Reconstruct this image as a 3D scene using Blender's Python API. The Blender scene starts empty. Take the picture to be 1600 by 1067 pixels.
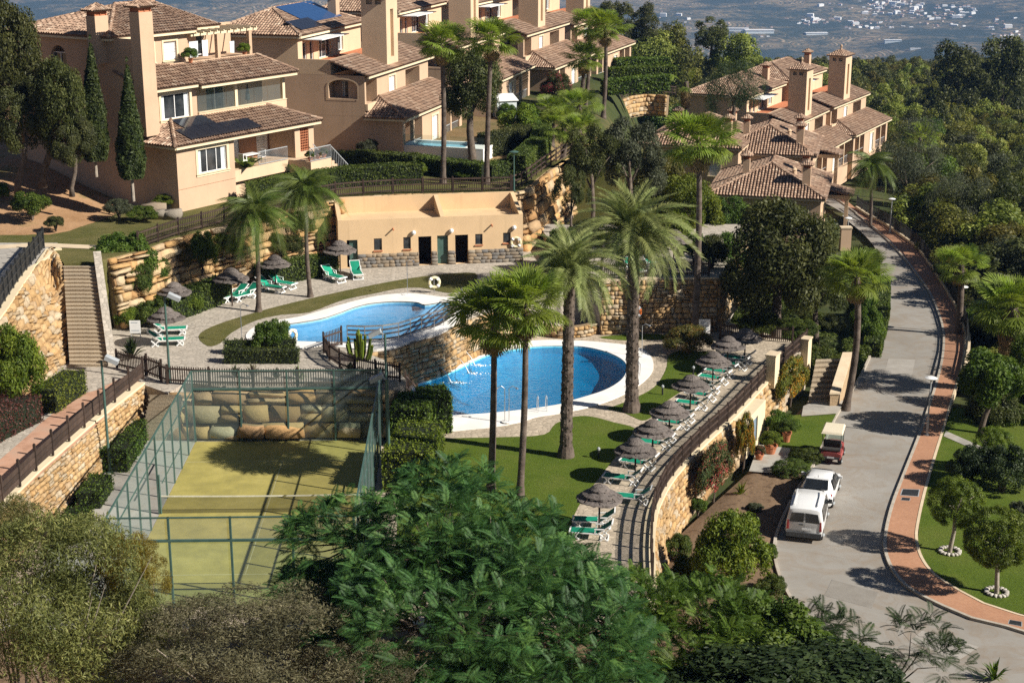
import bpy, bmesh, math, random
import numpy as np
from mathutils import Vector, Matrix
from mathutils.geometry import tessellate_polygon

SC = bpy.context.scene
COL = SC.collection
PI = math.pi
R = math.radians

# ---------------------------------------------------------------- camera, sky, sun, exposure
CAM_H, PITCH, FPX = 28.6, R(16.3), 2400.0
cam_d = bpy.data.cameras.new('camera')
cam_d.sensor_width = 36.0
cam_d.lens = FPX / 1600.0 * 36.0
cam_d.clip_start, cam_d.clip_end = 0.5, 40000.0
cam = bpy.data.objects.new('camera', cam_d)
COL.objects.link(cam)
cam.location = (0, 0, CAM_H)
cam.rotation_euler = (PI / 2 - PITCH, 0, 0)
SC.camera = cam

SUN_AZ = Vector((0.928, -0.371))            # horizontal direction towards the sun
SUN_EL = R(35)
SUN = Vector((SUN_AZ.x * math.cos(SUN_EL), SUN_AZ.y * math.cos(SUN_EL), math.sin(SUN_EL)))
world = bpy.data.worlds.new('World')
SC.world = world
world.use_nodes = True
nt = world.node_tree
bg = nt.nodes['Background']
sky = nt.nodes.new('ShaderNodeTexSky')
sky.sky_type = 'NISHITA'
sky.sun_disc = False
sky.sun_elevation = SUN_EL
sky.sun_rotation = math.atan2(SUN_AZ.x, SUN_AZ.y)
sky.altitude = 300
sky.air_density = 0.55
sky.dust_density = 0.3
nt.links.new(sky.outputs[0], bg.inputs[0])
bg.inputs[1].default_value = 0.05
sun_d = bpy.data.lights.new('sun', 'SUN')
sun_d.energy = 5.0
sun_d.angle = R(0.5)
sun_d.color = (1.0, 0.94, 0.84)
sun = bpy.data.objects.new('sun', sun_d)
COL.objects.link(sun)
sun.rotation_euler = SUN.to_track_quat('Z', 'Y').to_euler()
SC.view_settings.view_transform = 'Standard'
SC.view_settings.look = 'None'
SC.view_settings.gamma = 1.0
SC.view_settings.use_curve_mapping = False
SC.view_settings.exposure = 0.65
SC.cycles.max_bounces = 7
SC.cycles.diffuse_bounces = 2
SC.cycles.glossy_bounces = 3
SC.cycles.transmission_bounces = 4
SC.cycles.transparent_max_bounces = 16
SC.cycles.volume_bounces = 0
SC.cycles.caustics_reflective = False
SC.cycles.caustics_refractive = False
SC.cycles.sample_clamp_indirect = 4.0
try:
    SC.cycles.use_denoising = False
    SC.cycles.denoiser = 'OPENIMAGEDENOISE'
except Exception:
    pass

# ---------------------------------------------------------------- surveying: sight lines to places on the land
CP, SP = math.cos(PITCH), math.sin(PITCH)

def ray(px, py):
    a, b = (px - 800.0) / FPX, (533.5 - py) / FPX
    return Vector((a, CP + b * SP, -SP + b * CP))

def G(px, py, z=0.0):
    """the place at height z that is seen in the direction px, py"""
    d = ray(px, py)
    if callable(z):
        zz = -2.3
        for _ in range(25):
            t = (zz - CAM_H) / d.z
            zz = 0.5 * zz + 0.5 * z(d.x * t, d.y * t)
        z = zz
    t = (z - CAM_H) / d.z
    return Vector((d.x * t, d.y * t, z))

def GP(pts, z=0.0):
    return [G(x, y, z) for x, y in pts]

def on_plane(px, py, o, n):
    d = ray(px, py)
    c = Vector((0, 0, CAM_H))
    t = (Vector(o) - c).dot(n) / d.dot(n)
    return c + d * t

# ---------------------------------------------------------------- objects
def link(o, parent=None):
    COL.objects.link(o)
    if parent is not None:
        o.parent = parent
    return o

def tag(o, label=None, cat=None, group=None, kind=None):
    if label: o['label'] = label
    if cat: o['category'] = cat
    if group: o['group'] = group
    if kind: o['kind'] = kind
    return o

def thing(name, label, cat, loc=(0, 0, 0), rotz=0.0, group=None, scale=None):
    o = bpy.data.objects.new(name, None)
    o.empty_display_size = 0.2
    link(o)
    o.location = loc
    o.rotation_euler = (0, 0, rotz)
    if scale is not None:
        o.scale = (scale,) * 3 if isinstance(scale, (int, float)) else scale
    return tag(o, label, cat, group)

KIDS = {}
def kids(o):
    return [c for c in o.children]

def dup(root, loc, rotz=0.0, label=None, group=None, scale=None):
    """a copy of a thing with copies of its parts and sub-parts, sharing mesh data"""
    r = root.copy(); COL.objects.link(r)
    r.location = loc; r.rotation_euler = (0, 0, rotz)
    if scale is not None:
        r.scale = (scale,) * 3 if isinstance(scale, (int, float)) else scale
    if label: r['label'] = label
    if group: r['group'] = group
    for ch in kids(root):
        c = ch.copy(); COL.objects.link(c); c.parent = r
        for g in kids(ch):
            d = g.copy(); COL.objects.link(d); d.parent = c
    return r

def mesh_np(name, V, F, mat=None, attr=None, smooth=False, mi=None):
    """fast mesh: V (n,3) array, F (m,k) array of equal polygons"""
    V = np.asarray(V, dtype=np.float32); F = np.asarray(F, dtype=np.int32)
    me = bpy.data.meshes.new(name)
    k = F.shape[1]
    me.vertices.add(len(V)); me.vertices.foreach_set('co', V.ravel())
    me.loops.add(F.size); me.loops.foreach_set('vertex_index', F.ravel())
    me.polygons.add(len(F))
    me.polygons.foreach_set('loop_start', np.arange(0, F.size, k, dtype=np.int32))
    me.polygons.foreach_set('loop_total', np.full(len(F), k, dtype=np.int32))
    if smooth:
        me.polygons.foreach_set('use_smooth', np.ones(len(F), dtype=bool))
    for m in (mat if isinstance(mat, (list, tuple)) else [mat]):
        if m is not None: me.materials.append(m)
    if mi is not None:
        me.polygons.foreach_set('material_index', np.asarray(mi, dtype=np.int32))
    if attr is not None:
        a = me.attributes.new('tint', 'FLOAT', 'FACE')
        a.data.foreach_set('value', np.asarray(attr, dtype=np.float32))
    me.update(calc_edges=True)
    return me

class MB:
    """collects shapes and links them as ONE mesh object"""
    def __init__(s):
        s.v, s.f, s.t = [], [], []
        s.m = []
        s.cur = 0
        s.tint = None
    def add(s, vs, fs, tint=None):
        b = len(s.v)
        s.v.extend([tuple(v) for v in vs])
        for f in fs:
            s.f.append([b + i for i in f]); s.m.append(s.cur)
            s.t.append(random.random() if tint is None else tint)
        return s
    def obox(s, o, a, b, c, tint=None):
        """box from corner o with edge vectors a, b, c"""
        o, a, b, c = Vector(o), Vector(a), Vector(b), Vector(c)
        vs = [o, o + a, o + a + b, o + b, o + c, o + a + c, o + a + b + c, o + b + c]
        fs = [(0, 3, 2, 1), (4, 5, 6, 7), (0, 1, 5, 4), (1, 2, 6, 5), (2, 3, 7, 6), (3, 0, 4, 7)]
        if a.cross(b).dot(c) < 0:
            fs = [tuple(reversed(f)) for f in fs]
        return s.add(vs, fs, tint)
    def box(s, c, size, rz=0.0, tint=None):
        ca, sa = math.cos(rz), math.sin(rz)
        a = Vector((ca, sa, 0)) * size[0]; b = Vector((-sa, ca, 0)) * size[1]; h = Vector((0, 0, size[2]))
        return s.obox(Vector(c) - a / 2 - b / 2 - h / 2, a, b, h, tint)
    def bar(s, p0, p1, w, h, up=(0, 0, 1)):
        p0, p1 = Vector(p0), Vector(p1)
        d = (p1 - p0)
        x = d.cross(Vector(up))
        if x.length < 1e-6: x = Vector((1, 0, 0))
        x.normalize(); y = x.cross(d).normalized()
        return s.obox(p0 - x * w / 2 - y * h / 2, d, x * w, y * h)
    def tube(s, pts, rad, n=8, caps=True):
        pts = [Vector(p) for p in pts]
        if not isinstance(rad, (list, tuple)): rad = [rad] * len(pts)
        vs, fs = [], []
        ref = None
        for i, p in enumerate(pts):
            d = (pts[min(i + 1, len(pts) - 1)] - pts[max(i - 1, 0)])
            if d.length < 1e-9: d = Vector((0, 0, 1))
            d.normalize()
            if ref is None:
                ref = Vector((1, 0, 0)) if abs(d.x) < 0.8 else Vector((0, 1, 0))
            x = (ref - d * ref.dot(d)).normalized(); y = d.cross(x); ref = x
            for k in range(n):
                a = 2 * PI * k / n
                vs.append(p + (x * math.cos(a) + y * math.sin(a)) * rad[i])
        for i in range(len(pts) - 1):
            for k in range(n):
                a, b = i * n + k, i * n + (k + 1) % n
                fs.append((a, b, b + n, a + n))
        if caps:
            fs.append(tuple(reversed(range(n)))); fs.append(tuple(range((len(pts) - 1) * n, len(pts) * n)))
        return s.add(vs, fs)
    def lathe(s, prof, c=(0, 0, 0), n=16, cap=True):
        c = Vector(c); vs, fs = [], []
        for (r, z) in prof:
            for k in range(n):
                a = 2 * PI * k / n
                vs.append(c + Vector((r * math.cos(a), r * math.sin(a), z)))
        for i in range(len(prof) - 1):
            for k in range(n):
                a, b = i * n + k, i * n + (k + 1) % n
                fs.append((a, b, b + n, a + n))
        if cap:
            fs.append(tuple(reversed(range(n)))); fs.append(tuple(range((len(prof) - 1) * n, len(prof) * n)))
        return s.add(vs, fs)
    def sheet(s, pts, holes=()):
        """flat polygon with holes, facing up"""
        rings = [[Vector(p) for p in pts]] + [[Vector(p) for p in h] for h in holes]
        flat = [p for r_ in rings for p in r_]
        vs = flat
        fs = []
        for t in tessellate_polygon(rings):
            a, b, c = (flat[i] for i in t)
            n = (b - a).cross(c - a)
            fs.append(tuple(t) if n.z >= 0 else (t[0], t[2], t[1]))
        return s.add(vs, fs, 0.5)
    def prism(s, pts, z0, z1, holes=()):
        """polygon (holes allowed) from z0 up to z1"""
        top = [Vector((p[0], p[1], z1)) for p in pts]
        hs = [[Vector((p[0], p[1], z1)) for p in h] for h in holes]
        s.sheet(top, hs)
        for ring, inner in [(top, False)] + [(h, True) for h in hs]:
            ar = sum(ring[i].x * ring[(i + 1) % len(ring)].y - ring[(i + 1) % len(ring)].x * ring[i].y for i in range(len(ring)))
            n = len(ring)
            vs = ring + [Vector((p.x, p.y, z0)) for p in ring]
            fs = []
            for i in range(n):
                j = (i + 1) % n
                f = (n + i, n + j, j, i)
                if (ar < 0) != inner: f = tuple(reversed(f))
                fs.append(f)
            s.add(vs, fs, 0.5)
        return s
    def panel(s, o, U, W, N, u0, u1, w0, w1, holes=(), depth=0.2):
        """upright wall face in the plane o+u*U+w*W with outward normal N; rectangular or arched holes with reveals going inwards"""
        o, U, W, N = Vector(o), Vector(U), Vector(W), Vector(N)
        def P(u, w): return o + U * u + W * w
        outer = [P(u0, w0), P(u1, w0), P(u1, w1), P(u0, w1)]
        rings = [outer]
        for h in holes:
            rings.append([P(u, w) for u, w in hole_ring(h)])
        loc = [[Vector(((p - o).dot(U), (p - o).dot(W), 0)) for p in r_] for r_ in rings]
        flat = [p for r_ in rings for p in r_]
        fs = []
        for t in tessellate_polygon(loc):
            a, b, c = (flat[i] for i in t)
            fs.append(tuple(t) if (b - a).cross(c - a).dot(N) >= 0 else (t[0], t[2], t[1]))
        s.add(flat, fs, 0.5)
        for r_ in rings[1:]:
            n = len(r_)
            s.add(r_ + [p - N * depth for p in r_], [(i, (i + 1) % n, n + (i + 1) % n, n + i) for i in range(n)], 0.5)
        return s
    def build(s, name, mat=None, parent=None, origin=None, smooth=False, tint=False):
        me = bpy.data.meshes.new(name)
        vs = s.v
        if origin is not None:
            ox, oy, oz = origin
            vs = [(x - ox, y - oy, z - oz) for x, y, z in vs]
        me.from_pydata(vs, [], s.f)
        for m in (mat if isinstance(mat, (list, tuple)) else [mat]):
            if m is not None: me.materials.append(m)
        if any(s.m): me.polygons.foreach_set('material_index', s.m)
        if smooth: me.polygons.foreach_set('use_smooth', [True] * len(s.f))
        if tint:
            a = me.attributes.new('tint', 'FLOAT', 'FACE'); a.data.foreach_set('value', s.t)
        me.update()
        return link(bpy.data.objects.new(name, me), parent)

def hole_ring(h):
    if len(h) == 4:
        a, b, c, d = h
        return [(a, c), (b, c), (b, d), (a, d)]
    a, b, c, d, rise = h                       # arched head
    pts = [(a, c), (b, c)]
    for k in range(9):
        t = PI * k / 8
        pts.append(((a + b) / 2 + (b - a) / 2 * math.cos(t), d - rise + rise * math.sin(t)))
    return pts

def struct(o, name=None):
    o['kind'] = 'structure'
    return o

def smooth_closed(pts, n=4):
    """Catmull-Rom through a closed ring of points"""
    out = []; m = len(pts)
    for i in range(m):
        p0, p1, p2, p3 = (pts[(i + k - 1) % m] for k in range(4))
        for k in range(n):
            t = k / n
            out.append(0.5 * ((2 * p1) + (p2 - p0) * t + (2 * p0 - 5 * p1 + 4 * p2 - p3) * t * t + (3 * p1 - p0 - 3 * p2 + p3) * t ** 3))
    return out

def smooth_open(pts, n=4):
    out = []; m = len(pts)
    for i in range(m - 1):
        p0, p1, p2, p3 = pts[max(i - 1, 0)], pts[i], pts[i + 1], pts[min(i + 2, m - 1)]
        for k in range(n):
            t = k / n
            out.append(0.5 * ((2 * p1) + (p2 - p0) * t + (2 * p0 - 5 * p1 + 4 * p2 - p3) * t * t + (3 * p1 - p0 - 3 * p2 + p3) * t ** 3))
    out.append(pts[-1])
    return out

def resample(pts, step):
    """points every `step` metres along a polyline (ends kept)"""
    L = [0.0]
    for a, b in zip(pts, pts[1:]): L.append(L[-1] + (b - a).length)
    n = max(1, round(L[-1] / step))
    out = []; j = 0
    for i in range(n + 1):
        d = L[-1] * i / n
        while j < len(pts) - 2 and L[j + 1] < d: j += 1
        t = (d - L[j]) / max(L[j + 1] - L[j], 1e-9)
        out.append(pts[j].lerp(pts[j + 1], min(max(t, 0), 1)))
    return out

def offset_line(pts, d):
    """sideways copy of a polyline (to its left for d > 0)"""
    out = []
    for i, p in enumerate(pts):
        t = pts[min(i + 1, len(pts) - 1)] - pts[max(i - 1, 0)]
        t.z = 0; t.normalize()
        out.append(p + Vector((-t.y, t.x, 0)) * d)
    return out

# ---------------------------------------------------------------- materials
M = {}
def lin(c):
    return tuple(((x / 255.0) / 12.92 if x / 255.0 <= 0.04045 else ((x / 255.0 + 0.055) / 1.055) ** 2.4) for x in c)

class NG:
    def __init__(s, name):
        s.m = bpy.data.materials.new(name); s.m.use_nodes = True
        s.t = s.m.node_tree; s.p = s.t.nodes['Principled BSDF']; s.out = s.t.nodes['Material Output']
        s.tc = None
    def n(s, typ, **kw):
        nd = s.t.nodes.new(typ)
        for k, v in kw.items():
            if k.startswith('i_'):
                nd.inputs[k[2:].replace('_', ' ')].default_value = v
            else: setattr(nd, k, v)
        return nd
    def l(s, a, b): s.t.links.new(a, b)
    def co(s):
        if s.tc is None: s.tc = s.n('ShaderNodeTexCoord')
        return s.tc.outputs['Object']
    def noise(s, scale, detail=4, rough=0.6, vec=None, dist=0.0):
        nd = s.n('ShaderNodeTexNoise')
        nd.inputs['Scale'].default_value = scale; nd.inputs['Detail'].default_value = detail
        nd.inputs['Roughness'].default_value = rough; nd.inputs['Distortion'].default_value = dist
        s.l(vec if vec is not None else s.co(), nd.inputs['Vector'])
        return nd.outputs['Fac']
    def ramp(s, fac, stops, interp='LINEAR'):
        nd = s.n('ShaderNodeValToRGB'); cr = nd.color_ramp; cr.interpolation = interp
        while len(cr.elements) < len(stops): cr.elements.new(0.5)
        for e, (p, c) in zip(cr.elements, stops):
            e.position = p; e.color = (*c, 1) if len(c) == 3 else c
        s.l(fac, nd.inputs['Fac'])
        return nd.outputs['Color']
    def mix(s, fac, a, b, mode='MIX'):
        nd = s.n('ShaderNodeMix', data_type='RGBA', blend_type=mode)
        for sock, v in ((nd.inputs[0], fac), (nd.inputs[6], a), (nd.inputs[7], b)):
            if hasattr(v, 'links') or hasattr(v, 'is_linked'): s.l(v, sock)
            elif isinstance(v, (int, float)): sock.default_value = v
            else: sock.default_value = (*v, 1)
        return nd.outputs[2]
    def math(s, op, a, b=0.0):
        nd = s.n('ShaderNodeMath', operation=op)
        for sock, v in ((nd.inputs[0], a), (nd.inputs[1], b)):
            if hasattr(v, 'is_linked'): s.l(v, sock)
            else: sock.default_value = v
        return nd.outputs[0]
    def bump(s, h, strength=0.4, dist=0.05):
        nd = s.n('ShaderNodeBump'); nd.inputs['Strength'].default_value = strength; nd.inputs['Distance'].default_value = dist
        s.l(h, nd.inputs['Height']); s.l(nd.outputs[0], s.p.inputs['Normal'])
    def color(s, c):
        if hasattr(c, 'is_linked'): s.l(c, s.p.inputs['Base Color'])
        else: s.p.inputs['Base Color'].default_value = (*c, 1)
    def attr(s, name='tint'):
        nd = s.n('ShaderNodeAttribute'); nd.attribute_name = name
        return nd.outputs['Fac']
    def rnd(s):
        return s.n('ShaderNodeObjectInfo').outputs['Random']

def mottled(name, c1, c2, scale=1.5, rough=0.85, c3=None, bump=0.3, bscale=25, metallic=0.0, spec=0.3, objrand=0.0, stops=(0.35, 0.65)):
    g = NG(name)
    f = g.noise(scale, 6, 0.65)
    st = [(stops[0], c1), (stops[1], c2)]
    if c3: st = [(stops[0], c1), ((stops[0] + stops[1]) / 2, c2), (stops[1], c3)]
    col = g.ramp(f, st)
    if objrand:
        v = g.math('MULTIPLY_ADD', g.rnd(), objrand * 2); v.node.inputs[2].default_value = 1 - objrand
        hs = g.n('ShaderNodeHueSaturation'); g.l(col, hs.inputs['Color']); g.l(v, hs.inputs['Value']); col = hs.outputs[0]
    g.color(col)
    g.p.inputs['Roughness'].default_value = rough; g.p.inputs['Metallic'].default_value = metallic
    g.p.inputs['Specular IOR Level'].default_value = spec
    if bump: g.bump(g.noise(bscale, 4), bump, 0.03)
    M[name] = g.m
    return g.m

def leafy(name, dark, mid, light, trans=0.3, objrand=0.18, rough=0.55, spec=0.25, hue=0.012):
    """foliage: every leaf has its own tint, every plant its own shade"""
    g = NG(name)
    col = g.ramp(g.attr(), [(0.0, dark), (0.5, mid), (1.0, light)])
    hs = g.n('ShaderNodeHueSaturation')
    v = g.math('MULTIPLY_ADD', g.rnd(), objrand * 2); v.node.inputs[2].default_value = 1 - objrand
    h = g.math('MULTIPLY_ADD', g.rnd(), hue * 2); h.node.inputs[2].default_value = 0.5 - hue
    g.l(v, hs.inputs['Value']); g.l(h, hs.inputs['Hue']); g.l(col, hs.inputs['Color'])
    g.color(hs.outputs[0])
    g.p.inputs['Roughness'].default_value = rough; g.p.inputs['Specular IOR Level'].default_value = spec
    tr = g.n('ShaderNodeBsdfTranslucent')
    br = g.n('ShaderNodeHueSaturation'); br.inputs['Value'].default_value = 1.5; br.inputs['Saturation'].default_value = 1.1
    g.l(hs.outputs[0], br.inputs['Color']); g.l(br.outputs[0], tr.inputs['Color'])
    mx = g.n('ShaderNodeMixShader'); mx.inputs[0].default_value = trans
    g.l(g.p.outputs[0], mx.inputs[1]); g.l(tr.outputs[0], mx.inputs[2]); g.l(mx.outputs[0], g.out.inputs['Surface'])
    M[name] = g.m
    return g.m
# ================================================================ materials of the place
def stucco(name, c, dirt=0.82):
    g = NG(name)
    f = g.noise(0.35, 6, 0.7)
    col = g.ramp(f, [(0.3, tuple(x * dirt for x in c)), (0.7, c)])
    mp = g.n('ShaderNodeMapping'); mp.inputs['Scale'].default_value = (2.2, 2.2, 0.12)
    g.l(g.co(), mp.inputs['Vector'])
    streak = g.ramp(g.noise(1.0, 5, 0.7, mp.outputs[0]), [(0.55, (0, 0, 0)), (0.85, (1, 1, 1))])
    col = g.mix(g.math('MULTIPLY', streak, 0.5), col, tuple(x * 0.55 for x in c))
    g.color(col); g.p.inputs['Roughness'].default_value = 0.92; g.p.inputs['Specular IOR Level'].default_value = 0.2
    g.bump(g.noise(40, 3), 0.25, 0.01)
    M[name] = g.m
stucco('stucco', (0.57, 0.40, 0.27))
stucco('stucco_pale', (0.67, 0.49, 0.325))
stucco('stucco_yellow', (0.72, 0.51, 0.30))
stucco('stucco_shade_tone', (0.40, 0.22, 0.135))  # porch wall and joint tone, porch shade put into the darker colour
stucco('cream', (0.74, 0.62, 0.42))

def stone_mat(name, stops, bump=0.7, bs=9):
    g = NG(name)
    f = g.math('FRACT', g.math('ADD', g.rnd(), g.attr()))
    base = g.ramp(f, stops)
    n = g.noise(3.0, 8, 0.7)
    col = g.mix(g.ramp(n, [(0.35, (0, 0, 0)), (0.7, (1, 1, 1))]), base, tuple(x * 0.55 for x in stops[0][1]), 'MIX')
    col = g.mix(0.55, col, base)
    g.color(col); g.p.inputs['Roughness'].default_value = 0.9; g.p.inputs['Specular IOR Level'].default_value = 0.2
    g.bump(g.noise(bs, 8, 0.7), bump, 0.06)
    M[name] = g.m
stone_mat('boulder', [(0.0, (0.46, 0.27, 0.11)), (0.25, (0.58, 0.39, 0.19)), (0.5, (0.56, 0.45, 0.30)), (0.7, (0.32, 0.18, 0.08)), (0.85, (0.62, 0.37, 0.16)), (1.0, (0.50, 0.34, 0.17))], 1.0, 4)
stone_mat('rubble', [(0.0, (0.46, 0.29, 0.13)), (0.3, (0.58, 0.40, 0.21)), (0.5, (0.36, 0.21, 0.09)), (0.7, (0.56, 0.47, 0.34)), (0.85, (0.44, 0.34, 0.22)), (1.0, (0.60, 0.37, 0.16))], 1.0, 7)
stone_mat('grey_stone', [(0.0, (0.24, 0.21, 0.17)), (0.4, (0.37, 0.27, 0.17)), (0.7, (0.17, 0.17, 0.17)), (1.0, (0.38, 0.32, 0.24))])
stone_mat('step_stone', [(0.0, (0.40, 0.33, 0.24)), (0.5, (0.47, 0.38, 0.27)), (1.0, (0.34, 0.27, 0.19))])
mottled('mortar', (0.20, 0.14, 0.08), (0.30, 0.22, 0.13), 4, bump=0.6)
mottled('coping', (0.56, 0.44, 0.30), (0.66, 0.54, 0.38), 1.2)

def paving_mat(name, c1, c2, joint, scale, blotch=0.25):
    g = NG(name)
    v = g.n('ShaderNodeTexVoronoi', feature='F1'); v.inputs['Scale'].default_value = scale
    e = g.n('ShaderNodeTexVoronoi', feature='DISTANCE_TO_EDGE'); e.inputs['Scale'].default_value = scale
    warp = g.mix(0.12, g.co(), g.n('ShaderNodeTexNoise').outputs['Color'], 'ADD')
    g.l(warp, v.inputs['Vector']); g.l(warp, e.inputs['Vector'])
    sep = g.n('ShaderNodeSeparateColor'); g.l(v.outputs['Color'], sep.inputs[0])
    col = g.mix(sep.outputs[0], c1, c2)
    edge = g.ramp(e.outputs['Distance'], [(0.02, (1, 1, 1)), (0.07, (0, 0, 0))])
    col = g.mix(edge, col, joint)
    col = g.mix(g.math('MULTIPLY', g.ramp(g.noise(0.5, 6), [(0.4, (0, 0, 0)), (0.65, (1, 1, 1))]), blotch), col, tuple(x * 0.6 for x in c1))
    g.color(col); g.p.inputs['Roughness'].default_value = 0.9
    g.bump(e.outputs['Distance'], 0.5, 0.04)
    M[name] = g.m
paving_mat('flagstone', (0.38, 0.315, 0.235), (0.53, 0.44, 0.335), (0.27, 0.225, 0.165), 3.6, .2)
paving_mat('flagstone_grey', (0.36, 0.32, 0.265), (0.50, 0.44, 0.365), (0.27, 0.235, 0.19), 3.4, .2)
paving_mat('plaza_paving', (0.36, 0.33, 0.29), (0.44, 0.41, 0.36), (0.27, 0.25, 0.22), 1.6)

def brick_paving(name, c1, c2, joint, sc=4.0):
    g = NG(name)
    b = g.n('ShaderNodeTexBrick'); b.inputs['Scale'].default_value = sc
    b.inputs['Color1'].default_value = (*c1, 1); b.inputs['Color2'].default_value = (*c2, 1); b.inputs['Mortar'].default_value = (*joint, 1)
    b.inputs['Mortar Size'].default_value = 0.03
    mp = g.n('ShaderNodeMapping'); mp.inputs['Rotation'].default_value = (0, 0, 0.5); g.l(g.co(), mp.inputs['Vector']); g.l(mp.outputs[0], b.inputs['Vector'])
    col = g.mix(g.math('MULTIPLY', g.ramp(g.noise(0.45, 6, 0.7), [(0.35, (0, 0, 0)), (0.7, (1, 1, 1))]), 0.45), b.outputs['Color'], tuple(x * 0.62 for x in c1))
    g.color(col); g.p.inputs['Roughness'].default_value = 0.9; g.bump(b.outputs['Fac'], 0.2, -0.02)
    M[name] = g.m
brick_paving('brick_paving', (0.42, 0.20, 0.11), (0.50, 0.26, 0.15), (0.35, 0.20, 0.12))
mottled('walkway_red', (0.36, 0.20, 0.13), (0.48, 0.28, 0.19), 0.9, c3=(0.44, 0.29, 0.21), bump=0.2)

def lawn_mat(name, a, b, c):
    g = NG(name)
    f1 = g.noise(0.35, 6, 0.65); f2 = g.noise(9, 6, 0.75)
    col = g.ramp(f1, [(0.3, a), (0.5, b), (0.72, c)])
    col = g.mix(g.math('MULTIPLY', g.ramp(f2, [(0.35, (1, 1, 1)), (0.6, (0, 0, 0))]), 0.55), col, tuple(x * 0.45 for x in a))
    g.color(col); g.p.inputs['Roughness'].default_value = 0.95; g.p.inputs['Specular IOR Level'].default_value = 0.1
    g.bump(g.noise(22, 6, 0.8), 0.9, 0.06)
    M[name] = g.m
lawn_mat('lawn', (0.075, 0.12, 0.014), (0.105, 0.15, 0.02), (0.145, 0.17, 0.034))
lawn_mat('lawn_dry', (0.09, 0.10, 0.025), (0.14, 0.13, 0.045), (0.20, 0.17, 0.07))
def road_mat():
    g = NG('road')
    col = g.ramp(g.noise(0.13, 8, 0.7), [(0.3, (0.22, 0.195, 0.165)), (0.52, (0.29, 0.27, 0.24)), (0.72, (0.34, 0.32, 0.29))])
    col = g.mix(g.math('MULTIPLY', g.ramp(g.noise(0.5, 8, 0.75, dist=1.5), [(0.45, (0, 0, 0)), (0.72, (1, 1, 1))]), 0.8), col, (0.23, 0.165, 0.105))
    crack = g.n('ShaderNodeTexVoronoi', feature='DISTANCE_TO_EDGE'); crack.inputs['Scale'].default_value = 0.16
    g.l(g.mix(0.5, g.co(), g.n('ShaderNodeTexNoise').outputs['Color'], 'ADD'), crack.inputs['Vector'])
    col = g.mix(g.ramp(crack.outputs['Distance'], [(0.001, (0.35, 0.35, 0.35)), (0.004, (0, 0, 0))]), col, (0.15, 0.13, 0.11))
    col = g.mix(g.math('MULTIPLY', g.ramp(g.noise(30, 3), [(0.4, (0, 0, 0)), (0.7, (1, 1, 1))]), 0.25), col, (0.2, 0.19, 0.17))
    g.color(col); g.p.inputs['Roughness'].default_value = 0.88; g.bump(g.noise(40, 3), 0.25, 0.01)
    M['road'] = g.m
road_mat()
mottled('kerb', (0.36, 0.31, 0.25), (0.48, 0.43, 0.36), 2.5)
mottled('concrete', (0.28, 0.26, 0.23), (0.38, 0.36, 0.32), 0.8, c3=(0.33, 0.29, 0.24))
mottled('soil', (0.10, 0.062, 0.036), (0.19, 0.125, 0.075), 2.2, c3=(0.15, 0.10, 0.06), bump=1.0, bscale=6)
mottled('dirt', (0.28, 0.155, 0.08), (0.42, 0.26, 0.145), 0.45, c3=(0.36, 0.21, 0.11), bump=0.9, bscale=4)
mottled('coping_white', (0.72, 0.70, 0.66), (0.82, 0.80, 0.77), 0.8, bump=0.1)
def turf_mat():
    g = NG('court_turf')
    col = g.ramp(g.noise(0.28, 7, 0.7), [(0.3, (0.26, 0.225, 0.055)), (0.55, (0.37, 0.315, 0.085)), (0.75, (0.42, 0.36, 0.115))])
    col = g.mix(g.math('MULTIPLY', g.ramp(g.noise(0.9, 6, 0.7, dist=0.6), [(0.42, (0, 0, 0)), (0.75, (1, 1, 1))]), 0.7), col, (0.20, 0.175, 0.05))
    g.color(col); g.p.inputs['Roughness'].default_value = 0.95; g.bump(g.noise(35, 4), 0.4, 0.02)
    M['court_turf'] = g.m
turf_mat()
mottled('white_line', (0.55, 0.53, 0.42), (0.68, 0.66, 0.56), 3)
mottled('wood_dark', (0.030, 0.019, 0.014), (0.070, 0.046, 0.035), 2.0, rough=0.75, objrand=0.3, bump=0.3, bscale=12)
mottled('wood_grey', (0.055, 0.043, 0.037), (0.10, 0.082, 0.07), 2.0, rough=0.8, objrand=0.3)
mottled('metal_green', (0.045, 0.095, 0.08), (0.07, 0.13, 0.11), 2, rough=0.45, metallic=0.0, bump=0.05, spec=0.5)
mottled('metal_dark', (0.02, 0.021, 0.022), (0.035, 0.036, 0.036), 2, rough=0.5, bump=0.05)
mottled('steel', (0.55, 0.56, 0.58), (0.7, 0.71, 0.72), 2, rough=0.3, metallic=0.9, bump=0)
mottled('metal_grey', (0.30, 0.32, 0.33), (0.40, 0.42, 0.43), 2, rough=0.5, bump=0.05)
mottled('white', (0.74, 0.74, 0.73), (0.82, 0.82, 0.81), 2, rough=0.5, bump=0.03)
mottled('green_fabric', (0.004, 0.20, 0.115), (0.008, 0.27, 0.165), 1.5, rough=0.7, bump=0.1, objrand=0.22)
mottled('thatch', (0.055, 0.047, 0.044), (0.17, 0.145, 0.13), 6, rough=0.95, c3=(0.10, 0.085, 0.077), bump=1.0, bscale=30, objrand=0.15)
mottled('bark', (0.075, 0.055, 0.042), (0.17, 0.135, 0.105), 3, rough=0.95, bump=1.0, bscale=10)
mottled('palm_bark', (0.06, 0.044, 0.034), (0.16, 0.125, 0.10), 2.5, rough=0.95, bump=1.0, bscale=9)
mottled('bark_pale', (0.24, 0.20, 0.16), (0.38, 0.33, 0.27), 4, rough=0.9)

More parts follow.
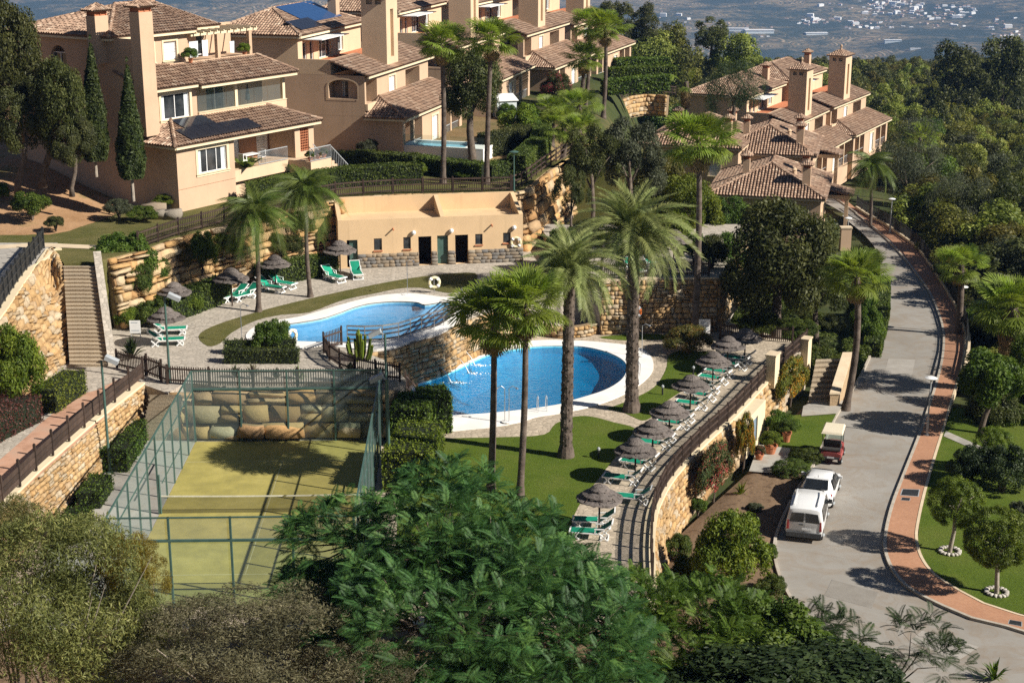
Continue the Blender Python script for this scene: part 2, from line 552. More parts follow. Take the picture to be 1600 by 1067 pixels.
# ================================================================ heights of the land
def zroad(x, y): return -2.3 - max(0.0, y - 92.0) * 0.043
def poly_sd(poly, X, Y):
    """signed distance to a closed polygon (positive inside), numpy"""
    P = np.array([(p[0], p[1]) for p in poly]); Q = np.roll(P, -1, axis=0)
    best = np.full(X.shape, 1e9); ins = np.zeros(X.shape, bool)
    for (ax, ay), (bx, by) in zip(P, Q):
        dx, dy = bx - ax, by - ay
        t = np.clip(((X - ax) * dx + (Y - ay) * dy) / max(dx * dx + dy * dy, 1e-9), 0, 1)
        best = np.minimum(best, np.hypot(X - ax - t * dx, Y - ay - t * dy))
        c = (ay > Y) != (by > Y)
        with np.errstate(divide='ignore', invalid='ignore'):
            ins ^= c & (X < ax + (Y - ay) * dx / (by - ay if by != ay else 1e-9))
    return np.where(ins, best, -best)

HILL_Z, UP_Z, WALL_Z = 7.0, 2.6, 3.65
HILL_EDGE = [(82, 391), (100, 412), (150, 410), (172, 402), (215, 392), (270, 372), (380, 343), (450, 325), (533, 309), (620, 304), (720, 302), (800, 300), (818, 295), (860, 262), (897, 238), (930, 212)]
hill_edge = GP(HILL_EDGE, HILL_Z)
hill_poly = hill_edge + [Vector((12, 150, 7)), Vector((14, 176, 7)), Vector((17, 215, 7)), Vector((-160, 215, 7)), Vector((-160, 96, 7)), Vector((-60, 94, 7))]

def noise2(X, Y, seed=0, octs=4, sc=1.0):
    rs = np.random.RandomState(seed); out = np.zeros_like(X); a = 1.0
    for o in range(octs):
        for _ in range(3):
            th = rs.uniform(0, 2 * PI); ph = rs.uniform(0, 2 * PI); k = sc * 2 ** o * rs.uniform(0.7, 1.4)
            out += a * np.sin((X * math.cos(th) + Y * math.sin(th)) * k + ph)
        a *= 0.5
    return out / 3.5

ROAD_L = [(1243, 945), (1222, 905), (1213, 868), (1217, 832), (1243, 775), (1272, 730), (1300, 668), (1312, 645), (1340, 600), (1360, 560), (1371, 525), (1374, 490), (1376, 455), (1378, 425), (1374, 400), (1362, 380), (1345, 362), (1328, 348), (1316, 337), (1306, 326)]
ROAD_R = [(1475, 948), (1425, 922), (1398, 893), (1386, 862), (1387, 832), (1397, 790), (1415, 742), (1440, 678), (1456, 630), (1468, 590), (1475, 556), (1476, 522), (1468, 490), (1452, 455), (1430, 424), (1407, 396), (1384, 372), (1358, 350), (1340, 336), (1327, 325)]
PAVE_R = [(1500, 925), (1462, 900), (1442, 874), (1434, 845), (1437, 815), (1447, 770), (1461, 720), (1477, 668), (1488, 630), (1500, 590), (1508, 550), (1507, 521), (1497, 492), (1481, 462), (1460, 428), (1433, 391), (1408, 372), (1380, 352), (1356, 340), (1337, 327)]
road_l = [G(x, y, zroad) for x, y in ROAD_L]
road_r = [G(x, y, zroad) for x, y in ROAD_R]
pave_r = [G(x, y, zroad) for x, y in PAVE_R]
road_tail = Vector((pave_r[-1].x - 1.0, pave_r[-1].y + 40, zroad(0, pave_r[-1].y + 40)))

BASE_Y = [-60, 20, 30, 40, 50, 56, 92, 120, 160, 250, 400, 600, 1000, 1600, 2600, 4200, 5400, 7000, 9000, 14000]
BASE_Z = [30, 16, 10, 5, -1.5, -2.75, -2.75, -3.8, -5.6, -13, -20, -40, -130, -280, -385, -405, -330, -205, -90, -40]
pave_line = [Vector(p) for p in pave_r] + [Vector((pave_r[-1].x + 2, pave_r[-1].y + 60, 0))]
def ground_h(X, Y):
    X = np.asarray(X, float); Y = np.asarray(Y, float)
    h = np.interp(Y, BASE_Y, BASE_Z)
    far = np.clip((Y - 700) / 2500, 0, 1)
    h = h + far * (noise2(X, Y, 5, 4, 0.0019) * 62 + noise2(X, Y, 9, 3, 0.008) * 8) * np.clip((9000 - Y) / 5000, 0.25, 1)
    mid = np.clip((Y - 130) / 120, 0, 1) * (1 - far)
    h = h + mid * noise2(X, Y, 3, 3, 0.03) * 2.0
    # the land drops away right of the pavement
    ys = np.array([p.y for p in pave_line]); xs = np.array([p.x for p in pave_line])
    o = np.argsort(ys); px = np.interp(Y, ys[o], xs[o])
    drop = np.clip(X - px - 0.8, 0, 40)
    gate = np.clip((Y - 86) / 12, 0, 1) * np.clip((420 - Y) / 200, 0, 1)
    h = h - gate * 0.11 * drop
    # the hill with the houses
    sd = poly_sd(hill_poly, X, Y)
    k = np.clip((sd + 0.3) / 3.0, 0, 1); k = np.where(Y > 135, np.clip((sd + 5) / 9, 0, 1), k); k = k * k * (3 - 2 * k)
    hill = 6.8 + np.clip((X + 26) / -10, 0, 1) * np.clip((Y - 97) / 18, 0, 1) * 2.6 + np.clip((Y - 118) / 70, 0, 1) * 2.0 * np.clip((20 - X) / 30, 0, 1)
    return h * (1 - k) + hill * k
def gh(x, y): return float(ground_h(np.array([x]), np.array([y]))[0])

def make_ground():
    ys = np.concatenate([np.arange(-20, 60, 4), np.arange(60, 200, 1.6), np.geomspace(200, 13500, 130)])
    xs1 = np.arange(0, 70, 1.6); xs2 = np.geomspace(70, 7500, 62)
    xs = np.concatenate([-xs2[::-1], -xs1[:0:-1], xs1, xs2])
    X, Y = np.meshgrid(xs, ys)
    Z = ground_h(X, Y) + noise2(X, Y, 21, 3, 0.5) * 0.10
    ny, nx = X.shape
    V = np.stack([X, Y, Z], -1).reshape(-1, 3)
    i = np.arange(ny - 1)[:, None] * nx + np.arange(nx - 1)[None, :]
    F = np.stack([i, i + 1, i + nx + 1, i + nx], -1).reshape(-1, 4)
    g = NG('ground')
    geo = g.n('ShaderNodeTexCoord').outputs['Object']
    sep = g.n('ShaderNodeSeparateXYZ'); g.l(geo, sep.inputs[0])
    near = g.ramp(g.noise(0.22, 8, 0.7), [(0.33, (0.30, 0.17, 0.085)), (0.52, (0.40, 0.245, 0.135)), (0.62, (0.24, 0.18, 0.08)), (0.72, (0.11, 0.115, 0.035))])
    scrub = g.ramp(g.noise(0.12, 8, 0.7), [(0.35, (0.035, 0.05, 0.018)), (0.55, (0.06, 0.07, 0.025)), (0.7, (0.16, 0.12, 0.06))])
    v = g.n('ShaderNodeTexVoronoi', feature='F1'); v.inputs['Scale'].default_value = 0.006
    g.l(g.mix(120, g.co(), g.n('ShaderNodeTexNoise').outputs['Color'], 'ADD'), v.inputs['Vector'])
    field = g.ramp(g.math('FRACT', g.math('MULTIPLY', v.outputs['Distance'], 7.3)), [(0.0, (0.10, 0.10, 0.04)), (0.35, (0.29, 0.20, 0.10)), (0.6, (0.045, 0.055, 0.022)), (0.8, (0.46, 0.33, 0.19)), (1.0, (0.08, 0.09, 0.035))])
    wood = g.ramp(g.noise(0.004, 10, 0.72), [(0.44, (0, 0, 0)), (0.56, (1, 1, 1))])
    field = g.mix(wood, field, (0.035, 0.045, 0.018))
    wood2 = g.ramp(g.noise(0.03, 6, 0.7), [(0.5, (0, 0, 0)), (0.6, (1, 1, 1))])
    field = g.mix(g.math('MULTIPLY', wood2, 0.8), field, (0.03, 0.04, 0.017))
    k1 = g.n('ShaderNodeMapRange'); k1.inputs[1].default_value = 120; k1.inputs[2].default_value = 160; g.l(sep.outputs['Y'], k1.inputs[0])
    k2 = g.n('ShaderNodeMapRange'); k2.inputs[1].default_value = 550; k2.inputs[2].default_value = 1100; g.l(sep.outputs['Y'], k2.inputs[0])
    k0 = g.n('ShaderNodeMapRange'); k0.inputs[1].default_value = 4; k0.inputs[2].default_value = 9; g.l(sep.outputs['X'], k0.inputs[0])
    near = g.mix(k0.outputs[0], near, scrub)
    col = g.mix(k1.outputs[0], near, scrub); col = g.mix(k2.outputs[0], col, field)
    g.color(col); g.p.inputs['Roughness'].default_value = 0.95; g.p.inputs['Specular IOR Level'].default_value = 0.1
    g.bump(g.noise(2.5, 8, 0.75), 0.6, 0.12)
    M['ground'] = g.m
    struct(link(bpy.data.objects.new('ground', mesh_np('ground', V, F, g.m, smooth=True))))
make_ground()

# ================================================================ terraces (real slabs)
FENCE_R = [(1021, 990), (1022, 905), (1020, 860), (1023, 815), (1031, 787), (1053, 748), (1100, 696), (1148, 653), (1195, 602), (1216, 581), (1262, 541)]
fence_r = GP(FENCE_R, 0.0)
low_poly = GP([(-150, 990), (100, 806), (262, 642), (255, 520)], 0) + [Vector((-24, 104, 0)), Vector((10, 104, 0)), G(1130, 500, 0)] + list(reversed(fence_r)) + [Vector((7.0, 46, 0)), Vector((-35, 46, 0))]
POOL = [(640, 640), (646, 606), (690, 588), (720, 574), (767, 553), (831, 542), (892, 541), (927, 545), (957, 554), (976, 566), (979, 579), (970, 595), (943, 611), (895, 626), (876, 632), (831, 639), (767, 646), (708, 650), (660, 656)]
pool = smooth_closed(GP(POOL, 0.0), 4)
COPE = [(628, 645), (640, 600), (690, 578), (720, 566), (767, 545), (831, 533), (900, 533), (945, 536), (985, 541), (1010, 550), (1021, 569), (1013, 590), (978, 615), (930, 634), (876, 646), (838, 652), (812, 660), (767, 668), (708, 674), (655, 682)]
cope = smooth_closed(GP(COPE, 0.0), 4)
def zset(pts, z): return [Vector((p.x, p.y, z)) for p in pts]

mb = MB(); mb.prism(low_poly, -3.4, 0.0, [pool]); struct(mb.build('pool_terrace', M['flagstone']))
mb = MB()
mb.sheet(zset(cope, 0.05), [zset(pool, 0.05)])
for ring in (cope, pool):
    n = len(ring)
    mb.add(zset(ring, 0.05) + zset(ring, -0.25), [(i, (i + 1) % n, n + (i + 1) % n, n + i) for i in range(n)])
struct(mb.build('pool_coping', M['coping_white']))

def pool_floor_mat(name, c1, c2, tile=3.3):
    g = NG(name)
    v = g.n('ShaderNodeTexVoronoi', distance='CHEBYCHEV'); v.inputs['Scale'].default_value = tile; v.inputs['Randomness'].default_value = 0.0
    g.l(g.co(), v.inputs['Vector'])
    sep = g.n('ShaderNodeSeparateColor'); g.l(v.outputs['Color'], sep.inputs[0])
    f = g.ramp(g.noise(2.2, 4, 0.6, dist=2.2), [(0.40, (0, 0, 0)), (0.62, (1, 1, 1))])  # warped mottle in the tile colour imitates rippling light
    g.color(g.mix(0.35, g.mix(f, c1, c2), g.mix(sep.outputs[0], c1, c2)))
    g.p.inputs['Roughness'].default_value = 0.6
    M[name] = g.m
pool_floor_mat('pool_tiles', (0.16, 0.62, 0.82), (0.30, 0.80, 0.92))
pool_floor_mat('pool_tiles_pale', (0.22, 0.48, 0.62), (0.32, 0.57, 0.68))
def water_mat(name, tint, bscale, bstr):
    g = NG(name)
    t = g.n('ShaderNodeBsdfTransparent'); t.inputs[0].default_value = (*tint, 1)
    gl = g.n('ShaderNodeBsdfGlossy'); gl.inputs['Roughness'].default_value = 0.05
    b = g.n('ShaderNodeBump'); b.inputs['Strength'].default_value = bstr; b.inputs['Distance'].default_value = 0.06
    mp = g.n('ShaderNodeMapping'); mp.inputs['Scale'].default_value = (1.0, 1.7, 1); g.l(g.co(), mp.inputs['Vector'])
    g.l(g.noise(bscale, 3, 0.55, mp.outputs[0], 0.8), b.inputs['Height']); g.l(b.outputs[0], gl.inputs['Normal'])
    fr = g.n('ShaderNodeFresnel'); g.l(b.outputs[0], fr.inputs['Normal'])
    ior = g.n('ShaderNodeMapRange'); g.l(g.n('ShaderNodeNewGeometry').outputs['Backfacing'], ior.inputs[0])
    ior.inputs[3].default_value = 1.33; ior.inputs[4].default_value = 1 / 1.33; g.l(ior.outputs[0], fr.inputs['IOR'])
    mx = g.n('ShaderNodeMixShader'); g.l(fr.outputs[0], mx.inputs[0]); g.l(t.outputs[0], mx.inputs[1]); g.l(gl.outputs[0], mx.inputs[2])
    g.l(mx.outputs[0], g.out.inputs['Surface'])
    M[name] = g.m
water_mat('water', (0.035, 0.48, 0.66), 3.4, 1.0)
water_mat('water_calm', (0.55, 0.74, 0.90), 1.2, 0.25)

def basin(ring, z, depth, wlevel, name_w, fm, wm, rim=0.0):
    mb = MB(); n = len(ring)
    c = sum(ring, Vector()) / n
    def inner(k, dz): return [Vector((c.x + (p.x - c.x) * k, c.y + (p.y - c.y) * k, z - dz)) for p in ring]
    R_ = [inner(1, .02), inner(.995, depth * .3), inner(.90, depth * .55), inner(.70, depth * .85), inner(.4, depth)]
    mb.add([p for r_ in R_ for p in r_], [(k * n + i, (k + 1) * n + i, (k + 1) * n + (i + 1) % n, k * n + (i + 1) % n) for k in range(4) for i in range(n)] + [tuple(range(4 * n, 5 * n))])
    struct(mb.build('pool_basin', fm))
    c = sum(ring, Vector()) / n
    mb = MB(); mb.sheet(zset([p + (c - p).normalized() * 0.01 for p in ring], z - wlevel)); struct(mb.build(name_w, wm))
basin(pool, 0.0, 1.7, 0.10, 'water', M['pool_tiles'], M['water'])

# flagstone skirt, lawns of the lower terrace
SKIRT = [(1043, 571), (1044, 556), (1030, 543), (1010, 534), (940, 530), (850, 526), (760, 545), (640, 600), (620, 700), (708, 684), (785, 681), (850, 678), (868, 660), (900, 650), (925, 648), (965, 634), (1003, 617), (1024, 604), (1036, 590)]
LAWN_A = [(1082, 549), (1113, 552), (1098, 575), (1086, 594), (1070, 608), (1052, 620), (1038, 630), (1020, 650), (1003, 657), (975, 645), (948, 638), (962, 634), (1000, 618), (1022, 605), (1034, 590), (1042, 572), (1044, 556), (1062, 548)]
LAWN_B = [(700, 685), (785, 683), (850, 679), (868, 662), (898, 651), (925, 651), (960, 660), (992, 669), (982, 685), (968, 706), (935, 748), (904, 791), (890, 830), (880, 880), (640, 900), (628, 760), (640, 690)]
LAWN_C = [(935, 527), (990, 522), (1040, 523), (1046, 530), (1010, 531), (975, 532)]
for nm, pts, m, dz in (('lawn', LAWN_A, 'lawn', 0.012), ('lawn', LAWN_B, 'lawn', 0.012), ('lawn', LAWN_C, 'lawn', 0.012)):
    mb = MB(); mb.sheet(zset(smooth_closed(GP(pts, 0), 3), dz)); struct(mb.build(nm, M[m]))

# upper terrace
LEDGE = [(538, 543), (580, 547), (615, 543), (650, 531), (685, 522), (711, 506), (740, 494), (765, 487), (800, 476), (860, 462), (940, 452)]
ledge = GP(LEDGE, UP_Z)
up_front = GP([(-120, 905), (0, 797), (60, 737), (140, 666), (222, 600), (262, 614), (288, 599), (450, 598), (604, 598), (634, 592), (600, 562), (565, 549)], UP_Z)
UPOOL = [(430, 520), (440, 509), (466, 505), (501, 499), (527, 491), (554, 481), (580, 475), (615, 472), (650, 473), (664, 477), (694, 473), (716, 476), (712, 488), (699, 499), (672, 511), (646, 521), (615, 529), (580, 533), (527, 535), (466, 534), (440, 530)]
upool = smooth_closed(GP(UPOOL, UP_Z), 4)
UCOPE = [(384, 527), (394, 514), (420, 504), (466, 496), (492, 489), (536, 476), (580, 465), (615, 460), (641, 459), (670, 462), (694, 465), (722, 466), (728, 480), (711, 506), (685, 522), (650, 531), (615, 543), (580, 547), (538, 544), (506, 541), (473, 545), (440, 543), (400, 538)]
ucope = smooth_closed(GP(UCOPE, UP_Z), 4)
up_poly = up_front + ledge + [Vector((6, 104, UP_Z)), Vector((6, 116, UP_Z)), Vector((-60, 116, UP_Z)), Vector((-60, 60, UP_Z))]
mb = MB(); mb.prism(up_poly, -1.0, UP_Z, [upool]); struct(mb.build('upper_terrace', M['flagstone_grey']))
mb = MB(); mb.sheet(zset(ucope, UP_Z + 0.05), [zset(upool, UP_Z + 0.05)])
n_ = len(ucope); mb.add(zset(ucope, UP_Z + 0.05) + zset(ucope, UP_Z - 0.22), [(i, (i + 1) % n_, n_ + (i + 1) % n_, n_ + i) for i in range(n_)])
struct(mb.build('pool_coping', M['coping_white']))
basin(upool, UP_Z, 1.0, 0.10, 'water', M['pool_tiles_pale'], M['water_calm'])
UP_LAWN = [(310, 526), (332, 510), (400, 488), (470, 470), (560, 450), (640, 435), (700, 428), (742, 427), (744, 440), (735, 452), (700, 458), (660, 450), (624, 451), (589, 458), (536, 469), (484, 488), (440, 492), (400, 501), (362, 520), (345, 536), (325, 541)]
mb = MB(); mb.sheet(zset(smooth_closed(GP(UP_LAWN, UP_Z), 3), UP_Z + 0.012)); struct(mb.build('lawn', M['lawn_dry']))
mb = MB(); mb.sheet(zset(GP([(0, 797), (222, 601), (205, 583), (150, 610), (119, 617), (64, 661), (44, 680), (0, 718), (-120, 830), (-120, 905)], UP_Z), UP_Z + 0.008)); struct(mb.build('walkway', M['walkway_red']))

# terrace behind the tall wall, hill, plaza on the left
t2 = GP([(938, 440), (1010, 437), (1122, 436)], WALL_Z) + [Vector((19, 118, WALL_Z)), Vector((2, 118, WALL_Z)), Vector((4, 104, WALL_Z))]
mb = MB(); mb.prism(t2, -1.0, WALL_Z); struct(mb.build('back_terrace', M['flagstone_grey']))
hill_front = hill_edge + [Vector((9.5, 128, 7)), Vector((-62, 128, 7)), Vector((-62, 96, 7))]
mb = MB(); mb.prism(hill_front, -1.0, 7.0); struct(mb.build('hill_terrace', M['lawn_dry']))
PLAZA = [(-150, 620), (-60, 545), (0, 498), (38, 440), (66, 402), (76, 389), (82, 386), (90, 380), (-150, 380)]
plaza = GP(PLAZA, 7.0)
mb = MB(); mb.prism(plaza, 1.0, 7.02); struct(mb.build('plaza', M['plaza_paving']))
mb = MB(); mb.sheet(zset(GP([(-40, 386), (60, 380), (150, 384), (150, 390), (60, 386), (-40, 392)], 7), 7.03)); struct(mb.build('path', M['coping']))

# road, kerbs, pavement
def ribbon(name, A, B, mat, dz=0.0):
    mb = MB(); n = len(A)
    lift = Vector((0, 0, dz))
    V = []
    for a, b in zip(A, B):
        V += [a + lift, b + lift]
    mb.add(V, [(2 * i, 2 * i + 1, 2 * i + 3, 2 * i + 2) for i in range(n - 1)], 0.5)
    o = struct(mb.build(name, mat))
    for p in o.data.polygons: pass
    return o
rl = smooth_open(road_l + [road_tail + Vector((-5, 0, 0))], 4); rr = smooth_open(road_r + [road_tail], 4); pr = smooth_open(pave_r + [road_tail + Vector((2.2, 0, 0))], 4)
near_l = [Vector((6.0, 44, -2.3)), Vector((8.5, 52, -2.3)), G(1150, 1030, -2.3)]
low_r = [Vector((26, 44, -2.3)), Vector((26, 52, -2.3)), G(1640, 1000, -2.3), G(1575, 980, -2.3), G(1520, 967, -2.3)]
low_p = [G(1700, 985, -2.3), G(1690, 982, -2.3), G(1650, 978, -2.3), G(1590, 962, -2.3), G(1538, 945, -2.3)]
roadL = near_l + [G(1205, 1000, -2.3), G(1236, 960, -2.3)] + rl
roadR = low_r + rr
ribbon('road', roadL, roadR, M['road'])
mottled('road_patch', (0.215, 0.195, 0.17), (0.27, 0.25, 0.22), 1.2)
mottled('road_patch_pale', (0.30, 0.275, 0.24), (0.37, 0.345, 0.31), 1.0)
for pts, m in (([(1300, 905), (1372, 925), (1362, 950), (1288, 930)], 'road_patch'), ([(1388, 560), (1430, 562), (1424, 592), (1380, 590)], 'road_patch_pale'), ([(1440, 985), (1530, 1010), (1500, 1030), (1420, 1002)], 'road_patch_pale')):
    mb = MB(); mb.sheet([q + Vector((0, 0, .006)) for q in GP(pts, zroad)]); struct(mb.build('road_patch', M[m]))
kr = low_r[2:] + rr; pv = low_p[2:] + pr
ribbon('pavement', [p + Vector((0, 0, 0.12)) for p in kr], [p + Vector((0, 0, 0.12)) for p in pv], M['brick_paving'])
def kerb(name, line, w, h, side, mat):
    ins = offset_line(line, side * w)
    mb = MB(); n = len(line)
    V = []
    for a, b in zip(line, ins):
        V += [a + Vector((0, 0, -0.3)), a + Vector((0, 0, h)), b + Vector((0, 0, h)), b + Vector((0, 0, -0.3))]
    F = []
    for i in range(n - 1):
        for k in range(3): F.append((4 * i + k, 4 * i + 4 + k, 4 * i + 5 + k, 4 * i + k + 1))
    mb.add(V, F, 0.5)
    return struct(mb.build(name, mat))
kerb('kerb', kr, 0.16, 0.13, 1, M['kerb'])
kerb('kerb', roadL[3:16 * 4], 0.15, 0.13, 1, M['kerb'])
kerb('kerb', pv[:4] + pr[:44], 0.14, 0.14, 1, M['coping'])
# garden strip between wall and road, verge lawn on the right
GZ = -2.3
mb = MB(); mb.sheet(zset(GP([(1222, 655), (1308, 648), (1296, 672), (1270, 728), (1262, 742), (1238, 742), (1215, 720)], GZ), GZ + 0.21)); struct(mb.build('lawn', M['lawn']))
def garden_bed():
    A = smooth_open(GP([(1010, 1040), (1025, 960), (1040, 905), (1050, 850), (1110, 790), (1170, 735), (1205, 690), (1240, 650), (1290, 600)], GZ), 8)
    B = smooth_open(GP([(1150, 1040), (1205, 1000), (1236, 955), (1211, 868), (1216, 828), (1240, 776), (1268, 730), (1310, 645), (1338, 600)], GZ), 8)
    rows = 14; rs = np.random.RandomState(4); V = []; n = len(A)
    for a, b in zip(A, B):
        for k in range(rows + 1):
            p = a.lerp(b, k / rows)
            e = min(k, rows - k) / rows
            V.append((p.x, p.y, GZ - 0.06 + min(e * 6, 1) * (0.14 + 0.10 * rs.rand())))
    i = np.arange(n - 1)[:, None] * (rows + 1) + np.arange(rows)[None, :]
    F = np.stack([i, i + 1, i + rows + 2, i + rows + 1], -1).reshape(-1, 4)
    struct(link(bpy.data.objects.new('soil_bed', mesh_np('soil_bed', V, F, M['soil'], smooth=False))))
garden_bed()
RV = [(1440, 874), (1434, 845), (1437, 815), (1447, 770), (1461, 722), (1475, 672), (1488, 640), (1560, 640), (1680, 700), (1700, 985), (1590, 960), (1538, 944), (1500, 924), (1462, 898)]
mb = MB(); mb.sheet([Vector((-36, 45.5, .006)), Vector((7.5, 45.5, .006)), Vector((7.2, 56.4, .006)), Vector((-36, 56.4, .006))]); struct(mb.build('soil', M['soil']))  # dark sheet added under the front trees in place of their shade
mb = MB(); mb.sheet(zset(GP(RV, GZ), GZ + 0.10)); struct(mb.build('lawn', M['lawn']))
mb = MB(); mb.sheet(zset(GP([(1474, 684), (1478, 676), (1560, 712), (1640, 740), (1640, 752), (1545, 715)], GZ), GZ + 0.12)); struct(mb.build('path', M['concrete']))
mb = MB(); mb.sheet(zset(GP([(1170, 742), (1185, 700), (1235, 706), (1228, 735), (1205, 745)], GZ), GZ + 0.23)); struct(mb.build('path', M['concrete']))
mb = MB(); mb.sheet(zset(GP([(1255, 640), (1285, 628), (1322, 632), (1306, 652), (1252, 656)], GZ), GZ + 0.25)); struct(mb.build('path', M['concrete']))
# ================================================================ stones
def rock_mesh(seed, rough=0.17, chamfer=0.10):
    rs = np.random.RandomState(seed)
    g = np.linspace(-1, 1, 3)
    vid, V, F = {}, [], []
    def vert(p):
        k = tuple(np.round(p, 4))
        if k not in vid:
            vid[k] = len(V)
            q = np.array(p, float)
            on = int((np.abs(q) > 0.99).sum())
            q = q * (1 - chamfer * (0, 0, 0.55, 1.0)[on])
            q = q + rs.uniform(-rough, rough, 3) * (0.5 if on == 1 else 1)
            V.append(q * 0.5)
        return vid[k]
    for ax in range(3):
        for sgn in (-1, 1):
            o1, o2 = (ax + 1) % 3, (ax + 2) % 3
            for i in range(2):
                for j in range(2):
                    q = []
                    for di, dj in ((0, 0), (1, 0), (1, 1), (0, 1)):
                        p = [0, 0, 0]; p[ax] = sgn; p[o1] = g[i + di]; p[o2] = g[j + dj]; q.append(vert(p))
                    F.append(q if sgn > 0 else q[::-1])
    return np.array(V, np.float32), np.array(F, np.int32)
ROCKS = [rock_mesh(i) for i in range(8)]
ROCKMESH = {}
def rock_data(i, mat):
    k = (i, mat)
    if k not in ROCKMESH:
        ROCKMESH[k] = mesh_np('stone', ROCKS[i][0], ROCKS[i][1], M[mat])
    return ROCKMESH[k]

def join_instances(name, templates, items, mat, parent=None, origin=(0, 0, 0), kind='stuff', smooth=False):
    """templates: list of (V, F, tint or None); items: list of (template index, 4x4 numpy matrix, tint) -> ONE mesh"""
    Vs, Fs, Ts, b = [], [], [], 0
    by = {}
    for it in items: by.setdefault(it[0], []).append(it)
    for ti, its in by.items():
        V, F = templates[ti][0], templates[ti][1]
        tt = templates[ti][2] if len(templates[ti]) > 2 else None
        Mx = np.array([i[1] for i in its], np.float32)
        T = np.array([i[2] for i in its], np.float32)
        W = np.einsum('nij,vj->nvi', Mx[:, :3, :3], V) + Mx[:, None, :3, 3]
        n = len(its)
        Vs.append(W.reshape(-1, 3))
        Fs.append((F[None] + (np.arange(n) * len(V))[:, None, None] + b).reshape(-1, F.shape[1]))
        Ts.append((np.repeat(T, len(F)).reshape(n, -1) + (0 if tt is None else np.asarray(tt)[None])).ravel() if tt is not None else np.repeat(T, len(F)))
        b += n * len(V)
    V = np.concatenate(Vs) - np.array(origin, np.float32)
    me = mesh_np(name, V, np.concatenate(Fs), mat, attr=np.concatenate(Ts), smooth=smooth)
    o = link(bpy.data.objects.new(name, me), parent)
    if kind: o['kind'] = kind
    return o

def np_mat(loc, x, y, z):
    m = np.eye(4, dtype=np.float32)
    m[:3, 0], m[:3, 1], m[:3, 2], m[:3, 3] = x, y, z, loc
    return m

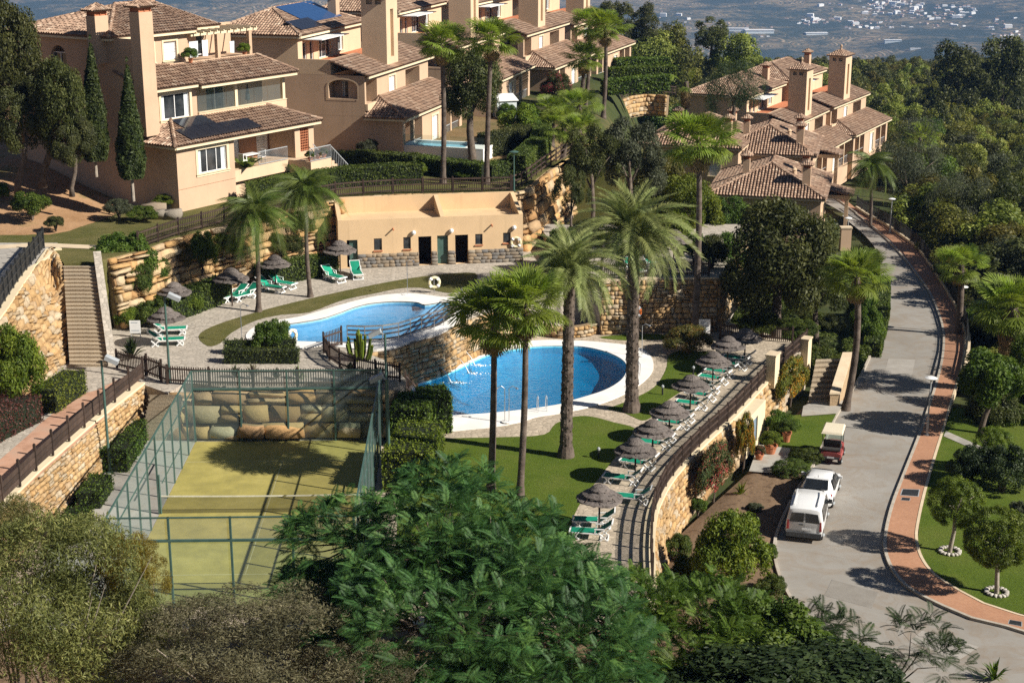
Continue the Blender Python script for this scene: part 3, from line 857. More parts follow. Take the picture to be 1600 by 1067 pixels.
def stone_wall(name, label, top, foot, sw, sh, mat, depth=0.35, parts=300, seed=1, group=None, cap=None, capw=0.4, back=0.5, cat='stone wall', gap=0.03, jitter=0.12, flip=False, mortar='mortar', capname='coping'):
    """a wall built of single stones on the ruled face between the lines foot and top"""
    rs = np.random.RandomState(seed)
    n = 60
    def re(line, n):
        L = [0.0]
        for a, b in zip(line, line[1:]): L.append(L[-1] + (b - a).length)
        out = []; j = 0
        for i in range(n + 1):
            d = L[-1] * i / n
            while j < len(line) - 2 and L[j + 1] < d: j += 1
            out.append(line[j].lerp(line[j + 1], min(max((d - L[j]) / max(L[j + 1] - L[j], 1e-9), 0), 1)))
        return out, L[-1]
    T, lt = re(top, n); B, lb = re(foot, n)
    length = (lt + lb) / 2
    c = sum(B, Vector()) / len(B)
    root = thing(name, label, cat, c, 0, group)
    def at(s, t):
        k = min(max(s, 0), 0.9999) * n; i = int(k); f = k - i
        return B[i].lerp(B[i + 1], f).lerp(T[i].lerp(T[i + 1], f), t)
    sgn = -1 if flip else 1
    stones = []
    hmax = max((a - b).length for a, b in zip(T, B))
    rows = max(1, round(hmax / sh))
    edges = np.cumsum([0] + list(1 + rs.uniform(-0.25, 0.25, rows))); edges = edges / edges[-1]
    for r_ in range(rows):
        s = -rs.uniform(0, sw / length)
        tm, hh = (edges[r_] + edges[r_ + 1]) / 2, edges[r_ + 1] - edges[r_]
        while s < 1:
            w = sw * rs.uniform(0.55, 1.45)
            s2 = s + w / length
            sm = (max(s, 0) + min(s2, 1)) / 2
            ww = (min(s2, 1) - max(s, 0)) * length
            s = s2
            if ww < sw * 0.2: continue
            a, b = at(sm - 0.01, tm), at(sm + 0.01, tm)
            x = (b - a).normalized()
            col = at(sm, 1) - at(sm, 0)
            H = col.length
            if H < 0.15: continue
            z = col.normalized()
            y = z.cross(x).normalized() * sgn
            hgt = H * hh
            if hgt < sh * 0.35: continue
            split = rs.rand() < 0.22 and hgt > sh * 0.7
            for q in range(2 if split else 1):
                hq = hgt / (2 if split else 1)
                tq = tm + ((q - 0.5) * hh / 2 if split else 0)
                p = at(sm, tq) - y * (rs.uniform(-0.3, 0.5) * jitter)
                rot = rs.uniform(-0.08, 0.08)
                x2 = (x * math.cos(rot) + z * math.sin(rot)); z2 = (z * math.cos(rot) - x * math.sin(rot))
                m = np_mat(p, np.array(x2) * (ww - gap) * 1.02, np.array(y) * depth * rs.uniform(0.8, 1.2), np.array(z2) * (hq - gap) * 1.02)
                stones.append((rs.randint(8), m, rs.rand()))
    order = sorted(range(len(stones)), key=lambda i: (stones[i][1][:3, 3] - np.array([0, 0, CAM_H])) @ (stones[i][1][:3, 3] - np.array([0, 0, CAM_H])))
    for i in order[:parts]:
        ti, m, t = stones[i]
        o = link(bpy.data.objects.new('stone', rock_data(ti, mat)), root)
        mm = m.copy(); mm[:3, 3] -= np.array(c)
        o.matrix_local = Matrix(mm.tolist())
    rest = order[parts:]
    if rest:
        join_instances('stones', ROCKS, [stones[i] for i in rest], M[mat], root, c)
    # mortar body behind the stones
    mb = MB()
    V = []
    for a, b in zip(T, B):
        t = (T[-1] - T[0])
        V += [a, b]
    offs = []
    for i in range(n + 1):
        x = (B[min(i + 1, n)] - B[max(i - 1, 0)]).normalized(); z = (T[i] - B[i]);
        if z.length < 1e-3: z = Vector((0, 0, 1))
        offs.append(z.normalized().cross(x).normalized() * sgn)
    V = []
    for i in range(n + 1):
        f = 0.04
        V += [T[i] + offs[i] * f - Vector((0, 0, 0.03)), B[i] + offs[i] * f - Vector((0, 0, 0.2)), T[i] + offs[i] * back - Vector((0, 0, 0.03)), B[i] + offs[i] * back - Vector((0, 0, 0.2))]
    F = []
    for i in range(n):
        a, b = 4 * i, 4 * i + 4
        F += [(a, a + 1, b + 1, b), (a + 2, b + 2, b + 3, a + 3), (a, b, b + 2, a + 2)]
    F += [(0, 2, 3, 1), (4 * n, 4 * n + 1, 4 * n + 3, 4 * n + 2)]
    mb.add(V, F); mb.build('mortar', M[mortar], root, c)
    if cap:
        mb = MB(); V = []
        for i in range(n + 1):
            o_ = offs[i].copy(); o_.z = 0
            if o_.length < 1e-6: o_ = Vector((0, 1, 0))
            o_.normalize()
            for k, dz in ((-0.10, 0.0), (-0.10, 0.13), (capw - 0.1, 0.13), (capw - 0.1, 0.0)):
                V.append(T[i] + o_ * k + Vector((0, 0, dz)))
        F = []
        for i in range(n):
            a, b = 4 * i, 4 * i + 4
            for k in range(3): F.append((a + k, b + k, b + k + 1, a + k + 1))
        F += [(0, 1, 2, 3), (4 * n + 3, 4 * n + 2, 4 * n + 1, 4 * n)]
        mb.add(V, F); mb.build(capname, M[cap], root, c)
    return root

def foot_under(line, z, out=0.0, side=1):
    l = offset_line(line, side * out)
    return [Vector((p.x, p.y, z)) for p in l]

# --- court boulder wall (three courses of great blocks)
CZ_FAR = 77.15
ax = Vector((-0.0262 * 1.0, 1, 0)).normalized()      # long axis of the court, pointing away
cFL = G(307, 691, 0)
crt = Vector((ax.y, -ax.x, 0))
cx0 = cFL
def C(u, v, z=0.0): return cx0 + crt * u - ax * v + Vector((0, 0, z))      # u across from the left, v from the far end towards the viewer
foot = [C(-1.6, -0.45), C(10.6, -0.45)]
stone_wall('boulder_wall', 'wall of three courses of big sandstone blocks behind the padel court', [C(-1.6, -1.3, 2.45), C(10.9, -1.3, 2.5)], foot, 1.5, 0.82, 'boulder', depth=0.9, seed=3, jitter=0.5, gap=0.02, back=0.8)
# --- wall under the left walkway
l = GP([(-60, 850), (0, 796), (60, 737), (140, 666), (224, 600)], UP_Z)
stone_wall('retaining_wall', 'sandstone wall carrying the red walkway left of the padel court', [p + Vector((0, 0, -0.02)) for p in l], foot_under(l, 0.0, 0.25, -1), 0.42, 0.27, 'rubble', depth=0.3, seed=5, cap='cream', capw=0.45, capname='coping')
# --- pool wall below the upper pool
l = GP([(634, 592), (600, 564), (565, 549), (580, 547), (615, 543), (650, 531), (685, 522), (711, 506), (740, 494), (765, 487), (800, 476)], UP_Z)
l = GP([(566, 551), (580, 549), (615, 544), (650, 532), (685, 523), (711, 507), (740, 495), (765, 488), (800, 477)], UP_Z)
stone_wall('retaining_wall', 'curved stone wall with spouts between the upper and the lower pool', [p + Vector((0, -0.05, -0.06)) for p in l], foot_under(l, 0.0, 0.25, -1), 0.5, 0.36, 'rubble', depth=0.32, seed=6)
# --- tall wall behind the lower lawn
l = [G(938, 440, WALL_Z), G(1010, 437, WALL_Z), G(1122, 436, WALL_Z)]
stone_wall('retaining_wall', 'tall straight wall of small golden stones behind the lower pool lawn', l, foot_under(l, 0.0, 0.1, -1), 0.42, 0.34, 'rubble', depth=0.3, seed=7, cap='coping', capw=0.4)
l = [G(1122, 436, WALL_Z), Vector((19.2, 116, WALL_Z))]
stone_wall('retaining_wall', 'shaded stone wall running back beside the dark steps', l, foot_under(l, 0.0, 0.1, -1), 0.6, 0.45, 'rubble', depth=0.3, seed=8, parts=60)
l = [Vector((4, 104, WALL_Z)), G(938, 440, WALL_Z)]
# --- low planter wall
pl = smooth_open(GP([(838, 520), (870, 528), (905, 527), (932, 521), (943, 512)], 0.0), 5)
stone_wall('planter_wall', 'low curved stone planter wall at the far rim of the big pool', zset(pl, 0.75), pl, 0.4, 0.25, 'rubble', depth=0.3, seed=9)
# --- right terrace wall
fr_top = list(reversed(smooth_open(fence_r[:-1], 3)))
fr_foot = [Vector((p.x, p.y, -2.5)) for p in offset_line(fr_top, 0.55)]
stone_wall('retaining_wall', 'long curved stone wall under the sunbed terrace, facing the road', fr_top, fr_foot, 0.5, 0.33, 'rubble', depth=0.34, seed=10, cap='cream', capw=0.55, flip=True)
# --- plaza wall on the left
ptop = GP([(-60, 545), (0, 498), (38, 440), (66, 403), (76, 390), (84, 392)], 7.0)
pfoot = [Vector((-29.5, 74.0, 2.55)), Vector((-25.8, 78.5, 2.55)), G(106, 560, 2.6), G(102, 480, 5.0), G(98, 418, 6.9)]
stone_wall('retaining_wall', 'sunlit battered stone wall left of the long stone stairs', ptop, pfoot, 0.8, 0.5, 'rubble', depth=0.4, seed=11, cap='cream', capw=0.6)
# --- boulder wall under the hill path (left) and right of the pool house
btop = GP([(168, 404), (215, 393), (270, 373), (380, 344), (450, 326), (533, 310)], HILL_Z)
bfoot = foot_under(btop, UP_Z, .7, -1)
stone_wall('boulder_wall', 'high boulder wall under the brown hill fence behind the left sunbeds', btop, bfoot, 0.95, 0.55, 'boulder', depth=0.6, seed=12, jitter=0.45, gap=0.05)
btop = GP([(800, 301), (818, 296), (840, 279), (860, 263), (897, 239), (930, 213)], HILL_Z)
bfoot = foot_under(btop, UP_Z - .3, 1.0, -1)
stone_wall('boulder_wall', 'boulder wall climbing right of the pool house below the hill fence', btop, bfoot, 1.3, 0.75, 'boulder', depth=0.7, seed=13, jitter=0.4, gap=0.08)
l = GP([(533, 309), (620, 304), (720, 302), (800, 300)], HILL_Z)
stone_wall('rubble_kerb', 'low rubble edge under the hill fence above the pool house roof', [p + Vector((0, -0.1, 0.05)) for p in l], foot_under(l, 6.2, 0.15, -1), 0.6, 0.4, 'rubble', depth=0.4, seed=14)
# --- wall beside the landing, sunk stairs left of the court
def stairs(name, label, p0, p1, width_vec, n, z0, z1, mat='step_stone', cat='stairs'):
    """n steps from the foot line p0 (z0) to the head p1 (z1); width_vec spans the flight"""
    root = thing(name, label, cat, (p0.x, p0.y, z0))
    run = Vector((p1.x - p0.x, p1.y - p0.y, 0)); rise = (z1 - z0) / n
    me = None
    for i in range(n):
        mb = MB()
        a = run * (i / n)
        # a step reaches back under the next one; nosing stands proud
        mb.obox(a + Vector((0, 0, -0.5 + rise * i)), width_vec, run / n * 1.05, Vector((0, 0, 0.5 + rise - 0.06)))
        mb.obox(a - run.normalized() * 0.03 + Vector((0, 0, rise * (i + 1) - 0.06)), width_vec, run / n * 1.1, Vector((0, 0, 0.06)))
        if me is None:
            o = mb.build('step', M[mat], root); me = o.data; base = rise * i
        else:
            o = link(bpy.data.objects.new('step', me), root); o.location = run * (i / n) + Vector((0, 0, rise * i))
    return root
p0, p1 = G(109, 573, UP_Z), G(99, 416, 6.95)
wv = G(168, 573, UP_Z) - p0; wv.z = 0
stairs('stone_stairs', 'long straight flight of stone steps climbing the left slope', p0, p1, wv, 26, UP_Z, 6.98)
def parapet():
    a = G(169, 572, UP_Z); b = G(147, 412, 7.0)
    d = (b - a); side = Vector((d.y, -d.x, 0)).normalized() * 0.45
    c = Vector((a.x, a.y, UP_Z))
    root = thing('stair_parapet', 'grey sloping stone parapet along the right side of the long stairs', 'parapet wall', c)
    mb = MB()
    V = []
    for p, zt in ((a, UP_Z + 0.55), (a.lerp(b, 0.5), 5.5), (b, 7.75)):
        for k in (0, 1):
            q = p + side * k
            V += [(q.x, q.y, UP_Z - 0.5), (q.x, q.y, zt)]
    F = []
    for i in range(2):
        o = 4 * i
        F += [(o, o + 1, o + 5, o + 4), (o + 2, o + 6, o + 7, o + 3), (o + 1, o + 3, o + 7, o + 5)]
    F += [(0, 2, 3, 1), (8, 9, 11, 10)]
    mb.add(V, F); mb.build('wall', M['flagstone_grey'], root, c)
parapet()
sp0, sp1 = G(226, 688, 0), G(228, 617, UP_Z - 0.1)
stairs('stone_stairs', 'short flight of stone steps beside the left court mesh', Vector((sp0.x - 0.2, sp0.y, 0)), Vector((sp1.x + 0.3, sp1.y - 0.2, 0)), Vector((1.7, 0, 0)), 12, 0.0, UP_Z - 0.02)
# stairs down to the road and the block wall beside them
stairs('stone_stairs', 'shaded steps behind the leaning palm near the road', G(1262, 634, GZ), G(1275, 566, -0.7), Vector((1.7, 0.15, 0)), 9, GZ + 0.1, -0.5)
def stair_wall():
    a, b = G(1296, 640, GZ), G(1316, 588, -1.6)
    c = a.copy()
    root = thing('stair_wall', 'sloping sandstone side wall of the roadside steps', 'wall', c)
    mb = MB(); w = Vector((0.55, 0.05, 0))
    V = [a - Vector((0, 0, .4)), a + w - Vector((0, 0, .4)), b + w - Vector((0, 0, 1.2)), b - Vector((0, 0, 1.2)), a + Vector((0, 0, 1.0)), a + w + Vector((0, 0, 1.0)), b + w + Vector((0, 0, 1.5)), b + Vector((0, 0, 1.5))]
    mb.add(V, [(0, 1, 5, 4), (1, 2, 6, 5), (2, 3, 7, 6), (3, 0, 4, 7), (4, 5, 6, 7)]); mb.build('body', M['rubble'], root, c)
    mb = MB(); e = Vector((0.06, 0.06, 0))
    V = [a - e + Vector((0, 0, 1.003)), a + w + Vector((.06, -.06, 1.003)), b + w + e + Vector((0, 0, 1.503)), b + Vector((-.06, .06, 1.503))]
    V += [v + Vector((0, 0, 0.12)) for v in V]
    mb.add(V, [(0, 1, 5, 4), (1, 2, 6, 5), (2, 3, 7, 6), (3, 0, 4, 7), (4, 5, 6, 7), (3, 2, 1, 0)]); mb.build('coping', M['coping'], root, c)
stair_wall()

# ================================================================ fences
def fence(name, label, line, height=1.0, post_step=2.2, rails=(0.25, 0.9), picket=0.13, mat='wood_dark', post=0.11, rail_w=0.05, rail_h=0.09, post_extra=0.12, boards=False, cat='fence', group=None, pick_w=0.055, skip=()):
    pts = resample(line, post_step)
    c = pts[len(pts) // 2].copy()
    root = thing(name, label, cat, c, 0, group)
    pm = MB().box((0, 0, (height + post_extra) / 2), (post, post, height + post_extra)).box((0, 0, height + post_extra + 0.015), (post * 0.7, post * 0.7, 0.03))
    pme = None
    for p in pts:
        if pme is None:
            o = pm.build('post', M[mat], root); pme = o.data
        else: o = link(bpy.data.objects.new('post', pme), root)
        o.location = p - c
    rme = None
    pk = MB()
    for a, b in zip(pts, pts[1:]):
        d = b - a
        if (a, b) in skip: continue
        for z in rails:
            if rme is None:
                o = MB().box((0.5, 0, 0), (1, rail_w, rail_h)).build('board' if boards else 'rail', M[mat], root); rme = o.data
            else: o = link(bpy.data.objects.new('board' if boards else 'rail', rme), root)
            x = d; y = Vector((-d.y, d.x, 0)).normalized(); zz = x.cross(y).normalized()
            o.matrix_local = Matrix(np_mat(a - c + Vector((0, 0, z)), x, y, zz).tolist())
        if picket:
            k = max(1, int(d.length / picket))
            yv = Vector((-d.y, d.x, 0)).normalized(); xv = d.normalized()
            for i in range(k):
                p = a + d * ((i + 0.5) / k)
                pk.obox(p - xv * pick_w / 2 + yv * (rail_w / 2) + Vector((0, 0, 0.06)), xv * pick_w, yv * 0.025, Vector((0, 0, height - 0.02)))
    if picket:
        o = pk.build('pickets', M[mat], root, c); o['kind'] = 'stuff'
    return root

fence('board_fence', 'dark wooden board fence along the red walkway on the left', [p + Vector((0.05, 0.1, 0.14)) for p in GP([(-60, 850), (0, 794), (60, 735), (140, 664), (222, 597)], UP_Z)], 1.05, 2.0, (0.28, 0.56, 0.84), None, boards=True, rail_h=0.24, rail_w=0.04, post_extra=0.25)
fence('picket_fence', 'dark brown picket fence behind the padel court boulders', GP([(262, 600), (300, 603), (370, 605), (450, 605), (530, 604), (604, 602)], UP_Z), 1.0, 2.3)
fence('picket_fence', 'short brown picket fence left of the gate by the stairs', GP([(183, 575), (205, 580), (228, 586)], UP_Z), 1.0, 1.6)
fence('picket_fence', 'brown picket fence between the gate and the court corner', GP([(252, 596), (262, 600)], UP_Z), 1.0, 1.2)
def gate():
    a, b = G(230, 587, UP_Z), G(253, 596, UP_Z)
    c = a.copy(); d = b - a
    root = thing('wooden_gate', 'small dark slatted gate with diagonal brace at the stair landing', 'gate', c)
    x = d.normalized()
    mb = MB(); n = 9
    mb2 = MB()
    for i in range(n):
        p = d * ((i + 0.5) / n)
        if i == 0:
            o = MB().box((0, 0, 0.62), (0.06, 0.03, 1.1)).build('slat', M['wood_dark'], root); me = o.data
        else: o = link(bpy.data.objects.new('slat', me), root)
        o.location = p
    mb2.bar(Vector((0, 0, .25)), d + Vector((0, 0, .25)), .05, .08).bar(Vector((0, 0, 1.0)), d + Vector((0, 0, 1.0)), .05, .08).bar(Vector((0, 0, .25)), d + Vector((0, 0, 1.0)), .05, .08)
    mb2.build('gate_frame', M['wood_dark'], root)
    for p in (Vector((0, 0, 0)), d):
        MB().box(p + Vector((0, 0, .65)), (.12, .12, 1.3)).build('post', M['wood_dark'], root)
gate()
fence('hill_fence', 'long dark brown rail fence on the hill edge above the pool house', [p + Vector((0, 0.25, 0.05)) for p in GP([(215, 392), (270, 372), (380, 343), (450, 325), (533, 309), (620, 304), (720, 302), (800, 300)], HILL_Z)], 1.05, 2.3, (0.2, 0.62, 1.0), 0.16, pick_w=0.05)
fence('hill_fence', 'dark rail fence climbing along the boulder wall to the right', [p + Vector((-0.2, 0.25, 0.05)) for p in GP([(802, 300), (818, 295), (860, 263), (897, 239), (930, 213)], HILL_Z)], 1.1, 1.7, (0.25, 0.65, 1.05), None, rail_h=0.12)
fence('terrace_fence', 'long dark wooden fence with close pickets on the sunbed terrace wall', [p + Vector((0, 0, 0.12)) for p in offset_line(smooth_open(fence_r[1:9], 3), 0.08)], 1.0, 1.55, (0.15, 0.55, 0.92), 0.115, pick_w=0.05)
fence('terrace_fence', 'short dark fence at the far corner of the sunbed terrace', [p + Vector((-0.1, 0, 0.05)) for p in fence_r[8:]], 1.0, 1.6, (0.15, 0.55, 0.92), 0.13)
fence('picket_fence', 'dark picket fence at the shaded far end of the sunbed terrace', GP([(1125, 530), (1175, 531), (1238, 536)], 0), 1.0, 2.0)
fence('picket_fence', 'picket fence on top of the tall golden stone wall', [p + Vector((0, 0.25, 0.1)) for p in GP([(940, 440), (1010, 437), (1108, 436)], WALL_Z)], 1.0, 2.2)
fence('plaza_fence', 'dark fence on the plaza wall at the left picture edge', [p + Vector((-0.25, 0, 0.12)) for p in GP([(-60, 545), (0, 497), (38, 438), (66, 402), (75, 391)], 7)], 1.15, 1.5, (0.12, 0.6, 1.1), 0.07, mat='metal_dark', post=0.12, post_extra=0.2, pick_w=0.05)
fence('ramp_fence', 'brown lattice fence beside the cactus bed above the ramp', GP([(506, 552), (517, 566), (540, 580), (575, 590), (625, 597)], UP_Z), 1.0, 1.5)
fence('ramp_fence', 'brown fence at the left end of the pool railing', GP([(506, 550), (534, 540)], UP_Z), 1.1, 1.5)
fence('ramp_fence', 'short brown fence at the wall corner by the big pool', [G(634, 610, 1.2), G(640, 616, 0.6), G(652, 628, 0.1)], 1.0, 1.0)
rf = fence('road_fence', 'black picket fence along the outer edge of the curved pavement', [p + Vector((0.1, 0, 0.35)) for p in pave_r[9:]], 1.1, 2.2, (0.2, 1.0), 0.16, mat='metal_dark', post=0.10, pick_w=0.035)
def road_wall():
    line = smooth_open(pave_r[9:], 3)
    A = offset_line(line, 0.05); B = offset_line(line, -0.33)
    c = line[0].copy(); root = thing('low_wall', 'low cream kerb wall under the black roadside fence', 'low wall', c)
    mb = MB(); V = []
    for a, b in zip(A, B):
        V += [a + Vector((0, 0, -.8)), a + Vector((0, 0, .36)), b + Vector((0, 0, .36)), b + Vector((0, 0, -1.6))]
    F = []
    for i in range(len(A) - 1):
        for k in range(3): F.append((4 * i + k, 4 * i + 4 + k, 4 * i + 5 + k, 4 * i + k + 1))
    F.append((0, 1, 2, 3))
    mb.add(V, F); mb.build('wall', M['coping'], root, c)
road_wall()

# pool railing (steel posts, wooden bars) on the ledge
def railing():
    line = [p + Vector((0, 0.35, 0.05)) for p in GP([(542, 540), (568, 541), (594, 540), (622, 536), (643, 529), (666, 521), (685, 516), (702, 506), (712, 494), (722, 478)], UP_Z)]
    line = resample(smooth_open(line, 3), 1.05)
    c = line[0].copy()
    root = thing('pool_railing', 'steel railing with wooden bars along the upper pool ledge', 'railing', c)
    me = None
    for p in line:
        if me is None:
            o = MB().tube([(0, 0, 0), (0, 0, 1.1)], 0.032, 8).build('post', M['steel'], root); me = o.data
        else: o = link(bpy.data.objects.new('post', me), root)
        o.location = p - c
    for z in (0.25, 0.55, 0.82, 1.08):
        for a, b in zip(line, line[1:]):
            MB().bar(a - c + Vector((0, 0, z)), b - c + Vector((0, 0, z)), 0.05, 0.09).build('bar', M['wood_grey'] if z < 1 else M['steel'], root)
railing()

# ================================================================ padel court
mottled('faded_line', (.40, .36, .16), (.55, .51, .30), 2)
def court():
    mb = MB(); mb.sheet([C(-0.05, -0.05, .02), C(10.05, -0.05, .02), C(10.05, 20.05, .02), C(-0.05, 20.05, .02)]); struct(mb.build('court_surface', M['court_turf']))
    mb = MB(); mb.sheet([C(-4.2, -0.3, .01), C(-0.06, -0.3, .01), C(-0.06, 22, .01), C(-4.2, 22, .01)]); struct(mb.build('court_path', M['concrete']))
    mb = MB()
    for v in (3.05, 16.95):
        mb.sheet([C(0, v - .025, .026), C(10, v - .025, .026), C(10, v + .025, .026), C(0, v + .025, .026)])
    mb.sheet([C(4.98, 3.08, .026), C(5.02, 3.08, .026), C(5.02, 16.92, .026), C(4.98, 16.92, .026)])
    struct(mb.build('court_lines', M['faded_line']))
    # net
    c = C(5, 10)
    root = thing('padel_net', 'low dark net with white tape across the green padel court', 'net', c)
    for u in (0.02, 9.98):
        MB().tube([C(u, 10), C(u, 10, 2.0 if u < 1 else 1.0)], 0.05, 8).build('net_post', M['metal_green'], root, c)
    g = NG('net_mesh'); g.color((0.02, 0.02, 0.02)); g.p.inputs['Alpha'].default_value = 0.42; M['net_mesh'] = g.m
    mb = MB()
    V = [C(10 * i / 20, 10, 0.92 - 0.04 * math.sin(PI * i / 20)) for i in range(21)] + [C(10 * i / 20, 10, 0.06) for i in range(21)]
    mb.add(V, [(i, i + 1, 22 + i, 21 + i) for i in range(20)]); mb.build('net_mesh', g.m, root, c)
    mb = MB()
    for i in range(20):
        mb.bar(V[i], V[i + 1], .02, .07)
    mb.build('net_tape', M['white_line'], root, c)
    # cage
    c = C(5, 10)
    root = thing('court_cage', 'green steel cage with glass and mesh walls round the padel court', 'court fence', c)
    g = NG('mesh_screen'); g.color((0.22, 0.30, 0.29)); g.p.inputs['Alpha'].default_value = 0.27; g.p.inputs['Roughness'].default_value = 0.5; M['mesh_screen'] = g.m
    g = NG('glass')
    t = g.n('ShaderNodeBsdfTransparent'); t.inputs[0].default_value = (0.80, 0.90, 0.88, 1)
    gl = g.n('ShaderNodeBsdfGlossy'); gl.inputs['Roughness'].default_value = 0.02
    df = g.n('ShaderNodeBsdfDiffuse'); df.inputs[0].default_value = (0.42, 0.52, 0.54, 1)
    m1 = g.n('ShaderNodeMixShader'); m1.inputs[0].default_value = 0.10; g.l(t.outputs[0], m1.inputs[1]); g.l(df.outputs[0], m1.inputs[2])
    m2 = g.n('ShaderNodeMixShader'); fr = g.n('ShaderNodeLayerWeight'); fr.inputs[0].default_value = .35; ff = g.math('MULTIPLY', g.math('POWER', fr.outputs['Facing'], 2.5), .35); g.l(ff, m2.inputs[0]); g.l(m1.outputs[0], m2.inputs[1]); g.l(gl.outputs[0], m2.inputs[2])
    g.l(m2.outputs[0], g.out.inputs['Surface']); M['glass'] = g.m
    def post(u, v, h, w=0.09): MB().box(C(u, v, h / 2), (w, w, h), -0.0262).build('post', M['metal_green'], root, c)
    def rail(a, b, w=0.07): MB().bar(a, b, w, w).build('rail', M['metal_green'], root, c)
    def quad(name, a, b, z0, z1, m):
        mb = MB(); mb.add([a + Vector((0, 0, z0)), b + Vector((0, 0, z0)), b + Vector((0, 0, z1)), a + Vector((0, 0, z1))], [(0, 1, 2, 3)]); mb.build(name, m, root, c)
    for v in (-0.06, 20.06):
        for k in range(5):
            u = -0.06 + 10.12 * k / 4
            post(u, v, 4.05)
        for z in (3.0, 4.02): rail(C(-.06, v, z), C(10.06, v, z), 0.10 if z < 3.5 else 0.06)
        for k in range(4):
            a, b = C(-.06 + 10.12 * k / 4, v), C(-.06 + 10.12 * (k + 1) / 4, v)
            quad('glass_panel', a, b, 0.05, 2.95, M['glass']); quad('mesh_panel', a, b, 3.05, 4.0, M['mesh_screen'])
    for u in (-0.06, 10.06):
        n = 10
        for k in range(1, n):
            v = 20 * k / n
            post(u, v, 4.05 if k not in (4, 6) else 4.05, 0.08)
        rail(C(u, -.06, 4.02), C(u, 20.06, 4.02)); rail(C(u, -.06, 3.0), C(u, 20.06, 3.0), 0.05)
        rail(C(u, 4, 1.2), C(u, 9, 1.2), 0.045)
        for k in range(n):
            if u < 0 and k in (5,): continue
            a, b = C(u, 20 * k / n), C(u, 20 * (k + 1) / n)
            if k in (0, 1, 8, 9):
                quad('glass_panel', a, b, 0.05, 2.95, M['glass']); quad('mesh_panel', a, b, 3.05, 4.0, M['mesh_screen'])
            else: quad('mesh_panel', a, b, 0.05, 4.0, M['mesh_screen'])
court()

def floodlight(u, v, hgt, label, zb=0.0, aim=1, loc=None):
    p = loc if loc is not None else C(u, v, zb)
    root = thing('floodlight', label, 'floodlight', p)
    MB().tube([(0, 0, 0), (0, 0, hgt)], [0.075, 0.06], 10).build('pole', M['metal_green'], root)
    MB().tube([(0, 0, 0), (0, 0, 0.06)], 0.16, 10).build('base', M['metal_green'], root)
    MB().bar((0, 0, hgt - .05), (0.28 * aim, 0, hgt + .12), .05, .05).build('bracket', M['metal_grey'], root)
    mb = MB()
    a = Vector((0.18 * aim, 0, hgt + .10)); d = Vector((0.62 * aim, 0, -0.30)); w = Vector((0, 0.42, 0)); t = Vector((0.08 * aim, 0, 0.2))
    mb.obox(a - w / 2, d, w, t); mb.build('lamp_head', M['metal_grey'], root)
    return root
floodlight(-1.5, 2.3, 6.2, 'green floodlight pole at the far left of the padel court', aim=1, loc=G(268, 634, 1.2))
floodlight(0, 0, 6.0, 'green floodlight pole by the walkway wall on the left', aim=1, loc=G(172, 738, 0))
floodlight(0, 0, 6.1, 'dark floodlight pole at the far right corner of the court', aim=-1, loc=C(10.35, 0.3))
floodlight(0, 0, 5.6, 'floodlight pole beside the right court mesh near the bushes', aim=-1, loc=G(609, 758, 0))
# ================================================================ plants
leafy('leaf_oak', (0.022, 0.028, 0.008), (0.064, 0.074, 0.019), (0.135, 0.14, 0.04))
leafy('leaf_olive', (0.035, 0.042, 0.022), (0.075, 0.085, 0.045), (0.13, 0.14, 0.08))
leafy('leaf_green', (0.028, 0.052, 0.008), (0.075, 0.125, 0.016), (0.15, 0.20, 0.030))
leafy('leaf_bright', (0.05, 0.085, 0.010), (0.12, 0.165, 0.016), (0.22, 0.25, 0.03))
leafy('leaf_wood', (0.05, 0.062, 0.011), (0.155, 0.165, 0.03), (0.29, 0.275, 0.06), objrand=0.42, hue=0.03)
leafy('leaf_cypress', (0.020, 0.03, 0.009), (0.05, 0.072, 0.018), (0.095, 0.12, 0.032))
leafy('leaf_red', (0.045, 0.014, 0.014), (0.10, 0.028, 0.026), (0.13, 0.06, 0.035))
leafy('leaf_hedge', (0.025, 0.042, 0.008), (0.068, 0.098, 0.016), (0.14, 0.165, 0.03))
leafy('leaf_flower_orange', (0.06, 0.085, 0.012), (0.13, 0.15, 0.02), (0.62, 0.26, 0.02), objrand=0.05)
leafy('leaf_flower_red', (0.03, 0.05, 0.014), (0.07, 0.09, 0.025), (0.50, 0.03, 0.09), objrand=0.05)
leafy('leaf_rust', (0.04, 0.05, 0.012), (0.13, 0.12, 0.03), (0.30, 0.11, 0.035), objrand=0.05)
leafy('leaf_grey', (0.06, 0.06, 0.03), (0.14, 0.13, 0.07), (0.26, 0.23, 0.13))
leafy('leaf_yellow', (0.08, 0.06, 0.012), (0.17, 0.12, 0.018), (0.26, 0.20, 0.03))
leafy('leaf_fern', (0.016, 0.046, 0.013), (0.05, 0.118, 0.032), (0.14, 0.235, 0.052), objrand=0.25)
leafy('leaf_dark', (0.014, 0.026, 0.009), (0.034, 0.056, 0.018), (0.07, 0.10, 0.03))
leafy('frond', (0.085, 0.12, 0.018), (0.18, 0.24, 0.036), (0.30, 0.355, 0.085), trans=0.42, objrand=0.22, rough=0.45)
leafy('frond_date', (0.09, 0.115, 0.034), (0.20, 0.23, 0.075), (0.33, 0.35, 0.14), trans=0.25, objrand=0.22, rough=0.45)
leafy('frond_queen', (0.045, 0.07, 0.012), (0.095, 0.135, 0.025), (0.17, 0.21, 0.05), trans=0.25, objrand=0.2, rough=0.45)
leafy('frond_dry', (0.16, 0.11, 0.055), (0.26, 0.18, 0.09), (0.38, 0.27, 0.13), trans=0.1, objrand=0.2, rough=0.8)
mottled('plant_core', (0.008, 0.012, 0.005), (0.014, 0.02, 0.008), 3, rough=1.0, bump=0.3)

def unit(rs, n):
    v = rs.normal(size=(n, 3)); return v / np.linalg.norm(v, axis=1, keepdims=True)

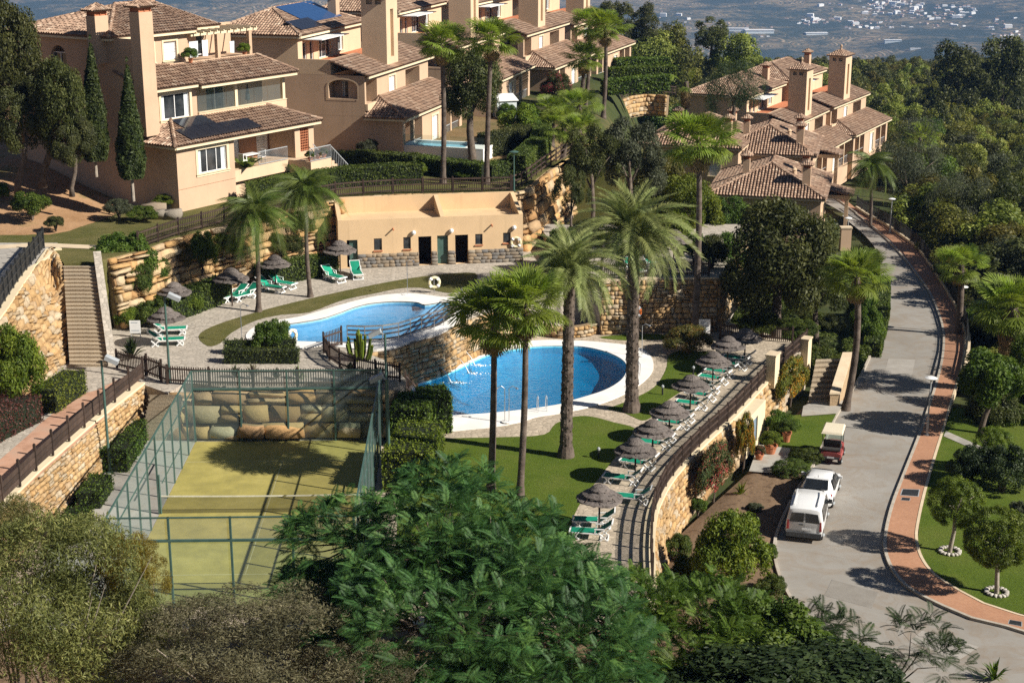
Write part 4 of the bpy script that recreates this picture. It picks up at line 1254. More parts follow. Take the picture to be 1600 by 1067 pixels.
def leaf_quads(P, N, L, rs, width=0.5, tint=None, flat=0.55, hang=0.0):
    """one pointed leaf per point: P (n,3) places, N outward normals"""
    n = len(P)
    N = N * flat + unit(rs, n) * (1 - flat); N /= np.linalg.norm(N, axis=1, keepdims=True)
    T = np.cross(N, unit(rs, n)); T[:, 2] -= hang; T /= np.linalg.norm(T, axis=1, keepdims=True) + 1e-9
    B = np.cross(N, T); B /= np.linalg.norm(B, axis=1, keepdims=True) + 1e-9
    l = (L * rs.uniform(0.6, 1.3, n))[:, None]
    a = P - T * l * 0.5; c = P + T * l * 0.5 + N * l * 0.06
    b = P + B * l * width * 0.5 - T * l * 0.05 + N * l * 0.10; d = P - B * l * width * 0.5 - T * l * 0.05 + N * l * 0.10
    V = np.stack([a, b, c, d], 1).reshape(-1, 3)
    F = np.arange(4 * n, dtype=np.int32).reshape(-1, 4)
    t = rs.uniform(0, 1, n) if tint is None else np.clip(tint, 0, 1)
    return V, F, t

def crown_cloud(seed, n=21000, clumps=46, leaf=0.07, spread=0.78, cr=(0.2, 0.36), low=-0.55, width=0.5, flat=0.55, ragged=0.15, hang=0.0):
    rs = np.random.RandomState(seed)
    u = unit(rs, clumps * 4); u = u[u[:, 2] > low][:clumps]
    rad = spread * (1 + rs.uniform(-ragged, ragged, len(u)))
    C0 = u * rad[:, None]
    C0[: len(u) // 5] *= 0.45
    R0 = rs.uniform(cr[0], cr[1], len(u))
    w = R0 ** 2; k = rs.choice(len(u), n, p=w / w.sum())
    d = unit(rs, n); out = C0[k] / (np.linalg.norm(C0[k], axis=1, keepdims=True) + 1e-9)
    flip = (d * out).sum(1) < -0.25
    d[flip] *= -1
    P = C0[k] + d * (R0[k] * (rs.uniform(0.55, 1.08, n)))[:, None]
    ct = rs.uniform(-0.22, 0.22, len(u))
    t = 0.45 + ct[k] + rs.uniform(-0.3, 0.3, n)
    return leaf_quads(P, d, leaf, rs, width, t, flat, hang)

def profile_cloud(seed, n, prof, leaf, bump=0.15, width=0.4, hang=-0.5):
    """prof(z in 0..1) -> radius; slender crowns, height 1"""
    rs = np.random.RandomState(seed)
    z = rs.uniform(0, 1, n * 3); r = np.array([prof(x) for x in z])
    keep = rs.rand(n * 3) < r / r.max(); z, r = z[keep][:n], r[keep][:n]; n = len(z)
    a = rs.uniform(0, 2 * PI, n)
    f = 1 + bump * (np.sin(a * 3 + z * 17) * 0.5 + np.sin(a * 5 - z * 31) * 0.5) + rs.uniform(-0.25, 0.1, n)
    P = np.stack([np.cos(a) * r * f, np.sin(a) * r * f, z], 1)
    N = np.stack([np.cos(a), np.sin(a), np.full(n, 0.25)], 1)
    t = 0.45 + 0.2 * np.sin(a * 4 + z * 23) + rs.uniform(-0.3, 0.3, n)
    return leaf_quads(P, N, leaf, rs, width, t, 0.55, hang)

CLOUDS = {
    'broad_a': crown_cloud(1), 'broad_b': crown_cloud(2, clumps=38, ragged=0.25), 'broad_c': crown_cloud(3, n=26000, clumps=70, cr=(0.22, 0.36), spread=.74, low=-.8, ragged=0.14),
    'open_a': crown_cloud(4, n=14000, clumps=34, cr=(0.14, 0.30), ragged=0.3, leaf=0.065, spread=0.82),
    'fine_a': crown_cloud(5, n=14000, clumps=50, leaf=0.055, width=0.3, ragged=0.25, hang=0.6), 'fine_b': crown_cloud(6, n=12000, clumps=36, leaf=0.06, width=0.28, ragged=0.3, hang=0.8),
    'ball': crown_cloud(7, n=24000, clumps=170, leaf=0.06, spread=0.80, cr=(0.15, 0.21), low=-0.9, ragged=0.05, flat=0.7),
    'bush_a': crown_cloud(8, n=16000, clumps=50, leaf=0.085, low=-0.1, ragged=0.2), 'bush_b': crown_cloud(9, n=13000, clumps=34, leaf=0.10, low=-0.1, ragged=0.3, cr=(0.22, 0.42)),
    'wood_a': crown_cloud(10, n=8600, clumps=40, leaf=0.095, low=-0.7, ragged=0.25), 'wood_b': crown_cloud(11, n=8600, clumps=30, leaf=0.095, low=-0.7, ragged=0.3, cr=(0.22, 0.4)), 'wood_c': crown_cloud(12, n=8600, clumps=56, leaf=0.09, low=-0.7, ragged=0.2, cr=(0.15, 0.3)),
    'wood_d': crown_cloud(13, n=7600, clumps=26, leaf=0.085, low=-0.5, ragged=0.4, cr=(0.18, 0.38), width=0.35),
    'far_a': crown_cloud(14, n=4200, clumps=34, leaf=0.12, low=-0.6, ragged=0.25, cr=(.2, .36)), 'far_b': crown_cloud(15, n=4200, clumps=26, leaf=0.12, low=-0.6, ragged=0.3, cr=(.22, .4)),
    'cypress': profile_cloud(20, 11000, lambda z: 0.105 * (math.sin(PI * min(1, (z + 0.06) ** 0.6)) ** 0.7 if z < 0.97 else 0.05) * (1.05 - 0.6 * z), 0.035),
    'pine': profile_cloud(21, 10000, lambda z: max(0.02, 0.42 * (1 - z) ** 0.75 * min(1, z * 6 + .35)), 0.06, bump=0.4, width=0.3, hang=0.5),
}
CROWN = {}
def crown_data(t, mat):
    if (t, mat) not in CROWN:
        V, F, tt = CLOUDS[t]
        CROWN[(t, mat)] = mesh_np('crown', V, F, M[mat], attr=tt)
    return CROWN[(t, mat)]

rsP = random.Random(77)
def tree(name, label, cat, base, crown_c, crown_r, tmpl, mat, trunk_r=0.18, limbs=4, group=None, bark='bark', rotz=None, crown='crown', lean=0.0):
    """base, crown_c in world; crown_r = (rx, ry, rz)"""
    base = Vector(base)
    root = thing(name, label, cat, base, 0, group)
    cc = Vector(crown_c) - base
    o = link(bpy.data.objects.new(crown, crown_data(tmpl, mat)), root)
    o.location = cc; o.scale = crown_r; o.rotation_euler = (0, 0, rsP.uniform(0, 6.28) if rotz is None else rotz)
    if trunk_r:
        mb = MB()
        h = cc.z
        bend = Vector((rsP.uniform(-.2, .2), rsP.uniform(-.2, .2), 0)) * min(1, h * .2)
        top = Vector((cc.x, cc.y, max(h - crown_r[2] * 0.35, h * 0.55)))
        mb.tube([(0, 0, -0.5), (0, 0, 0.05 * h), top * 0.5 + bend, top], [trunk_r * 1.5, trunk_r * 1.15, trunk_r, trunk_r * 0.7], 9)
        for k in range(limbs):
            a = 2 * PI * k / limbs + rsP.uniform(-.5, .5)
            e = cc + Vector((math.cos(a) * crown_r[0], math.sin(a) * crown_r[1], rsP.uniform(-0.1, 0.7) * crown_r[2])) * 0.62
            s0 = top * rsP.uniform(0.72, 0.98)
            mb.tube([s0, s0.lerp(e, 0.5) + Vector((0, 0, .12 * crown_r[2])), e], [trunk_r * 0.55, trunk_r * 0.38, trunk_r * 0.12], 6)
        mb.build('trunk', M[bark], root, smooth=True)
    return root

def at_depth(px, py, y):
    d = ray(px, py); t = y / d.y
    return Vector((d.x * t, y, CAM_H + d.z * t))
def scale_at(p):
    """pixels of the photograph per metre at a world place"""
    return FPX / (p.y * CP + (CAM_H - p.z) * SP)

def tree_px(name, label, cat, base, zb, cpx, rpx, tmpl, mat, depth=1.0, dy=0.0, **kw):
    b = G(*base, zb) if not isinstance(base, Vector) else base
    c = at_depth(cpx[0], cpx[1], b.y + dy)
    s = scale_at(c)
    return tree(name, label, cat, b, c, (rpx[0] / s, rpx[0] / s * depth, rpx[1] / s), tmpl, mat, **kw)

def bush_px(name, label, cat, base, zb, rpx, hpx, tmpl, mat, depth=1.0, stems=True, **kw):
    """shrub standing at the ground point base: half width rpx, height hpx in picture pixels"""
    b = G(*base, zb) if not isinstance(base, Vector) else base
    s = scale_at(b)
    r, h = rpx / s, hpx / s
    root = thing(name, label, cat, b, 0, kw.get('group'))
    o = link(bpy.data.objects.new('foliage', crown_data(tmpl, mat)), root)
    o.location = (0, 0, h * 0.42); o.scale = (r, r * depth, h * 0.60); o.rotation_euler = (0, 0, rsP.uniform(0, 6.28) if depth == 1.0 else 0)
    if stems:
        mb = MB()
        for k in range(5):
            a = 2 * PI * k / 5
            mb.tube([(0, 0, -.2), (math.cos(a) * r * .2, math.sin(a) * r * .2, h * .35), (math.cos(a) * r * .5, math.sin(a) * r * .5, h * .62)], [0.05 * h ** .5, .035 * h ** .5, .012], 5)
        mb.build('stems', M['bark'], root)
    return root

def hedge(label, line, width, height, mat='leaf_hedge', leaf=0.15, dens=150, group=None, seed=1, name='hedge', cat='hedge', round_=0.12):
    rs = np.random.RandomState(seed)
    c = sum(line, Vector()) / len(line)
    root = thing(name, label, cat, c, 0, group)
    Ps, Ns = [], []
    core = MB()
    for a, b in zip(line, line[1:]):
        d = b - a; L = d.length; x = np.array(d.normalized()); y = np.array(Vector((-d.y, d.x, 0)).normalized()); z = np.array([0, 0, 1.0])
        nt_ = int(L * width * dens); ns = int(L * height * dens)
        def put(n, yy, zz, N):
            s = rs.uniform(-0.02, 1.02, n)
            Yv = yy if np.ndim(yy) else np.full(n, yy); Zv = zz if np.ndim(zz) else np.full(n, zz)
            wob = noise2(s * L + a.x, Zv * 1.3 + a.y, 3, 3, 1.6) * 0.07 + rs.uniform(-0.09, 0.05, n)
            P = np.array(a - c)[None] + x[None] * (s * L)[:, None] + y[None] * Yv[:, None] + z[None] * Zv[:, None] + N[None] * wob[:, None]
            # soften the upper edges
            Ps.append(P); Ns.append(np.repeat(N[None], n, 0))
        put(nt_, rs.uniform(-.5, .5, nt_) * width, height, z)
        for sg in (-1, 1):
            put(ns, sg * width / 2, rs.uniform(0, 1, ns) ** 0.9 * height, y * sg)
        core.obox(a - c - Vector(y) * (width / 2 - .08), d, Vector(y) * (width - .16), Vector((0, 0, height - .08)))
    for p, s in ((line[0], -1), (line[-1], 1)):
        d = (line[1] - line[0]) if s < 0 else (line[-1] - line[-2]); d = np.array(d.normalized()); y = np.array([-d[1], d[0], 0])
        ne = int(width * height * dens)
        P = np.array(p - c)[None] + y[None] * (rs.uniform(-.5, .5, ne) * width)[:, None] + np.array([0, 0, 1.0])[None] * (rs.uniform(0, 1, ne) * height)[:, None] + d[None] * (s * rs.uniform(-.05, .1, ne))[:, None]
        Ps.append(P); Ns.append(np.repeat((d * s)[None], ne, 0))
    P = np.concatenate(Ps); N = np.concatenate(Ns)
    t = 0.5 + 0.25 * noise2(P[:, 0] * 1.0, P[:, 1] + P[:, 2], seed, 3, 1.7) + rs.uniform(-.3, .3, len(P))
    V, F, t = leaf_quads(P, N, leaf, rs, 0.6, t, 0.5)
    o = link(bpy.data.objects.new('foliage', mesh_np('foliage', V, F, M[mat], attr=t)), root)
    core.build('core_box', M['plant_core'], root)  # added near-black box, keeps the hedge from being seen through
    return root

# ---------------------------------------------------------------- palm fronds
def fan_frond(seed, droop=0.3, pet=0.9, rad=1.0, n=26, span=115):
    """Washingtonia leaf: stalk, then a fan of folded blades; grows along +X, droops to -Z"""
    rs = np.random.RandomState(seed); V, F, T = [], [], []
    def quad(a, b, c, d, t): i = len(V); V.extend([a, b, c, d]); F.append([i, i + 1, i + 2, i + 3]); T.append(t)
    hub = np.array([pet, 0, -droop * 0.12])
    for w in (np.array([0, .025, 0]), np.array([0, 0, .03])):
        quad(-w, w, hub + w * .6, hub - w * .6, 0.9)
    for k in range(n):
        a = R(-span + 2 * span * k / (n - 1)) + rs.uniform(-.03, .03)
        d = np.array([math.cos(a), math.sin(a), 0]); s = np.array([-math.sin(a), math.cos(a), 0])
        r = rad * (0.80 + 0.20 * math.cos(a * 0.7)) * rs.uniform(0.9, 1.08)
        fold = 0.03 * (1 if k % 2 else -1)
        w = r * R(2 * span / n) * 0.27
        p1 = hub + d * r * 0.55 + np.array([0, 0, -droop * 0.10 * (1 + abs(math.sin(a))) + fold])
        p2 = hub + d * r * 0.86 + np.array([0, 0, -droop * 0.38 * (1 + .6 * abs(math.sin(a)))])
        p3 = hub + d * r * (1.0 - droop * .08) + np.array([0, 0, -droop * 0.75 * rs.uniform(.7, 1.2)])
        t = 0.5 + rs.uniform(-.25, .25)
        quad(hub, p1 - s * w, p1 + s * w, hub + s * .01, t)
        quad(p1 - s * w, p2 - s * w * .75, p2 + s * w * .75, p1 + s * w, t + .05)
        quad(p2 - s * w * .75, p3 - s * .006, p3 + s * .006, p2 + s * w * .75, t + .15)
    return np.array(V, np.float32), np.array(F, np.int32), np.clip(T, 0, 1)

def feather_frond(seed, length=3.2, arch=0.9, n=40, leaf=0.42, vee=0.35, droop=0.25, bare=0.12, lw=0.022):
    """pinnate palm leaf along +X, arching down by arch*length at the tip"""
    rs = np.random.RandomState(seed); V, F, T = [], [], []
    def quad(a, b, c, d, t): i = len(V); V.extend([a, b, c, d]); F.append([i, i + 1, i + 2, i + 3]); T.append(t)
    def P(s):
        th = arch * s ** 1.4
        return np.array([length * (s - 0.22 * arch * s ** 2.2), 0, length * (0.12 * math.sin(PI * s) - 0.42 * arch * s ** 2.3)])
    prev = P(0)
    for k in range(1, 9):
        p = P(k / 8); w = 0.035 * (1 - k / 9)
        quad(prev + [0, w, 0], prev - [0, w, 0], p - [0, w, 0], p + [0, w, 0], 0.95)
        prev = p
    for k in range(n):
        s = bare + (1 - bare) * (k + .5) / n
        p = P(s); q = P(min(1, s + .02)); tan = (q - p) / (np.linalg.norm(q - p) + 1e-9)
        up = np.array([-tan[2], 0, tan[0]])
        l = leaf * (0.45 + 0.75 * math.sin(PI * min(1, s * .82 + .12))) * rs.uniform(.85, 1.1)
        for sg in (-1, 1):
            d = tan * (0.55 + .35 * s) + np.array([0, sg, 0]) * 0.8 + up * vee * rs.uniform(.4, 1.4); d /= np.linalg.norm(d)
            tip = p + d * l + np.array([0, 0, -droop * l]) * rs.uniform(.7, 1.3)
            m = p + d * l * .5
            wv = tan * lw
            t = .5 + rs.uniform(-.3, .3)
            quad(p - wv * .8, p + wv * .8, m + wv * 1.1, m - wv * 1.1, t)
            quad(m - wv * 1.1, m + wv * 1.1, tip + wv * .2, tip - wv * .2, t + .08)
    return np.array(V, np.float32), np.array(F, np.int32), np.clip(T, 0, 1)

FR = {}
def frond_data(key, fn, mat, name='frond'):
    if key not in FR:
        V, F, T = fn(); FR[key] = mesh_np(name, V, F, M[mat], attr=T)
    return FR[key]
FAN = [frond_data(('fan', i), (lambda i=i: fan_frond(i, [0.10, 0.2, 0.38, 0.6][i], pet=[.8, 1.1, 1.2, 1.1][i], n=30)), 'frond') for i in range(4)]
FAN_DRY = [frond_data(('fandry', i), (lambda i=i: fan_frond(10 + i, 1.0, pet=.75, n=16, span=70)), 'frond_dry') for i in range(2)]
DATE = [frond_data(('date', i), (lambda i=i: feather_frond(i, 3.7, [0.55, 0.85, 1.15, 1.5][i], n=66, leaf=.54)), 'frond_date') for i in range(4)]
QUEEN = [frond_data(('queen', i), (lambda i=i: feather_frond(20 + i, 2.7, [0.9, 1.5, 2.0][i], n=74, leaf=.66, vee=.25, droop=.95, lw=.014)), 'frond_queen') for i in range(3)]
DATE_DRY = [frond_data(('datedry', 0), (lambda: feather_frond(30, 2.4, 1.5, n=26, leaf=.35)), 'frond_dry')]

def palm(label, base, top, kind, fronds=44, size=1.0, trunk=(0.20, 0.15), seed=1, group=None, dry=8, skirt=0.0, sway=0.15, name=None):
    rs = random.Random(seed)
    base, top = Vector(base), Vector(top)
    root = thing(name or {'fan': 'fan_palm', 'date': 'date_palm', 'queen': 'queen_palm'}[kind], label, 'palm tree', base, 0, group)
    h = top - base
    mb = MB()
    n = max(10, int(h.length / 0.35)); pts, rad = [], []
    for i in range(n + 1):
        t = i / n
        bow = math.sin(PI * t) * sway
        pts.append(h * t + Vector((bow, bow * .3, 0)))
        ring = 1 + (0.055 if i % 2 else -0.02) * (1.6 if kind == 'date' else 0.7)
        flare = 1 + 0.55 * max(0, 1 - t * 9) ** 2
        rad.append(.88 * (trunk[0] + (trunk[1] - trunk[0]) * t) * ring * flare)
    pts.insert(0, pts[0] - Vector((0, 0, .4))); rad.insert(0, rad[0])
    mb.tube(pts, rad, 12)
    if kind == 'date':
        # stubs of old leaf bases in a spiral
        for i in range(int(h.length / 0.05)):
            t = 0.06 + 0.94 * i / (h.length / 0.05); a = i * 2.4
            if t > 1: break
            p = h * t + Vector((math.sin(PI * t) * sway, math.sin(PI * t) * sway * .3, 0)); r = trunk[0] + (trunk[1] - trunk[0]) * t
            d = Vector((math.cos(a), math.sin(a), 0)); s = Vector((-d.y, d.x, 0))
            q = p + d * r * .95
            mb.add([q - s * .06, q + s * .06, q + d * .035 + Vector((0, 0, .085)), q + Vector((0, 0, .15))], [(0, 1, 2), (0, 2, 3), (1, 3, 2)])
    mb.build('trunk', M['palm_bark'], root, smooth=(kind != 'date'))
    for i in range(fronds):
        t = (i + .5) / fronds
        az = i * 2.39996 + rs.uniform(-.25, .25)
        if kind == 'fan':
            el = R(82 - 112 * t + rs.uniform(-10, 10)); data = FAN[min(3, int(t * 4))]; sc = size * (0.8 + .3 * math.sin(PI * t)) * rs.uniform(.88, 1.1)
        elif kind == 'date':
            el = R(80 - 92 * t ** .85 + rs.uniform(-8, 8)); data = DATE[min(3, int(t * 3.0 + rs.random()))]; sc = size * rs.uniform(.85, 1.1) * (0.8 + .2 * math.sin(PI * min(1, t * 1.3)))
        else:
            el = R(80 - 85 * t + rs.uniform(-8, 8)); data = QUEEN[min(2, int(t * 3))]; sc = size * rs.uniform(.85, 1.1)
        o = link(bpy.data.objects.new('frond', data), root)
        o.location = h + Vector((math.cos(az) * trunk[1] * .6, math.sin(az) * trunk[1] * .6, 0.25 * (1 - t) - 0.15))
        o.rotation_euler = (rs.uniform(-.35, .35), -el, az); o.scale = (sc,) * 3
    nd = dry
    for i in range(nd):
        az = i * 2.4 + rs.uniform(-.3, .3)
        o = link(bpy.data.objects.new('dry_frond', rs.choice(FAN_DRY if kind == 'fan' else DATE_DRY)), root)
        k = i / max(nd, 1)
        o.location = h + Vector((math.cos(az) * trunk[1], math.sin(az) * trunk[1], -0.25 - skirt * k))
        o.rotation_euler = (0, R(62 + 18 * k + rs.uniform(-8, 8)), az); o.scale = (size * .8,) * 3
    return root

def palm_px(label, base, zb, top, kind, dy=0.0, **kw):
    b = G(*base, zb) if not isinstance(base, Vector) else base
    return palm(label, b, at_depth(top[0], top[1], b.y + dy), kind, **kw)

palm_px('fan palm with the full crown in front of the upper pool, left of its twin', (767, 766), 0, (772, 500), 'fan', fronds=46, size=1.12, trunk=(0.21, 0.15), seed=1, dry=7, sway=0.05)
palm_px('fan palm right of its twin, its crown touching the thick date palm', (812, 776), 0, (821, 474), 'fan', fronds=44, size=1.08, trunk=(0.20, 0.145), seed=2, dry=7, sway=0.1)
palm_px('thick trunked date palm on the lower lawn by the big pool', (884, 713), 0, (890, 436), 'date', fronds=64, size=0.95, trunk=(0.36, 0.30), seed=3, dry=0, sway=0.0)
palm_px('date palm with broad arching crown on the lawn right of the big pool', (987, 642), 0, (990, 378), 'date', fronds=66, size=1.16, trunk=(0.42, 0.33), seed=4, dry=0, sway=0.0)
palm_px('tall slim fan palm in front of the tiled roofs, beside the tall stone wall', (1084, 533), 0, (1092, 222), 'fan', fronds=48, size=1.22, trunk=(0.27, 0.18), seed=5, dry=9, sway=0.15)
palm_px('yellowish fan palm leaning at the edge of the road', (1321, 640), GZ, (1339, 432), 'fan', fronds=40, size=1.02, trunk=(0.26, 0.21), seed=6, dry=8, sway=0.35)
palm_px('slender tall fan palm, left one of the pair before the second villa', (692, 287), 7.0, (690, 68), 'fan', fronds=44, size=1.0, trunk=(0.24, 0.18), seed=7, dry=8, sway=0.12)
palm_px('slender tall fan palm, right one of the pair before the second villa', (760, 288), 7.0, (768, 62), 'fan', fronds=44, size=1.0, trunk=(0.24, 0.18), seed=8, dry=8, sway=-0.05)
palm_px('feathery queen palm left of its neighbour on the upper pool lawn', (404, 487), UP_Z, (400, 345), 'queen', fronds=34, size=1.0, trunk=(0.19, 0.13), seed=9, dry=0, sway=0.05)
palm_px('feathery queen palm right of its neighbour, near the pool house', (485, 464), UP_Z, (478, 312), 'queen', fronds=34, size=1.0, trunk=(0.18, 0.12), seed=10, dry=0, sway=-0.1)
palm_px('tall thin fan palm standing among the hill gardens, right of its neighbour', Vector((9.2, 155, 6.8)), None, (946, 44), 'fan', fronds=36, size=1.15, trunk=(0.24, 0.18), seed=11, dry=6)
palm_px('tall thin fan palm standing among the hill gardens, left of its neighbour', Vector((7.6, 160, 6.8)), None, (922, 38), 'fan', fronds=36, size=1.15, trunk=(0.24, 0.18), seed=12, dry=6)
palm_px('short fan palm beside the far villas on the hill', Vector((6.8, 158, 6.8)), None, (913, 90), 'fan', fronds=34, size=1.1, trunk=(0.28, 0.2), seed=13, dry=6)
for i, (x, y, d, s) in enumerate([(880, 196, 130, 1.0), (905, 165, 142, 1.0), (862, 172, 138, .8), (905, 203, 124, .9)]):
    palm_px(['low fan palm in the hill garden nearest the hedge', 'low fan palm in the hill garden under the tall pair', 'low fan palm in the hill garden beside the bougainvillea', 'low fan palm in the hill garden above the boulder wall'][i], Vector((at_depth(x, y, d).x, d, 6.7)), None, (x, y), 'fan', fronds=30, size=1.0 * s, trunk=(0.25, 0.2), seed=20 + i, dry=2)
palm_px('big fan palm with shaggy brown skirt right of the road', Vector((31.8, 94, -3.2)), None, (1583, 480), 'fan', fronds=52, size=1.25, trunk=(0.42, 0.38), seed=30, dry=26, skirt=2.2)
palm_px('small fan palm behind the black roadside fence', Vector((at_depth(1502, 440, 110).x, 110, -4.6)), None, (1502, 414), 'fan', fronds=30, size=0.95, trunk=(0.3, 0.25), seed=31, dry=5)
palm_px('yellowish feather palm at the far end of the road fence', Vector((at_depth(1362, 320, 158).x, 158, -6.5)), None, (1360, 268), 'queen', fronds=28, size=1.1, trunk=(0.22, 0.17), seed=32, dry=4)
palm_px('fan palm rising from the scrub right of the tiled villas', Vector((at_depth(1440, 250, 190).x, 190, -10)), None, (1437, 215), 'fan', fronds=28, size=1.2, trunk=(0.3, 0.25), seed=33, dry=4)
palm_px('dying palm with only hanging brown fronds near the dark conifer', Vector((at_depth(1072, 180, 178).x, 178, 3.0)), None, (1072, 128), 'fan', fronds=3, size=1.0, trunk=(0.3, 0.3), seed=34, dry=22, skirt=1.6)

# ---------------------------------------------------------------- single trees and shrubs
tree_px('holm_oak', 'dark oak with layered crown and bare trunk left of the first villa', 'tree', at_depth(66, 282, 104.5), None, (92, 168), (66, 76), 'broad_c', 'leaf_oak', trunk_r=0.22, depth=.6)
tree_px('holm_oak', 'dense dark oak cut by the left picture edge', 'tree', at_depth(-14, 270, 106), None, (4, 98), (58, 104), 'broad_c', 'leaf_oak', trunk_r=0.25)
tree_px('holm_oak', 'ragged dark oak between the edge oak and the layered one', 'tree', at_depth(28, 292, 104), None, (38, 190), (48, 62), 'broad_b', 'leaf_oak', trunk_r=0.2, depth=.7)
tree_px('holm_oak', 'low dark oak in front of the shaded villa wall', 'tree', at_depth(112, 296, 103), None, (118, 228), (36, 40), 'broad_b', 'leaf_oak', trunk_r=0.14, depth=.6)
def cypress(label, base, zb, top_y, hw, foot_y):
    b = base; bx = 208 if top_y > 80 else 150
    t = at_depth(bx - 8, top_y, b.y); f = at_depth(bx, foot_y, b.y); s = scale_at(b)
    root = thing('cypress', label, 'tree', b)
    o = link(bpy.data.objects.new('crown', crown_data('cypress', 'leaf_cypress')), root)
    h = t.z - f.z
    o.location = (0, 0, f.z - b.z); o.scale = (hw / s / 0.1, hw / s / 0.1, h); o.rotation_euler = (0, math.atan2(t.x - f.x, h), 0)
    MB().tube([(0, 0, -.3), (0, 0, f.z - b.z + h * .3)], [0.13, 0.09], 8).build('trunk', M['bark_pale'], root)
cypress('slim dark cypress in front of the tall chimney', at_depth(208, 308, 104.5), None, 90, 20, 278)
cypress('slim cypress partly behind the dark oak', at_depth(150, 270, 107.6), None, 55, 20, 250)
for i, (bp, z, r, h, tm, mt, lb) in enumerate([
    ((50, 340), 7.6, 30, 38, 'bush_b', 'leaf_green', 'loose green shrub alone on the brown slope'),
    ((87, 357), 7.3, 15, 18, 'bush_a', 'leaf_oak', 'small dark shrub at the foot of the brown slope'),
    ((186, 338), 7.3, 22, 26, 'bush_a', 'leaf_olive', 'pale flowering shrub left of the villa corner'),
    ((222, 344), 7.1, 24, 20, 'bush_b', 'leaf_green', 'low green shrub beside the boulders at the villa corner'),
    ((262, 322), 7.3, 20, 18, 'bush_a', 'leaf_bright', 'yellow green shrub against the shaded villa wall'),
    ((4, 312), 8.0, 12, 24, 'bush_b', 'leaf_green', 'green shrub at the left picture edge on the slope'),
    ((28, 645), UP_Z, 46, 130, 'bush_a', 'leaf_bright', 'large yellow green shrub before the sunlit stone wall'),
    ((206, 512), UP_Z, 25, 30, 'bush_a', 'leaf_bright', 'rounded yellow green shrub next to the white board'),
    ((240, 512), UP_Z, 26, 40, 'bush_b', 'leaf_hedge', 'green shrub at the boulder wall behind the first parasol'),
    ((290, 489), UP_Z, 26, 36, 'bush_a', 'leaf_bright', 'yellowish shrub at the boulder wall beside the second parasol'),
    ((425, 548), UP_Z, 28, 48, 'bush_b', 'leaf_green', 'small bushy tree in the clipped planter by the upper pool'),
    ((1076, 552), 0, 36, 42, 'bush_a', 'leaf_rust', 'orange tinged shrub below the white notice board'),
    ((1219, 684), GZ, 25, 40, 'bush_b', 'leaf_green', 'leafy shrub right of the cream shed wall'),
    ((1142, 926), GZ, 56, 128, 'bush_a', 'leaf_bright', 'big rounded yellow green shrub on the soil bed'),
    ((815, 222), 7.2, 30, 56, 'bush_b', 'leaf_bright', 'bright green banana like shrub below the villa terrace'),
    ((792, 190), 7.2, 16, 26, 'bush_a', 'leaf_green', 'green shrub beside the white garden shed'),
    ((870, 160), 6.8, 24, 44, 'bush_a', 'leaf_flower_red', 'crimson bougainvillea on the hill villa corner'),
    ((845, 205), 7.0, 22, 30, 'bush_b', 'leaf_green', 'rounded shrub between hedge and bougainvillea'),
    ((650, 275), 7.0, 18, 20, 'bush_a', 'leaf_bright', 'light green shrub between the hedges near the left slim palm'),
    ((735, 280), 7.0, 22, 18, 'bush_a', 'leaf_green', 'low shrub between the two slim palms'),
    ((520, 268), 7.0, 14, 16, 'bush_b', 'leaf_olive', 'dry shrub beside the villa stair'),
    ((575, 245), 7.3, 16, 26, 'bush_b', 'leaf_olive', 'thin yellowish shrub against the blank villa wall'),
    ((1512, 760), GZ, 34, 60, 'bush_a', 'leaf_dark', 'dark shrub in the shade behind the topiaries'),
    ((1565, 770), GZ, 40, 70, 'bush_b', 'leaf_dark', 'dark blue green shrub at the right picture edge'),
    ((1595, 830), GZ, 22, 46, 'bush_b', 'leaf_olive', 'reddish low shrub at the right picture edge'),
    ((1190, 520), 0.5, 34, 30, 'bush_a', 'leaf_hedge', 'low clipped shrub behind the shaded picket fence'),
    ((1245, 530), -0.6, 36, 30, 'bush_a', 'leaf_hedge', 'wide shrub under the dark oak by the road'),
    ((1352, 545), -3.0, 26, 62, 'bush_b', 'leaf_green', 'dark green shrub between the leaning palm and the road'),
    ((1345, 500), -3.4, 22, 50, 'bush_b', 'leaf_green', 'tall shrub beside the road above the leaning palm'),
    ((1330, 585), -2.6, 16, 34, 'bush_a', 'leaf_green', 'small shrub at the road edge behind the palm trunk'),
]):
    bush_px('shrub', lb, 'shrub', bp, z, r, h, tm, mt)
tree_px('evergreen_tree', 'dense dark evergreen tree between the slim palms', 'tree', Vector((at_depth(738, 210, 127).x, 127, 6.8)), None, (735, 132), (50, 56), 'broad_c', 'leaf_oak', trunk_r=0.3)
tree_px('garden_tree', 'dark tree crowding the boulder wall right of the pool house', 'tree', Vector((at_depth(925, 300, 114).x, 114, 3.0)), None, (925, 250), (46, 58), 'open_a', 'leaf_oak', trunk_r=0.16)
tree_px('garden_tree', 'olive toned tree behind the date palm crowns', 'tree', Vector((at_depth(985, 300, 116).x, 116, 3.0)), None, (985, 252), (52, 62), 'broad_b', 'leaf_olive', trunk_r=0.18)
tree_px('garden_tree', 'dark green tree in front of the pit wall', 'tree', Vector((at_depth(1030, 290, 122).x, 122, 2.0)), None, (1028, 300), (46, 60), 'broad_a', 'leaf_wood', trunk_r=0.18)
tree_px('garden_tree', 'yellowish light green tree behind the slim palm trunk', 'tree', Vector((at_depth(1078, 350, 119).x, 119, 1.0)), None, (1074, 340), (50, 60), 'broad_a', 'leaf_bright', trunk_r=0.14)
tree_px('garden_tree', 'light green tree before the hipped roof', 'tree', Vector((at_depth(1128, 380, 120).x, 120, 0.0)), None, (1130, 368), (50, 56), 'broad_b', 'leaf_green', trunk_r=0.14)
